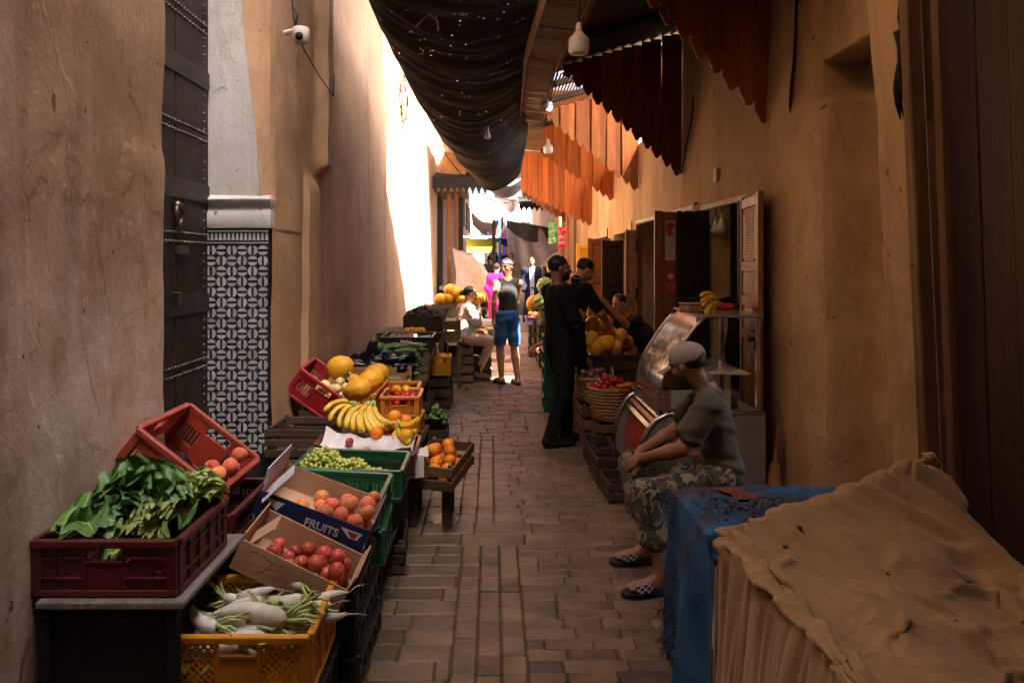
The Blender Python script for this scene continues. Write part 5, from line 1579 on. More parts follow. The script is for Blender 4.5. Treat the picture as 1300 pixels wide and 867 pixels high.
# near leaf of the first shop: its face looks into the alley
door_leaf((2.105,6.47), ang_of(-0.10,-0.74), 0.74, 2.19, [0.06,0.45,1.07,1.34,1.62,2.13], MT['wood_red'],
    [('paper',0.37,1.865,0.34,0.42), ('paper',0.37,1.20,0.34,0.22), ('paper',0.40,1.49,0.32,0.14), ('red',0.37,0.87,0.28,0.22), ('red',0.37,0.62,0.28,0.18), ('logo',0.37,0.89,0.06,MT['ink_white'])], bolt=True)
door_leaf((1.90,7.92), 0.0, 0.24, 2.18, [0.06,0.5,1.1,1.35,2.12], MT['wood_plank'])
door_leaf((1.70,8.06), 0.0, 0.40, 2.19, [0.06,0.55,1.15,1.62,2.13], MT['wood_red'],
    [('paper',0.165,1.88,0.105,0.42), ('logo',0.165,2.03,0.04,MT['sticker_red']), ('red',0.165,1.99,0.09,0.12), ('red',0.165,1.45,0.085,0.24), ('logo',0.165,1.50,0.030,MT['ink_white'])])
lfw = wood('tan varnished wood', (0.36,0.18,0.075), (0.25,0.115,0.045), 0.4)
door_leaf((1.955,11.30), 0.05, 0.185, 2.13, [0.06,0.40,0.74,1.08,1.42,1.76,2.08], lfw)
door_leaf((1.72,13.9), 0.0, 0.42, 2.08, [0.06,0.7,1.3,2.02], MT['wood_red'])
door_leaf((1.75,12.3), 0.15, 0.36, 2.0, [0.06,0.7,1.3,1.95], MT['wood_plank'])
door_leaf((1.66,15.2), 0.0, 0.40, 2.0, [0.06,0.7,1.3,1.95], wood('yellow painted door', (0.62,0.30,0.03), (0.5,0.22,0.02), 0.5))
hg = MB()
for (x, y, z) in ((2.10,8.02,1.95),(2.10,8.02,1.35),(2.11,11.25,1.9),(2.11,11.25,1.2)): hg.box((x,y,z), (0.03,0.05,0.16))
rb(hg.build('hinge', MT['iron'], RB))
# things inside the first shop
bg_ = MB()
def bagf(u, v):
    x = 2.30 + 0.26*u + 0.04*math.sin(6*v+4*u); y = 7.70 - 0.05*math.sin(PI*u) + 0.03*math.sin(9*u+3*v)
    return (x + 0.10*v, y, 1.30 - 0.75*v + 0.03*math.sin(8*u))
bg_.grid(bagf, 14, 20)
tag(bg_.build('plastic_bag', M('black glossy plastic', (0.014,0.014,0.016), rough=0.25, bump=0.4, bscale=14, bdist=0.02), None, True), 'black plastic sheet hanging inside the shop behind the counter', 'plastic sheet')

def bulb(label, top, length, R, kind='led', name='light_bulb', group=None):
    """hanging lamp: cord from top, then cap and glass; lit lamps are none in the photograph"""
    root = empty(name, Vector(top)); tag(root, label, 'light bulb', group)
    MB().tube([(0,0,0),(0.006,0.004,-length*0.5),(0,0,-length)], 0.005, 6).build('cord', MT['cable'], root, True)
    z = -length
    if kind == 'led':
        MB().lathe([(0.014,z+0.04),(0.022,z+0.02),(0.024,z-R*0.3)], 14).build('socket', MT['bulb_cap'], root, 40)
        MB().lathe([(0.024,z-R*0.3),(R*0.55,z-R*0.62),(R*0.92,z-R*0.95),(R,z-R*1.25),(R,z-R*1.35)], 20).build('cap', MT['bulb_cap'], root, 40)
        MB().lathe([(R*0.99,z-R*1.352),(R*0.99,z-R*2.15),(R*0.86,z-R*2.42),(R*0.4,z-R*2.5),(1e-6,z-R*2.52)], 20).build('glass', MT['glass_bulb'], root, 50)
    else:
        MB().lathe([(0.012,z+0.02),(0.017,z),(0.017,z-0.03)], 12).build('socket', MT['bulb_cap'], root, 40)
        MB().lathe([(0.016,z-0.03),(R*0.55,z-0.03-R*0.8),(R,z-0.03-R*1.7),(R*0.85,z-0.03-R*2.4),(1e-6,z-0.03-R*2.75)], 16).build('glass', MT['glass_bulb'], root, True)
p = W(735,40,180); bulb('largest white bulb with a wide cap hanging nearest under the canopy edge', (p.x,p.y,3.72), 3.72-p.z-0.02, 0.074)
p = W(694,124,104); bulb('second white bulb along the canopy edge', (p.x,p.y,3.72), max(0.03,3.72-p.z), 0.075)
p = W(696,180,76); bulb('third white bulb along the canopy edge before the orange planks', (p.x,p.y,3.72), max(0.03,3.72-p.z), 0.08)
p = W(619,163,98); bulb('clear pear shaped bulb hanging from the shade net', (p.x,p.y,p.z+0.25), 0.25, 0.042, 'pear')
p = W(916,276,126); bulb('white bulb hanging inside the first shop', (p.x,p.y,p.z+0.16), 0.14, 0.062, 'pear')
p = W(908,280,124); bulb('greenish second bulb beside the white one inside the first shop', (p.x,p.y,p.z+0.16), 0.14, 0.05, 'pear')
# dark pendant with a ring of small lamps
p = W(636,120,100)
root = empty('pendant_lamp', p); tag(root, 'dark round pendant lamp with a ring of small white diodes under the net', 'pendant lamp')
MB().lathe([(0.02,0.10),(0.035,0.06),(0.06,0.02),(0.15,-0.10),(0.155,-0.13),(0.13,-0.135),(1e-6,-0.13)], 22).build('lamp_shade', MT['black'], root, 40)
MB().tube([(0,0,0.1),(0,0,0.45)], 0.006, 6).build('cord', MT['cable'], root)
m = MB()
for k in range(34):
    a = k*2.4; r = 0.022*math.sqrt(k)
    m.ell((r*math.cos(a), r*math.sin(a), -0.138), (0.009,0.009,0.006), nu=7, nv=4)
tag(m.build('diodes', MT['glass_bulb'], root, True), kind='stuff')

# ------------------------------------------------------------ refrigerated counter
CT = empty('display_counter', Vector((1.5,6.0,0))); tag(CT, 'curved steel and glass refrigerated counter in front of the first shop', 'display counter')
CTi = Matrix.Translation((-1.5,-6.0,0))
def ct(o): o.matrix_parent_inverse = CTi; return o
CY0, CY1 = 5.58, 6.46
prof = [(1.548,1.272),(1.496,1.224),(1.445,1.16),(1.393,1.087),(1.342,1.009),(1.299,0.940),(1.264,0.872),(1.238,0.794),(1.221,0.717),(1.208,0.631),(1.204,0.565)]
mirror = M('tinted curved glass', (0.60,0.58,0.55), (0.50,0.48,0.46), rough=0.14, bump=0.05, bscale=7, metal=0.85, orand=0, dirt=(0.34,0.31,0.28), dscale=5, dlo=0.5, dhi=0.8)
m = MB(); n = len(prof); ysx = [CY0 + (CY1-CY0)*k/3 for k in range(4)]
vsz = [(x, y, z) for (x, z) in prof for y in ysx] + [(x+0.008, y, z-0.002) for (x, z) in prof for y in ysx]
fs = []
for i in range(n-1):
    for k in range(3):
        a = i*4+k; fs.append((a, a+4, a+5, a+1)); b = n*4+a; fs.append((b, b+1, b+5, b+4))
    for k in (0, 3):
        a = i*4+k; b = n*4+a; fs.append((a, b, b+4, a+4))
ct(m.add(vsz, fs).build('curved_front', mirror, CT, 40))
for y in (CY0, CY1): ct(MB().tube([(x-0.005, y, z) for (x, z) in prof], 0.009, 6).build('front_trim', MT['steel'], CT, True))
ct(MB().box((1.745,6.02,1.283), (0.43,0.98,0.022), ch=0.006).build('top_slab', M('grey glass top', (0.20,0.20,0.19), rough=0.2, bump=0, orand=0), CT))
plate_prof = [(1.95,0.60),(1.40,0.60),(1.25,0.585),(1.17,0.545),(1.11,0.47),(1.06,0.36),(1.032,0.22),(1.03,0.09),(1.05,0.0)]
plate_m = M('grey painted end plate', (0.24,0.24,0.235), (0.17,0.17,0.165), rough=0.35, orand=0)
for y in (5.50, 6.52):
    ct(MB().prism(plate_prof + [(1.95,0.0)], 0.018, Matrix.Translation((0,y,0)) @ FRONT).build('end_plate', plate_m, CT))
    ct(MB().tube([(p_[0], y-0.009, p_[1]) for p_ in plate_prof], 0.020, 8).build('plate_rim', MT['steel'], CT, True))
red = M('red enamel front', (0.46,0.06,0.045), (0.36,0.045,0.035), rough=0.3, bump=0.03, orand=0)
pp = [(1.22,0.46),(1.15,0.37),(1.115,0.23),(1.11,0.02)]
vsz = [(x, y, z) for (x, z) in pp for y in (5.52, 6.50)]
ct(MB().add(vsz, [(i*2, i*2+1, i*2+3, i*2+2) for i in range(3)]).build('front_panel', red, CT, True))
for i, (x, z) in enumerate([(1.212,0.552),(1.172,0.520),(1.138,0.480)]):
    ct(MB().box((x,6.0,z), (0.034,0.97,0.012), Euler((0,-0.75,0)).to_matrix()).build('bumper_rail', MT['steel'] if i != 1 else red, CT))
ct(MB().box((1.58,6.0,0.592), (0.70,0.96,0.014)).build('deck', MT['steel'], CT))
for y in (CY0, CY1): ct(MB().box((1.93,y,0.94), (0.03,0.03,0.66)).build('post', MT['steel'], CT))
ct(MB().box((1.66,6.02,0.86), (0.44,0.84,0.012)).build('shelf', MT['tile_white'], CT))
ct(MB().box((1.52,5.60,0.675), (0.44,0.012,0.13)).build('drawer_front', M('pale green enamel', (0.30,0.36,0.32), (0.24,0.29,0.26), rough=0.4, orand=0), CT))
# goods on and against the counter
pc = empty('soda_carton', TRS((1.27,5.425,0.20), 6, 24, 3)); tag(pc, 'red drinks carton with white swirls leaning against the end of the counter', 'carton')
MB().box((0,0,0.10), (0.31,0.06,0.19), ch=0.004).build('box', MT['sticker_red'], pc)
m = MB()
def waves(z, a, L, ph):
    P = [Vector((-L/2+L*i/14, -0.0315, z + a*math.sin(ph+i*0.9))) for i in range(15)]
    for q, r in zip(P[:-1], P[1:]): m.bar(q, r, 0.002, 0.009, up=(r-q).cross(Vector((0,1,0))), ch=0)
waves(0.11, 0.016, 0.22, 0); waves(0.07, 0.010, 0.25, 1.3); waves(0.15, 0.006, 0.16, 2.0)
m.build('printed_swirl', MT['ink_white'], pc)
hand_of_bananas('short bunch of bananas on top of the counter', TRS((1.70,5.80,1.385), -10, 62, 25), 4, seed=11, sc=0.95)
tb = empty('plastic_tub', TRS((1.52,5.86,1.295), 0, 0, 20)); tag(tb, 'clear lidded tub of sweets on the counter beside the bananas', 'tub')
MB().box((0,0,0.03), (0.15,0.12,0.06), ch=0.01).build('tub', M('orange tub', (0.45,0.12,0.04), (0.4,0.3,0.2), scale=30, rough=0.3, orand=0), tb)
MB().box((0,0,0.066), (0.16,0.13,0.012), ch=0.004).build('lid', M('clear lid', (0.45,0.43,0.40), rough=0.15, bump=0, orand=0), tb)
o = MB().box((0,0,0), (0.17,0.10,0.05), ch=0.015).build('red_tray', MT['sticker_red'], None); o.location = (1.84,6.15,1.320); tag(o, 'flat red plastic tray on the counter behind the bananas', 'tray')
m = MB().tube([(1.56,6.42,1.38),(1.92,6.38,1.36)], 0.012, 6); m.box((1.60,6.42,1.335),(0.03,0.03,0.085)); m.box((1.90,6.385,1.33),(0.03,0.03,0.07))
tag(m.build('scale_rail', MT['black'], None), 'black metal rail standing across the back of the counter', 'rail')

# ------------------------------------------------------------ crates, baskets and melons on the right
wood_crate('lowest small wooden crate at the near end of the right hand row, beside the counter', TRS((0.895,5.50,0), rz=3), 0.20, 0.36, 0.15, MT['wood_crate_d'], n=2)
wood_crate('wooden crate second from the near end of the right hand row', TRS((0.885,5.92,0), rz=2), 0.22, 0.40, 0.21, MT['wood_crate_d'], n=3)
wood_crate('pale wooden crate under the pepper basket', TRS((1.06,6.80,0), rz=-2), 0.34, 0.40, 0.29, MT['wood_crate'], n=3)
wood_crate('low wooden crate beside the aisle in front of the pepper basket crate', TRS((0.88,6.36,0), rz=3), 0.20, 0.40, 0.20, MT['wood_crate_d'], n=2, base=False)
wood_crate('wooden crate under the onion basket', TRS((0.98,7.26,0), rz=3), 0.34, 0.44, 0.36, MT['wood_crate'], n=3)
for k in range(2):
    wood_crate(['lower','upper'][k] + ' of two wooden crates under the melon pile', TRS((1.30,8.0,0.345*k), rz=-3+5*k), 0.60, 0.55, 0.34, MT['wood_crate_d'], n=3)
def basket(label, Mw, r0, r1, h, handles=True):
    root = empty('woven_basket', Mw); tag(root, label, 'basket')
    m = MB(); n = 10
    for i in range(n):
        t = i/(n-1); r = r0 + (r1-r0)*t**0.7; z = 0.012 + h*t
        P = [((r+0.004*math.sin(14*a+i*PI))*math.cos(a), (r+0.004*math.sin(14*a+i*PI))*math.sin(a), z+0.003*math.sin(5*a+i)) for a in [2*PI*k/56 for k in range(56)]]
        m.tube(P, h/n*0.60, 6, closed=True)
    m.lathe([(1e-6,0.006),(r0,0.006)], 20)
    m.build('weave', MT['straw'], root, 60)
    mm = MB(); P = [(r1*1.01*math.cos(a), r1*1.01*math.sin(a), h+0.02+0.006*math.sin(3*a)) for a in [2*PI*k/40 for k in range(40)]]
    mm.tube(P, 0.013, 7, closed=True); mm.build('rim', MT['straw'], root, True)
    if handles:
        for s_ in (-1, 1):
            P = [(s_*r1*0.98, 0.09*math.cos(a), h+0.02+0.09*math.sin(a)) for a in [PI*k/10 for k in range(11)]]
            MB().tube(P, 0.010, 6).build('handle', MT['straw'], root, True)
MBk = TRS((1.045,6.78,0.295)); basket('woven straw basket heaped with red peppers', MBk, 0.14, 0.205, 0.26, False)
rnd = random.Random(5)
sp = []
for i in range(400):
    a, b = rnd.uniform(-1,1), rnd.uniform(-1,1)
    if a*a+b*b < 0.98:
        x, y = 0.185*a, 0.185*b; r = 0.027
        z = 0.23
        for (ox,oy,oz,orr) in sp:
            d2 = (x-ox)**2+(y-oy)**2
            if d2 < (r+orr)**2*0.9: z = max(z, oz+math.sqrt((r+orr)**2*0.9-d2))
        if z < 0.27 + 0.09*(1-a*a-b*b): sp.append((x,y,z,r))
    if len(sp) > 70: break
fruits('red_pepper', FR['pepper'], MBk, sp, 'shiny red pepper heaped in the woven basket', 'pepper', 'peppers in the woven basket', 31)
cm = None
for i in range(7):
    m = MB().tube([(0,0,0),(0.05,0.004*i,0.0),(0.11,0.0,0.004),(0.14,0,0.004)], [0.013,0.012,0.007,0.002], 8) if cm is None else None
    if m: cm = m.mesh('carrot', MT['carrot'], True)
    o = obj_from('carrot', cm);  o.matrix_world = MBk @ TRS((0.02+0.02*i, -0.14-0.006*i, 0.30+0.006*(i%3)), 0, -8, -50+25*i); tag(o, '%s carrot from the left over the near rim of the pepper basket' % ORD[i+1], 'carrot', 'carrots on the pepper basket')
MBo = TRS((0.96,7.26,0.365)); basket('darker woven basket of garlic and onions beside the standing man', MBo, 0.13, 0.17, 0.20, True)
fruits('onion', FR['onion'], MBo, [s_ for s_ in pack(24,-0.13,0.13,-0.13,0.13,0.033,0.13,seed=34)], 'pinkish onion in the darker woven basket', 'onion', 'onions in the darker basket', 35, 0.4)
for i, (px, py, s, sc, rz) in enumerate([(752,413,120,0.082,20),(768,411,118,0.080,60),(750,432,124,0.080,100),(768,437,126,0.088,80),(787,428,120,0.084,10),(763,421,114,0.078,120),(782,441,126,0.068,45),(775,425,112,0.08,15),(795,436,118,0.075,80),(758,443,127,0.07,30)]):
    o = obj_from('melon', FR['melon']); o.matrix_world = TRS(W(px,py,s), 25+rnd.uniform(-20,40), rnd.uniform(-20,20), rz) @ Matrix.Scale(sc,4)
    tag(o, 'yellow melon of the pile before the shopkeeper, ' + ['at the upper left','top centre','at the lower left','large one low in the centre','in the middle','back of the top','at the lower right','behind the middle','farthest right','lowest, between left and centre'][i], 'melon', 'melons piled in front of the shopkeeper')
for i in range(5):
    plastic_crate(['lowest','second','middle','fourth','topmost'][i]+' of the tall stack of dark green crates behind the standing men', TRS((0.80,8.75,0.17*i), 0,0,random.uniform(-2,2)), 0.44, 0.40, 0.168, MT['p_green'], 'slot')
for i in range(3):
    plastic_crate(['lowest','second','third'][i]+' of the black crates under the purple crate', TRS((0.84,13.7,0.19*i)), 0.38, 0.4, 0.185, MT['p_black'], 'grid')
plastic_crate('purple crate on top of the black crates', TRS((0.80,13.7,0.575)), 0.42, 0.42, 0.13, MT['p_purple'], 'slot')
fruits('peach', FR['peach'], TRS((0.80,13.7,0.575)), pack(14,-0.17,0.17,-0.17,0.17,0.045,0.06,seed=3), 'reddish fruit in the purple crate', 'fruit', 'fruit in the purple crate', 5)
def wmelon():
    m, nt, b = nodes_of('striped watermelon rind')
    tc = N(nt, 'ShaderNodeTexCoord'); sx = N(nt, 'ShaderNodeSeparateXYZ'); nt.links.new(tc.outputs['Object'], sx.inputs[0])
    at = math_node(nt, 'ARCTAN2', sx.outputs['X'], sx.outputs['Y'])
    nz = noise_node(nt, tc.outputs['Object'], 5.0, 4, 0.6)
    s = math_node(nt, 'SINE', math_node(nt, 'ADD', math_node(nt, 'MULTIPLY', at, 9.0), math_node(nt, 'MULTIPLY', nz, 6.0)))
    nt.links.new(mix_node(nt, ramp_node(nt, s, -0.3, 0.4), (0.03,0.10,0.025), (0.30,0.40,0.12)), b.inputs['Base Color'])
    b.inputs['Roughness'].default_value = 0.35
    return m
MT['wmelon'] = wmelon()
wmesh = mesh_melon('watermelon', MT['wmelon'], 8, 1.15)
wood_crate('tall wooden crate holding the watermelons behind the standing man', TRS((0.98,12.4,0.0)), 0.5, 0.6, 0.80, MT['wood_crate_d'], n=5)
for i, (px, py, s, lab) in enumerate([(692,363,79,'upper striped watermelon beside the standing man'),(689,382,79,'lower striped watermelon beside the yellow melon'),(700,376,77,'striped watermelon half hidden behind the standing man'),(694,398,78,'lowest striped watermelon above the purple crate')]):
    o = obj_from('watermelon', wmesh); o.matrix_world = TRS(W(px,py,s), 60, 20*i, 40*i) @ Matrix.Scale(0.135,4); tag(o, lab, 'watermelon')
o = obj_from('melon', FR['melon']); o.matrix_world = TRS(W(677,385,78), 10, 15, 0) @ Matrix.Scale(0.11,4); tag(o, 'yellow melon hanging beside the striped watermelons', 'melon')

# ------------------------------------------------------------ tables under cloth, near right
t = empty('market_table', Vector((1.3,2.5,0))); tag(t, 'plank table under the blue cloth and the tan sheet', 'table')
for i in range(2): slat(t, (-0.40+0.16*i, 0.28, 0.54), (0.9,0.15,0.025), MT['wood_crate_d'], (0,0,PI/2), nm='board')
slat(t, (-0.15, 0.68, 0.60), (0.7,0.16,0.025), MT['wood_crate_d'], nm='board')
for x_, y_ in ((-0.46,0.7),(0.15,0.7),(-0.44,-0.1),(-0.22,-0.1)): slat(t, (x_, y_, 0.26), (0.05,0.05,0.52), MT['wood_crate_d'], nm='leg')
def cloth(name, c1, c2, dirt, bs=240, rough=0.9, fade=None):
    return M(name, c1, c2, scale=3.0, rough=rough, bump=0.25, bscale=bs, bdist=0.002, orand=0, dirt=dirt, dscale=6, dlo=0.62, dhi=0.72, spec=0.2, sheen=0.2)
MT['blue_cloth'] = M('worn blue cloth', (0.014,0.065,0.17), (0.036,0.115,0.25), scale=4, rough=0.9, bump=0.3, bscale=200, bdist=0.002, orand=0, dirt=(0.055,0.042,0.040), dscale=4.5, dlo=0.50, dhi=0.60, spec=0.1)
MT['tan_cloth'] = cloth('tan canvas sheet', (0.36,0.225,0.105), (0.28,0.17,0.078), (0.15,0.09,0.042))
def blue_fn(u, v):
    # u: 0 hem at floor on the aisle side -> over the edge -> across; v: near to far
    L1 = 0.70; L2 = 1.10
    s = u*(L1+L2)
    y = 2.60 + 0.70*v
    if s < L1:
        z = 0.03 + s; x = 0.775 - 0.035*(1-s/L1)*(1+0.6*math.sin(9*y)) - 0.02*math.sin(17*y+2)*(1-s/L1) - 0.012
        z = min(z, 0.718)
    else:
        x = 0.77 + (s-L1); z = 0.722
    z += 0.008*rnoise((x,y,z), 5) + 0.006*rnoise((x,y,z), 14)
    if s > L1-0.03 and s < L1+0.03: z -= 0.006
    if v > 0.965: z -= 0.25*(v-0.965)/0.035*(1 if s >= L1 else 0.1)
    return (x + 0.008*rnoise((y,z,x), 9), y + 0.01*rnoise((x,z,y), 4), z)
def blue_cut(u, v):
    x, y, z = blue_fn(u, v)
    if x > 0.76: z = min(z, tan_base(x, y) - 0.09) if (2.64 + 0.85*(min(x,1.97)-0.7)/1.27) > y - 0.02 else z
    return (x, y, z)
PK = Vector((1.955,3.47,0.79))
def tan_base(x, y):
    w = (x-0.7)/1.27
    t = max(0, 2.62 + 0.85*w - y)
    return 0.738 + 0.05*max(0,w)**3 - 0.40*max(0,w)*(1-math.exp(-t/0.30))
def on_tan(px, py):
    lo_, hi_ = 200.0, 700.0           # march the sight line down to the sheet
    for _ in range(40):
        s_ = (lo_+hi_)/2; p = W(px, py, s_)
        if p.z < tan_base(p.x, p.y): lo_ = s_
        else: hi_ = s_
    p = W(px, py, (lo_+hi_)/2); return (p.x, p.y)
CREASE = []
for pts, a_, w_ in [([(912,738),(1000,700),(1080,668),(1172,600)],0.024,0.050),([(930,778),(1010,742),(1090,706),(1168,612)],0.030,0.055),([(958,818),(1040,775),(1105,735)],0.022,0.045),
        ([(1116,812),(1112,770),(1122,722),(1172,606)],0.050,0.050),([(1050,850),(1095,812),(1150,797),(1205,812)],0.042,0.045),([(1180,612),(1205,690),(1250,745),(1300,800)],0.035,0.05),
        ([(1150,840),(1210,800),(1260,800),(1300,830)],0.030,0.04),([(985,866),(1010,838),(1075,828)],0.030,0.045),([(1140,760),(1190,738),(1240,748)],0.020,0.035),([(1160,690),(1215,700),(1255,760)],0.022,0.035),
        ([(1080,866),(1130,846),(1190,858)],0.03,0.04),([(960,745),(1040,735),(1105,762)],0.014,0.03),([(1225,866),(1250,838),(1300,850)],0.03,0.04)]:
    CREASE.append(([on_tan(*p_) for p_ in pts], a_, w_))
def tan_top(x, y):
    z = tan_base(x, y)
    e = min(1, max(0, (x-0.74)/0.16))
    wob = 0.012*rnoise((x,y,0), 7.0, 9)
    best = 0
    for pts, a_, w_ in CREASE:
        d = 9
        for (p0, p1) in zip(pts[:-1], pts[1:]):
            vx, vy = p1[0]-p0[0], p1[1]-p0[1]
            t_ = max(0, min(1, ((x-p0[0])*vx+(y-p0[1])*vy)/(vx*vx+vy*vy)))
            d = min(d, math.hypot(x-p0[0]-t_*vx, y-p0[1]-t_*vy))
        d = abs(d + wob)
        if d < 0.4: best += 0.9*a_*(0.95*math.exp(-(math.sqrt(d*d+0.00012)/w_)**1.35) - 0.45*math.exp(-((d-2.0*w_)/w_)**2))
    z += best*max(0.25, e)
    z += e*(0.024*rnoise((x,y,0), 2.6, 2) + 0.009*rnoise((x,y,0), 6.5, 3) + 0.002*rnoise((x,y,0), 17, 5))
    dx, dy = x-PK.x, y-PK.y
    r = math.hypot(dx, dy) + 1e-4; th = math.atan2(dy, dx)
    z += 0.022*math.sin(9*th+3*r) * math.exp(-r/0.5) * min(1, r/0.08)
    return z
def tan_fn(u, v):
    L1 = 0.72; L2 = 1.32
    s = u*(L1+L2)
    if s < L1:
        x = 0.734; k = s/L1
    else:
        x = 0.734 + (s-L1)
    w = (min(max(x,0.7),1.97)-0.7)/1.27
    yf = 2.64 + 0.85*w + 0.03*math.sin(PI*w)
    y = lerp(1.3, yf, v)
    zt = tan_top(max(x,0.735), y)
    if s < L1:
        fold = 0.022*math.sin(13*y + 2*rnoise((0,y,0),2)) + 0.012*math.sin(31*y)
        x = 0.730 - (1-k)*(0.045 + fold) - 0.012*math.sin(PI*k)
        z = lerp(0.02, zt, k)
        z = lerp(0.02, zt-0.022, k)
        if k > 0.90: x -= 0.010*math.sin(PI*(k-0.90)/0.10)
    else:
        z = zt
        if s-L1 < 0.05: z -= 0.022*(1-(s-L1)/0.05)**2
        if x > 1.96: z -= 0.8*(x-1.96)
    if v > 0.985: z -= 0.02*(v-0.985)/0.015*(1-w)
    return (x, y, z)
def settle_canvas():
    """let a slightly oversized sheet settle under gravity over the table and the goods, tied at its far corner"""
    nu, nv = 120, 96
    def start(u, v):
        x, y, z = tan_fn(u, v)
        return (x - (0.035 if u < 0.34 else 0), y, z + 0.012)
    cm = MB().grid(start, nu, nv).mesh('canvas_sheet', MT['tan_cloth'], True)
    co = bpy.data.objects.new('canvas_sheet', cm); col.objects.link(co)
    pin = co.vertex_groups.new(name='tied')
    W_ = nu+1
    ids = []
    for j in range(nv+1):
        for i in range(W_):
            x, y, z = cm.vertices[j*W_+i].co
            if (Vector((x,y,z)) - PK).length < 0.05: ids.append(j*W_+i)
            elif j == nv and i % 9 == 0 and x > 0.74: ids.append(j*W_+i)
            elif i == 0 and j % 10 == 0: ids.append(j*W_+i)
            elif i == nu and j % 7 == 0: ids.append(j*W_+i)
    pin.add(ids, 1.0, 'ADD')
    # what lies under it: the table and goods as one smooth form
    def under(u, v):
        x = 0.732 + 1.37*u; y = 1.15 + 2.5*v
        dx, dy = x-PK.x, y-PK.y; r = math.hypot(dx, dy); th = math.atan2(dy, dx)
        e = min(1, max(0, x-0.77)/0.2)
        rid = max(0, math.cos(9.5*th + 0.8 + 0.6*rnoise((x,y,0),1.5)))**2 * 0.045*min(1, r/0.25)*math.exp(-r/1.3)
        return (x, y, tan_base(x, y) - 0.012 + e*(rid + 0.045*rnoise((x,y,0), 3.0, 2)))
    um = MB().grid(under, 70, 90)
    um.grid(lambda u, v: (0.732, 1.15+2.5*v, tan_base(0.732, 1.15+2.5*v) - 0.010 - 0.75*u), 12, 60)
    uo = bpy.data.objects.new('form', um.mesh('form', MT['tan_cloth'])); col.objects.link(uo)
    uo.modifiers.new('c', 'COLLISION'); uo.collision.thickness_outer = 0.006; uo.collision.cloth_friction = 30
    cl = co.modifiers.new('cloth', 'CLOTH'); st = cl.settings
    st.quality = 5; st.mass = 0.25; st.tension_stiffness = 14; st.compression_stiffness = 8; st.shear_stiffness = 6; st.bending_stiffness = 0.15
    st.vertex_group_mass = 'tied'; st.shrink_min = -0.11; st.shrink_max = -0.11; st.air_damping = 3
    cl.collision_settings.distance_min = 0.006; cl.collision_settings.collision_quality = 2
    cl.collision_settings.use_self_collision = False
    cl.point_cache.frame_start = 1; cl.point_cache.frame_end = 60
    for f in range(1, 41): scene.frame_set(f)
    dg = bpy.context.evaluated_depsgraph_get()
    me = bpy.data.meshes.new_from_object(co.evaluated_get(dg))
    bpy.data.objects.remove(co); bpy.data.objects.remove(uo)
    scene.frame_set(1)
    me.name = 'canvas_sheet'; me.shade_smooth()
    return obj_from('canvas_sheet', me)
tn = settle_canvas()
tag(tn, 'rumpled tan canvas sheet tied up to the door frame and spread over the near table', 'cloth')
sb_ = tn.modifiers.new('smooth', 'SUBSURF'); sb_.levels = 1; sb_.render_levels = 1
so = tn.modifiers.new('thickness', 'SOLIDIFY'); so.thickness = 0.004; so.offset = 1
bl = MB().grid(blue_cut, 80, 70).build('blue_cloth', MT['blue_cloth'], None, True); tag(bl, 'worn blue cloth with a frayed edge draped over the far end of the table', 'cloth')
fr_ = MB(); rnd = random.Random(8)
clump = [(rnd.uniform(0.05,0.70), rnd.gauss(0,0.6), rnd.uniform(0.5,1.5)) for _ in range(34)]
for i in range(330):
    q_ = rnd.choice(clump)
    y = 3.29 - 0.16*rnd.random()**2; z = min(0.71, q_[0] + rnd.gauss(0,0.012))
    L = rnd.uniform(0.01, 0.065)*q_[2]; x = 0.755
    a = q_[1] + rnd.gauss(0, 0.5)
    pts = [(x - 0.0 - L*j/4*0.9*math.cos(a), y + rnd.gauss(0,0.006) + 0.02*j/4, z - L*(j/4)**1.5*0.8 + L*0.3*math.sin(a)*j/4) for j in range(5)]
    fr_.tube(pts, [0.0016,0.0014,0.0013,0.001,0.0006], 4)
for i in range(50):
    y = 3.28 - 0.5*rnd.random(); x = 0.74
    pts = [(x + rnd.gauss(0,0.008), y + rnd.gauss(0,0.008), 0.10 - 0.025*j) for j in range(4)]
    fr_.tube(pts, 0.0018, 4)
tag(fr_.build('frayed_threads', MT['blue_cloth'], bl), kind='stuff')
tw_ = MB()
for i in range(170):
    x, y = rnd.gauss(1.02, 0.14), rnd.gauss(2.98, 0.07)
    if not (0.80 < x < 1.5 and 2.62+0.85*(x-0.7)/1.27+0.05 < y < 3.22): continue
    a = rnd.uniform(0,6.3); L = rnd.uniform(0.008,0.035)
    tw_.tube([(x,y,0.731),(x+L*math.cos(a)*0.5,y+L*math.sin(a)*0.5+0.004,0.732+rnd.uniform(0,0.006)),(x+L*math.cos(a),y+L*math.sin(a),0.731)], rnd.uniform(0.0015,0.005), 4)
o = MB().grid(lambda u, v: (0.95+0.10*u+0.02*math.sin(5*v), 3.06+0.16*v, 0.7335+0.001*math.sin(9*u+5*v)), 8, 10).build('cloth_patch', M('faded red patch', (0.16,0.035,0.03), (0.11,0.03,0.03), rough=0.9, orand=0), bl, True)
tag(tw_.build('dry_twigs', MT['date'], None), 'dry stalks and twigs scattered on the blue cloth', 'twigs', None, 'stuff')
kt = MB(); kt.tube([PK+Vector((0.0,0.02,0.01)), PK+Vector((0.03,0.0,0.02)), PK+Vector((0.06,0.0,-0.02))], 0.012, 6); kt.ell(PK+Vector((0.02,0.01,0)), (0.025,0.02,0.025))
kt.build('tied_corner', MT['tan_cloth'], tn, True)
cl_ = MB()
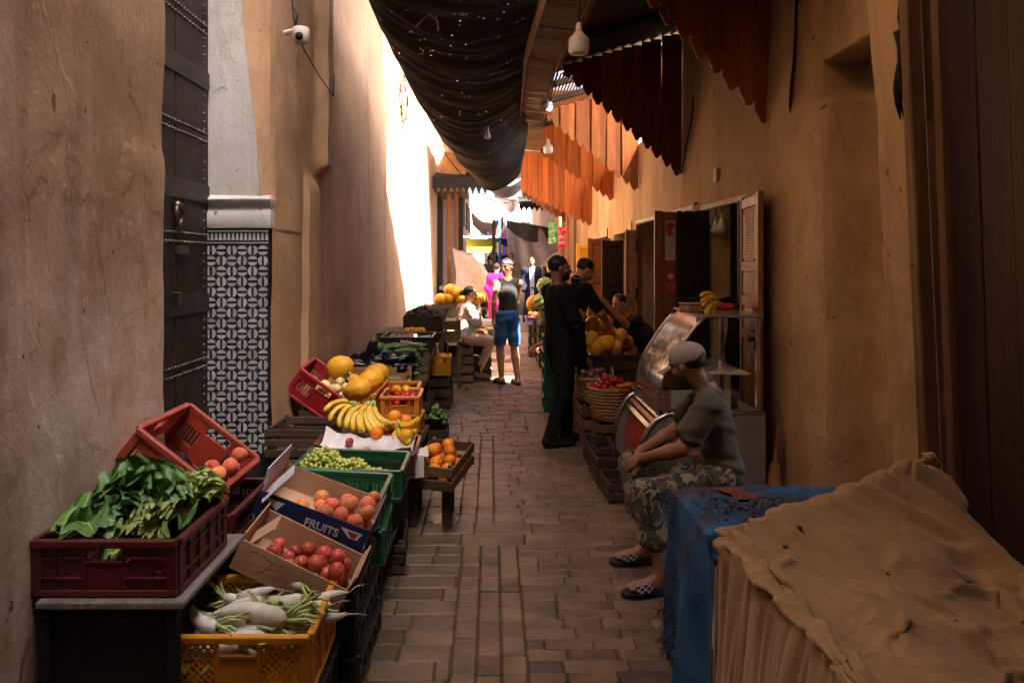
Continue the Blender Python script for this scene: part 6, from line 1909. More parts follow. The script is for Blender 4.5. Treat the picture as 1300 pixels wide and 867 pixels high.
for (x, y) in [(0.92,2.78),(1.12,2.80),(1.0,2.62),(1.18,2.52),(1.34,2.60),(1.52,2.75),(1.62,2.66),(1.75,2.82),(1.80,2.60),(1.45,2.40),(1.7,2.45)]:
    z = tan_top(x, y) + 0.004; s = rnd.uniform(0.008, 0.02)
    cl_.ell((x,y,z), (s, s*0.6, 0.004), Euler((0,0,rnd.uniform(0,3))).to_matrix(), 8, 4)
tag(cl_.build('dead_leaves', MT['date'], None, True), 'dark dead leaves lying on the tan canvas sheet', 'leaves', None, 'stuff')
# boxes hidden under the sheet on its right give it something to lie on
for (x,y,h) in ((1.55,2.3,0.28),(1.7,2.9,0.30)):
    pass
bm_ = MB().lathe([(0.012,0.5),(0.014,0.24),(0.03,0.22),(0.075,0.03),(0.085,0.0),(1e-6,0.0)], 18, bump=lambda a, z: 1+0.05*math.cos(16*a))
o = bm_.build('straw_broom', MT['wood_crate_o'], None, 40); o.matrix_world = TRS((2.02,5.55,0.0), 0, 6, 0); tag(o, 'short reddish straw broom standing at the foot of the open shutter', 'broom')
# wall fittings
def cable(name, label, pts, r=0.006, cat='cable'):
    tag(MB().tube(pts, r, 6).build(name, MT['cable'], None, True), label, cat)
cable('hanging_cable', 'black cable drooping down the right wall beside the canopy', [(2.12,8.1,3.4),(2.12,8.15,3.2),(2.10,8.3,2.95),(2.09,8.42,2.75),(2.10,8.6,2.66),(2.12,8.75,2.72)], 0.009)
cc = W(510,125,78); P = []
rnd = random.Random(3)
for k in range(90):
    a = 2*PI*k/22; P.append((-1.44+0.02*math.sin(k*0.7), cc.y + (0.33+0.05*math.sin(k*0.31))*math.cos(a)*1.5, cc.z - 0.02 + (0.36+0.06*math.cos(k*0.23))*math.sin(a)))
P += [(-1.42, cc.y+1.0-0.1*i, cc.z-0.3-0.12*i) for i in range(5)]
cable('cable_coil', 'loose coil of black cable hanging high on the lit left wall', P, 0.007)
cable('wall_cable', 'thin black cable stapled up the left wall beside the security camera', [(-1.46,5.55,3.75),(-1.45,5.6,3.45),(-1.44,5.75,3.32),(-1.40,6.2,3.18),(-1.37,6.62,3.1),(-1.38,6.7,3.3)], 0.005)
cv_ = empty('security_camera', W(382,45,182)); tag(cv_, 'small grey security camera on the left wall above the tiled jamb', 'camera')
m = MB().lathe([(0.055,0.05),(0.06,0.03),(0.06,-0.03),(0.045,-0.055),(1e-6,-0.06)], 16); m.build('dome', MT['white_paint'], cv_, 40)
MB().ell((0,-0.045,-0.02), (0.03,0.03,0.03)).build('lens', MT['black'], cv_, True)
MB().tube([(-0.12,0.02,0.02),(-0.05,0.0,0.03)], 0.018, 8).build('bracket', MT['white_paint'], cv_)
MB().tube([(-0.05,0.02,0.05),(-0.03,0.02,0.14),(-0.05,0.03,0.2)], 0.01, 7).build('cord', MT['cable'], cv_, True)
o = MB().box((0,0,0), (0.006,0.10,0.13)).build('wall_plaque', MT['paper'], None); o.location = (2.12,7.32,2.5); tag(o, 'small white plaque on the right wall above the shop opening', 'plaque')
# ------------------------------------------------------------ people: smooth bodies from distance fields
class SDF:
    def __init__(s, k=0.025): s.p = []; s.k = k
    def cap(s, a, b, ra, rb, k=None, flat=None):
        """tapered limb from a to b; flat=(axis vector, factor) squashes it along an axis"""
        s.p.append(('c', np.array(a, float), np.array(b, float), ra, rb, k)); return s
    def chain(s, pts, rs, k=None):
        for i in range(len(pts)-1): s.cap(pts[i], pts[i+1], rs[i], rs[i+1], k)
        return s
    def ell(s, c, r, R=None, k=None):
        s.p.append(('e', np.array(c, float), np.array(r, float), np.array(R, float) if R is not None else np.eye(3), None, k)); return s
    def cut(s, fn): s.p.append(('x', fn, None, None, None, None)); return s
    def mesh(s, h, wr=0.0, wf=30.0, seed=0):
        lo = np.full(3, 1e9); hi = np.full(3, -1e9)
        for q in s.p:
            if q[0] == 'c':
                r = max(q[3], q[4]); 
                lo = np.minimum(lo, np.minimum(q[1], q[2])-r); hi = np.maximum(hi, np.maximum(q[1], q[2])+r)
            elif q[0] == 'e':
                r = q[2].max(); lo = np.minimum(lo, q[1]-r); hi = np.maximum(hi, q[1]+r)
        lo -= 3*h; hi += 3*h
        n = np.ceil((hi-lo)/h).astype(int)+1
        ax = [lo[i] + h*np.arange(n[i]) for i in range(3)]
        D = np.full(tuple(n), 0.5)
        for q in s.p:
            if q[0] == 'x': continue
            k = q[5] if q[5] is not None else s.k
            if q[0] == 'c':
                r = max(q[3], q[4]) + k + 3*h; a, b = np.minimum(q[1], q[2])-r, np.maximum(q[1], q[2])+r
            else:
                r = q[2].max() + k + 3*h; a, b = q[1]-r, q[1]+r
            i0 = np.clip(np.floor((a-lo)/h).astype(int), 0, n-1); i1 = np.clip(np.ceil((b-lo)/h).astype(int)+1, 1, n)
            sl = tuple(slice(i0[i], i1[i]) for i in range(3))
            X, Y, Z = np.meshgrid(ax[0][sl[0]], ax[1][sl[1]], ax[2][sl[2]], indexing='ij')
            if q[0] == 'c':
                ab = q[2]-q[1]; L2 = max(1e-9, ab@ab)
                px, py, pz = X-q[1][0], Y-q[1][1], Z-q[1][2]
                t = np.clip((px*ab[0]+py*ab[1]+pz*ab[2])/L2, 0, 1)
                d = np.sqrt((px-t*ab[0])**2+(py-t*ab[1])**2+(pz-t*ab[2])**2) - (q[3]+(q[4]-q[3])*t)
            else:
                R = q[3]; px, py, pz = X-q[1][0], Y-q[1][1], Z-q[1][2]
                lx = (px*R[0,0]+py*R[1,0]+pz*R[2,0])/q[2][0]; ly = (px*R[0,1]+py*R[1,1]+pz*R[2,1])/q[2][1]; lz = (px*R[0,2]+py*R[1,2]+pz*R[2,2])/q[2][2]
                k0 = np.sqrt(lx*lx+ly*ly+lz*lz)
                k1 = np.sqrt((lx/q[2][0])**2+(ly/q[2][1])**2+(lz/q[2][2])**2)+1e-9
                d = k0*(k0-1)/k1
            B = D[sl]
            hh = np.clip(0.5+0.5*(B-d)/k, 0, 1)
            D[sl] = B*(1-hh)+d*hh - k*hh*(1-hh)
        X, Y, Z = np.meshgrid(*ax, indexing='ij')
        if wr:
            rs = np.random.RandomState(seed)
            W_ = np.zeros_like(D)
            for f, a in ((wf*0.5, 1.0), (wf, 0.7), (wf*1.9, 0.35)):
                v = rs.normal(size=3); v /= np.linalg.norm(v); v2 = rs.normal(size=3)
                v[2] *= 1.4
                W_ += a*np.sin(f*(v[0]*X+v[1]*Y+v[2]*Z) + 1.3*np.sin(f*0.4*(v2[0]*X+v2[1]*Y+v2[2]*Z)+rs.rand()*6)+rs.rand()*6)
            D = D + wr*W_
        for q in s.p:
            if q[0] == 'x': D = np.maximum(D, q[1](X, Y, Z))
        return surface_nets(D, lo, h)
def surface_nets(D, lo, h):
    n = np.array(D.shape); ins = D < 0
    c = [(i,j,k) for i in (0,1) for j in (0,1) for k in (0,1)]
    def sub(A, o): return A[o[0]:n[0]-1+o[0], o[1]:n[1]-1+o[1], o[2]:n[2]-1+o[2]]
    cnt = sum(sub(ins, o).astype(np.int8) for o in c)
    act = (cnt > 0) & (cnt < 8)
    idx = np.full(act.shape, -1, int); m = int(act.sum()); idx[act] = np.arange(m)
    P = np.zeros((m,3)); C = np.zeros(m)
    for o in c:
        for axn in range(3):
            if o[axn]: continue
            p = list(o); p[axn] = 1; p = tuple(p)
            a, b = sub(D, o)[act], sub(D, p)[act]
            cr = (a < 0) != (b < 0)
            t = np.where(cr, a/np.where(cr, a-b, 1), 0)
            q = np.tile(np.array(o, float), (m,1)); q[:,axn] = t
            P[cr] += q[cr]; C[cr] += 1
    P /= C[:,None]
    base = np.argwhere(act)
    V = lo + h*(base+P)
    F = []
    for axn in range(3):
        u, v = [(1,2),(2,0),(0,1)][axn]
        sl0 = [slice(1, n[i]-1) for i in range(3)]; sl0[axn] = slice(0, n[axn]-1)
        sl1 = list(sl0); sl1[axn] = slice(1, n[axn])
        a, b = ins[tuple(sl0)], ins[tuple(sl1)]
        for (w_, flip) in ((a & ~b, False), (~a & b, True)):
            e = np.argwhere(w_)
            if len(e) == 0: continue
            g = e.copy(); g[:,u] += 1; g[:,v] += 1
            def at(du, dv):
                q = g.copy(); q[:,u] += du; q[:,v] += dv
                return idx[q[:,0], q[:,1], q[:,2]]
            Q = np.stack([at(-1,-1), at(0,-1), at(0,0), at(-1,0)], 1)
            if flip: Q = Q[:, ::-1]
            F.append(Q)
    F = np.concatenate(F)
    F = F[(F >= 0).all(1)]
    return V, F

def skin(name, c1, c2): 
    m = M(name, c1, c2, scale=9, rough=0.5, bump=0.08, bscale=90, orand=0, sss=0.08, spec=0.4); return m
MT['skin_a'] = skin('light brown skin', (0.42,0.21,0.12), (0.36,0.16,0.09))
MT['skin_b'] = skin('brown skin', (0.27,0.125,0.068), (0.22,0.095,0.05))
MT['skin_c'] = skin('pale olive skin', (0.52,0.29,0.18), (0.45,0.22,0.13))
MT['hair'] = M('black hair', (0.012,0.009,0.008), (0.02,0.014,0.011), scale=40, rough=0.5, bump=0.6, bscale=120, orand=0)
MT['eye'] = M('eye', (0.02,0.012,0.01), rough=0.1, bump=0, orand=0)
MT['sclera'] = M('eye white', (0.62,0.58,0.54), rough=0.2, bump=0, orand=0)
MT['lips'] = M('lips', (0.30,0.11,0.085), rough=0.5, bump=0, orand=0)
def fabric(name, c1, c2=None, **kw): return M(name, c1, c2 or tuple(x*0.72 for x in c1), scale=5, rough=kw.pop('rough', 0.88), bump=0.3, bscale=220, bdist=0.002, orand=0, spec=0.08, **kw)
v3 = lambda *a: np.array(a, float)
def rotz(a): c, s = math.cos(a), math.sin(a); return np.array([[c,-s,0],[s,c,0],[0,0,1.]])
def rotx(a): c, s = math.cos(a), math.sin(a); return np.array([[1,0,0],[0,c,-s],[0,s,c]])
def roty(a): c, s = math.cos(a), math.sin(a); return np.array([[c,0,s],[0,1,0],[-s,0,c]])

def head(S, c, R, sc=1.0, beard=False):
    """skull, jaw, nose, ears, brow around centre c; local +y looks forward"""
    f = lambda x, y, z: c + R @ (v3(x,y,z)*sc)
    S.ell(f(0,-0.012,0.030), v3(0.076,0.096,0.088)*sc, R, 0.02)
    S.ell(f(0,0.028,-0.035), v3(0.058,0.066,0.078)*sc, R, 0.02)
    S.ell(f(0,0.062,-0.088), v3(0.028,0.025,0.022)*sc, R, 0.02)
    S.cap(f(0,0.088,0.012), f(0,0.113,-0.028), 0.009*sc, 0.014*sc, 0.012)
    S.ell(f(0,0.083,0.028), v3(0.052,0.014,0.011)*sc, R, 0.012)
    for q in (-1,1):
        S.ell(f(q*0.077,-0.008,-0.004), v3(0.010,0.020,0.030)*sc, R, 0.006)
        S.ell(f(q*0.046,0.055,-0.022), v3(0.020,0.026,0.020)*sc, R, 0.015)
    S.ell(f(0,0.090,-0.058), v3(0.021,0.010,0.010)*sc, R, 0.008)
def face_parts(root, c, R, sc, inv):
    f = lambda x, y, z: c + R @ (v3(x,y,z)*sc)
    Rm = Matrix([list(r) for r in R])
    for q in (-1,1):
        m = MB(); m.ell(f(q*0.031,0.083,0.002), (0.0125*sc,0.008*sc,0.0068*sc), Rm, 10, 6); m.build('eye', MT['sclera'], root, True)
        m = MB(); m.ell(f(q*0.031,0.0885,0.002), (0.0062*sc,0.004*sc,0.0064*sc), Rm, 8, 6); m.build('pupil', MT['eye'], root, True)
        m = MB(); m.tube([f(q*0.014,0.096,0.024), f(q*0.032,0.098,0.030), f(q*0.050,0.085,0.024)], [0.004*sc,0.005*sc,0.003*sc], 6); m.build('eyebrow', MT['hair'], root, True)
    m = MB(); m.ell(f(0,0.098,-0.053), (0.020*sc,0.006*sc,0.0045*sc), Rm, 10, 6); m.ell(f(0,0.097,-0.063), (0.017*sc,0.006*sc,0.005*sc), Rm, 10, 6); m.build('lips', MT['lips'], root, True)
def hand(S, wr, d, pn, side, curl=0.5, sc=1.0, spread=0.06, thumb=0.7):
    """wr wrist, d direction of the hand, pn palm normal, side +1 thumb towards cross(d,pn)"""
    d = d/np.linalg.norm(d); pn = pn - d*(pn@d); pn /= np.linalg.norm(pn); w = np.cross(d, pn)*side
    S.ell(wr + d*0.045*sc, v3(0.039,0.052,0.015)*sc, np.stack([w, d, pn], 1), 0.012)
    S.cap(wr - d*0.02*sc, wr + d*0.02*sc, 0.025*sc, 0.024*sc, 0.015)
    for i, (o, L, r) in enumerate([(0.029,0.072,0.0086),(0.010,0.080,0.009),(-0.010,0.074,0.0086),(-0.028,0.058,0.0078)]):
        a0 = wr + d*(0.082 - 0.004*abs(i-1))*sc + w*o*sc
        cu = curl*(0.8+0.18*i)
        dd = d + w*spread*(1.5-i)
        p = [a0]; ang = 0.35*cu
        for seg, fr in enumerate((0.45,0.32,0.23)):
            dirv = dd*math.cos(ang) + pn*math.sin(ang); dirv /= np.linalg.norm(dirv)
            p.append(p[-1] + dirv*L*fr*sc); ang += 0.75*cu
        S.chain(p, [r*sc, r*0.95*sc, r*0.88*sc, r*0.75*sc], 0.004)
    t0 = wr + d*0.025*sc + w*0.030*sc + pn*0.006*sc
    t1 = t0 + (d*0.55 + w*thumb + pn*0.35)*0.034*sc; t2 = t1 + (d*0.85 + w*0.25*thumb + pn*0.35)*0.030*sc; t3 = t2 + (d*0.95+pn*0.25)*0.024*sc
    S.chain([t0,t1,t2,t3], [0.014*sc,0.0115*sc,0.010*sc,0.008*sc], 0.008)

def person(label, base, J, opt, h=0.009, name='person'):
    """J: joints in world space; opt: garments. Everything is returned under one Empty at the feet."""
    root = empty(name, Vector(base)); tag(root, label, 'person')
    off = Matrix.Translation(-Vector(base))
    sc = opt.get('sc', 1.0); sk = MT[opt.get('skin', 'skin_b')]
    R = opt['head_R']; hc = J['head']
    def add(nm, S, mat, hh=None, **kw):
        V, F = S.mesh(hh or h, **kw)
        V = V - np.array(base)
        o = obj_from(nm, np_mesh(nm, V, F, mat), root); return o
    S = SDF(0.03)
    head(S, hc, R, sc)
    S.cap(J['neck'], hc + R @ v3(0,-0.02,-0.03)*sc, 0.056*sc, 0.052*sc, 0.02)
    girth = opt.get('girth', 1.0)
    tr = opt.get('torso_R', np.eye(3))
    up = J['chest']-J['pelvis']; 
    S.ell(J['chest'], v3(0.155,0.105,0.185)*sc*girth, tr, 0.05)
    S.ell(J['pelvis']*0.45+J['chest']*0.55 - up*0.10, v3(0.135,0.098,0.16)*sc*girth, tr, 0.05)
    S.ell(J['pelvis'], v3(0.155,0.115,0.115)*sc*girth, opt.get('pelvis_R', tr), 0.05)
    for q in ('l','r'):
        S.cap(J['neck']*0.75+J['chest']*0.25, J['sh_'+q], 0.05*sc, 0.05*sc, 0.04)
        if 'el_'+q in J:
            S.chain([J['sh_'+q], J['el_'+q]], [0.052*sc, 0.038*sc], 0.03)
            fm_ = J['el_'+q]*0.7+J['wr_'+q]*0.3
            S.chain([J['el_'+q], fm_, J['wr_'+q]], [0.038*sc, 0.041*sc, 0.026*sc], 0.02)
            if 'hd_'+q in J:
                d, pn, side, curl = J['hd_'+q]
                hand(S, J['wr_'+q], d, pn, side, curl, sc)
        if 'kn_'+q in J:
            S.chain([J['hip_'+q], J['kn_'+q]], [0.088*sc*girth, 0.056*sc], 0.03)
            cf = J['kn_'+q]*0.68+J['an_'+q]*0.32 + opt.get('calf', v3(0,0,0))
            S.chain([J['kn_'+q], cf, J['an_'+q]], [0.054*sc, 0.056*sc, 0.036*sc], 0.02)
            tdir = J['toe_'+q]-J['an_'+q]; flat = v3(tdir[0], tdir[1], 0); flat /= np.linalg.norm(flat)+1e-9
            heel = J['an_'+q] - flat*0.035*sc + v3(0,0,-0.045)*sc
            S.ell(heel, v3(0.032,0.036,0.032)*sc, None, 0.02)
            S.cap(J['an_'+q]+v3(0,0,-0.02)*sc, J['toe_'+q], 0.034*sc, 0.022*sc, 0.02)
            sd = np.cross(flat, v3(0,0,1))
            S.cap(heel, J['toe_'+q]+sd*0.016*sc, 0.026*sc, 0.018*sc, 0.02); S.cap(heel, J['toe_'+q]-sd*0.016*sc, 0.026*sc, 0.018*sc, 0.02)
            for i in range(5):
                b0 = J['toe_'+q] + sd*(0.026-0.013*i)*sc; S.cap(b0, b0+flat*(0.034-0.003*abs(i-1.5))*sc, 0.010*sc, 0.009*sc, 0.004)
    add('body', S, sk)
    face_parts(root, hc - np.array(base), R, sc, off)
    # ---- shirt
    if 'shirt' in opt:
        g = opt.get('shirt_g', 0.014)
        S = SDF(0.04)
        S.ell(J['chest'], (v3(0.155,0.105,0.185)*girth+g)*sc, tr, 0.05)
        S.ell(J['pelvis']*0.45+J['chest']*0.55 - up*0.10, (v3(0.137,0.100,0.165)*girth+g)*sc, tr, 0.05)
        lowf = opt.get('shirt_low', 0.0)
        S.ell(J['pelvis']+up*(0.10-lowf), (v3(0.152,0.112,0.12)*girth+g*1.2)*sc, opt.get('pelvis_R', tr), 0.05)
        sl = opt.get('sleeve', 0.6)
        for q in ('l','r'):
            S.cap(J['neck']*0.72+J['chest']*0.28, J['sh_'+q]*(1.0 if sl > 0 else 0.78)+J['neck']*(0 if sl > 0 else 0.22), (0.052+g*0.6)*sc, (0.05+g*0.8)*sc, 0.04)
            if sl > 0 and 'el_'+q in J:
                if sl <= 1.0: S.cap(J['sh_'+q], J['sh_'+q]*(1-sl)+J['el_'+q]*sl, (0.055+g)*sc, (0.048+g*1.3)*sc, 0.025)
                else:
                    S.cap(J['sh_'+q], J['el_'+q], (0.055+g)*sc, (0.044+g)*sc, 0.025)
                    S.cap(J['el_'+q], J['el_'+q]*(2-sl)+J['wr_'+q]*(sl-1), (0.044+g)*sc, (0.034+g)*sc, 0.02)
        if 'collar' in opt: S.cap(J['neck']-0.01*(J['chest']-J['neck']), J['neck']+(J['neck']-J['chest'])*0.12, 0.064*sc, 0.060*sc, 0.01)
        for c_ in opt.get('shirt_cut', []): S.cut(c_)
        add('shirt', S, opt['shirt'], wr=opt.get('shirt_wr', 0.0022), wf=45, seed=3)
    if 'trousers' in opt:
        g = opt.get('tr_g', 0.014); tl = opt.get('tr_len', 1.85)
        S = SDF(0.035)
        S.ell(J['pelvis'], (v3(0.157,0.117,0.118)*girth+g*0.7)*sc, opt.get('pelvis_R', tr), 0.05)
        for q in ('l','r'):
            if 'kn_'+q not in J: continue
            if tl <= 1:
                S.cap(J['hip_'+q], J['hip_'+q]*(1-tl)+J['kn_'+q]*tl, (0.092*girth+g)*sc, (0.072+g*1.6)*sc, 0.03)
            else:
                S.cap(J['hip_'+q], J['kn_'+q], (0.090*girth+g)*sc, (0.062+g)*sc, 0.03)
                e = J['kn_'+q]*(2-tl)+J['an_'+q]*(tl-1)
                S.cap(J['kn_'+q], e, (0.062+g)*sc, opt.get('cuff', 0.048+g)*sc, 0.025)
        for c_ in opt.get('tr_cut', []): S.cut(c_)
        add('trousers', S, opt['trousers'], wr=opt.get('tr_wr', 0.0025), wf=40, seed=8)
    if 'hair' in opt:
        S = SDF(0.012)
        f = lambda x, y, z: hc + R @ (v3(x,y,z)*sc)
        st = opt['hair']
        S.ell(f(0,-0.020,0.038), v3(0.081,0.097,0.088)*sc, R, 0.01)
        if st == 'bun':
            S.ell(f(0,-0.125,0.015), v3(0.040,0.040,0.045)*sc, R, 0.015)
        def hcut(X, Y, Z, hc=hc, R=R):
            px, py, pz = X-hc[0], Y-hc[1], Z-hc[2]
            ly = px*R[0,1]+py*R[1,1]+pz*R[2,1]; lz = px*R[0,2]+py*R[1,2]+pz*R[2,2]
            front = (ly - 0.050*sc)*1.0 - np.maximum(lz-0.075*sc, 0)*2.2
            low = (-0.055*sc - lz) if st != 'short' else (-0.040*sc - lz)
            side = np.where(lz < 0.03*sc, ly - 0.012*sc - (lz-0.03*sc)*0.1, -1)
            return np.maximum(np.maximum(front, low), side)
        S.cut(hcut)
        add('hair', S, MT['hair'], min(h, 0.009), wr=0.0012, wf=120, seed=2)
        if opt.get('beard'):
            S = SDF(0.01)
            S.ell(f(0,0.030,-0.045), v3(0.061,0.068,0.078)*sc, R); S.ell(f(0,0.064,-0.090), v3(0.031,0.028,0.025)*sc, R, 0.02)
            def bcut(X, Y, Z, hc=hc, R=R):
                px, py, pz = X-hc[0], Y-hc[1], Z-hc[2]
                lx = np.abs(px*R[0,0]+py*R[1,0]+pz*R[2,0]); ly = px*R[0,1]+py*R[1,1]+pz*R[2,1]; lz = px*R[0,2]+py*R[1,2]+pz*R[2,2]
                low = lz + 0.052*sc + np.where(lx < 0.028*sc, 0.020*sc, -0.6*np.maximum(0, lx-0.035*sc))
                return np.maximum(low, -ly)
            S.cut(bcut); add('beard', S, MT['hair'], min(h, 0.008))
    return root, add, S

def stand_joints(base, yaw, H=1.75, lean=0.0, step=0.0, headyaw=None, headpitch=0.0):
    """upright pose facing local +y turned by yaw; returns joints and rotations"""
    sc = H/1.75; R = rotz(yaw); b = np.array(base, float)
    f = lambda x, y, z: b + R @ (v3(x, y + lean*max(0, z-0.9), z)*sc)
    J = dict(pelvis=f(0,0,0.95), chest=f(0,0.0,1.27), neck=f(0,-0.005,1.47), head=f(0,0.025,1.628),
        sh_l=f(-0.175,-0.01,1.405), sh_r=f(0.175,-0.01,1.405), el_l=f(-0.22,-0.03,1.11), el_r=f(0.22,-0.03,1.11),
        wr_l=f(-0.225,0.04,0.865), wr_r=f(0.225,0.04,0.865),
        hip_l=f(-0.085,0,0.90), hip_r=f(0.085,0,0.90), kn_l=f(-0.095,0.02-step*0.5,0.50), kn_r=f(0.095,0.03+step*0.5,0.50),
        an_l=f(-0.10,-0.03-step,0.085), an_r=f(0.10,-0.02+step,0.085), toe_l=f(-0.115,0.11-step,0.028), toe_r=f(0.115,0.12+step,0.028))
    J['hd_l'] = (R@v3(0.02,0.12,-1), R@v3(1,0,0), 1, 0.45); J['hd_r'] = (R@v3(-0.02,0.12,-1), R@v3(-1,0,0), -1, 0.45)
    hy = yaw if headyaw is None else headyaw
    opt = dict(sc=sc, head_R=rotz(hy) @ rotx(headpitch), torso_R=R, pelvis_R=R)
    return J, opt, f

# ---- seated young man in the cap (near right)
def seated_man():
    b = v3(1.22, 4.25, 0.0)
    # he sits side-on, facing the alley (-x) and turned slightly away from us
    yaw = math.radians(78); R = rotz(yaw)          # local +y -> mostly -x
    f = lambda x, y, z: b + R @ v3(x, y, z)
    J = dict(pelvis=f(0,-0.06,0.515), chest=f(0,-0.005,0.80), neck=f(0.0,0.04,0.985), head=f(0.0,0.135,1.098),
        sh_l=f(-0.165,0.03,0.915), sh_r=f(0.165,0.03,0.915),
        el_l=f(-0.22,0.17,0.685), el_r=f(0.20,0.20,0.69),
        wr_l=f(-0.085,0.375,0.595), wr_r=f(0.02,0.385,0.61),
        hip_l=f(-0.10,-0.02,0.50), hip_r=f(0.10,-0.02,0.50),
        kn_l=f(-0.34,0.36,0.465), kn_r=f(0.15,0.44,0.505),
        an_l=f(-0.44,0.28,0.10), an_r=f(-0.05,0.36,0.10),
        toe_l=f(-0.49,0.41,0.045), toe_r=f(-0.09,0.49,0.045))
    J['hd_l'] = (R@v3(0.75,0.65,-0.25), R@v3(0.2,-0.35,-0.9), 1, 0.75)
    J['hd_r'] = (R@v3(-0.6,0.6,-0.45), R@v3(-0.5,-0.3,-0.8), -1, 0.8)
    hyaw = math.radians(46); HR = rotz(hyaw) @ rotx(math.radians(-16))
    camo = bpy.data.materials.new('camouflage cloth'); camo.use_nodes = True
    nt = camo.node_tree; bs = nt.nodes['Principled BSDF']; vec, _ = coords(nt, (1,1,1), rnd=False)
    a = noise_node(nt, vec, 13, 3, 0.5, 0.6); c2_ = noise_node(nt, vec, 17, 2, 0.5, 1.0)
    c_ = mix_node(nt, math_node(nt, 'GREATER_THAN', a, 0.5), (0.055,0.050,0.028), (0.21,0.165,0.095))
    c_ = mix_node(nt, math_node(nt, 'GREATER_THAN', c2_, 0.56), c_, (0.016,0.014,0.011))
    nt.links.new(c_, bs.inputs['Base Color']); bs.inputs['Roughness'].default_value = 0.9
    bump_node(nt, bs, noise_node(nt, vec, 200, 2), 0.2, 0.002)
    opt = dict(head_R=HR, torso_R=R @ rotx(math.radians(-18)), pelvis_R=R, skin='skin_b', shirt=fabric('grey tee shirt', (0.11,0.10,0.078), (0.075,0.068,0.052)), sleeve=0.62,
        trousers=camo, girth=0.76, tr_len=1.52, tr_g=0.016, cuff=0.08, hair='crop', beard=True, collar=True, shirt_g=0.018, shirt_low=0.05, calf=v3(0.015,0.0,0))
    opt['shirt_wr'] = 0.0062; opt['tr_wr'] = 0.006; opt['shirt_g'] = 0.022
    root, add, _ = person('young man in a pale cap sitting with clasped hands behind the blue table', tuple(b), J, opt, h=0.0075)
    hc = J['head']; g = lambda x, y, z: hc + HR @ v3(x,y,z)
    # cap: panelled crown with an arch at the back, curved peak
    cap_m = M('grey pink cotton twill', (0.32,0.265,0.24), (0.26,0.21,0.19), scale=12, rough=0.9, bump=0.3, bscale=200, orand=0)
    S = SDF(0.008)
    S.ell(g(0,-0.010,0.050), v3(0.090,0.108,0.085), HR)
    def ccut(X, Y, Z):
        px, py, pz = X-hc[0], Y-hc[1], Z-hc[2]
        lx = px*HR[0,0]+py*HR[1,0]+pz*HR[2,0]; ly = px*HR[0,1]+py*HR[1,1]+pz*HR[2,1]; lz = px*HR[0,2]+py*HR[1,2]+pz*HR[2,2]
        low = 0.012 - lz
        arch = 0.036 - np.sqrt(lx**2 + (lz-0.018)**2); arch = np.where(ly < 0, arch, -1)
        return np.maximum(low, arch)
    S.cut(ccut); add('cap', S, cap_m, 0.006, wr=0.0006, wf=60)
    m = MB()
    bb = Vector((b[0],b[1],b[2]))
    def brim(u, v):
        a = (u-0.5)*2.0
        x = 0.080*math.sin(a*1.15); y0 = 0.078*math.cos(a*0.95)+0.014
        y = y0 + v*0.098*math.cos(a*0.9)
        return Vector(g(x*(1+0.05*v), y, 0.026 - 0.022*a*a - 0.026*v + 0.004)) - bb
    m.grid(brim, 16, 8)
    o = m.build('peak', cap_m, root, True); sd = o.modifiers.new('t', 'SOLIDIFY'); sd.thickness = 0.004
    st_ = MB()
    for k in range(6):
        a = PI*k/6
        pts = []
        for i in range(15):
            t = -1.25 + 2.5*i/14
            pts.append(Vector(g(0.0905*math.sin(t)*math.cos(a), -0.010+0.1085*math.sin(t)*math.sin(a), 0.050+0.0853*math.cos(t))) - bb)
        st_.tube(pts, 0.0012, 4)
    st_.ell(Vector(g(0,-0.01,0.136)) - bb, (0.008,0.008,0.006))
    st_.build('seam', cap_m, root, True)
    m = MB(); m.tube([Vector(g(0.036*math.cos(t), -0.100+0.004*abs(math.cos(t)), 0.018+0.004*math.sin(t))) - bb for t in [PI*i/8 for i in range(9)]], 0.006, 6, flat=0.4); m.build('strap', cap_m, root, True)
    # sliders with a white woven lattice on the strap
    sole = M('black sandal sole', (0.018,0.017,0.017), rough=0.7, orand=0)
    for q in ('l','r'):
        an, to = J['an_'+q]-b, J['toe_'+q]-b
        d = to-an; d[2] = 0; d /= np.linalg.norm(d); w = np.cross(d, v3(0,0,1))
        m = MB()
        prof2 = [(-0.075,0.0),(-0.068,0.030),(-0.02,0.036),(0.06,0.038),(0.12,0.047),(0.165,0.046),(0.20,0.032),(0.212,0.0)]
        poly = [(p[0],p[1]) for p in prof2] + [(p[0],-p[1]) for p in prof2[::-1][1:-1]]
        Mx = Matrix(((d[0],w[0],0,an[0]),(d[1],w[1],0,an[1]),(0,0,1,0.004),(0,0,0,1)))
        m.prism(poly, 0.022, Mx); m.build('sandal', sole, root)
        m2 = MB(); m3 = MB()
        def strap(u, v, L=0.072):
            a = (u-0.5)*PI*1.02; x = 0.075 + L*v - 0.02*math.cos(a)*(1-v)
            y = 0.050*math.sin(a); z = 0.020 + 0.052*max(0, math.cos(a))*(1-0.28*v)
            return Mx @ Vector((x, y, z))
        m2.grid(strap, 14, 6); o = m2.build('strap', sole, root, True); sd = o.modifiers.new('t', 'SOLIDIFY'); sd.thickness = 0.004; sd.offset = 1
        for i in range(-6, 12, 2):
            for sg in (1,-1):
                P = []
                for j in range(9):
                    v = j/8; u = (i/11) + sg*v*0.42
                    if 0.03 <= u <= 0.97:
                        a = (u-0.5)*PI*1.02; x = 0.075+0.072*v-0.02*math.cos(a)*(1-v); 
                        P.append(Mx @ Vector((x, 0.0545*math.sin(a), 0.0225+0.0545*max(0,math.cos(a))*(1-0.28*v)+0.001)))
                if len(P) > 2: m3.tube(P, 0.0011, 4)
        tag(m3.build('woven_strands', MT['paper'], root), kind='stuff')
    return b
seated_man()
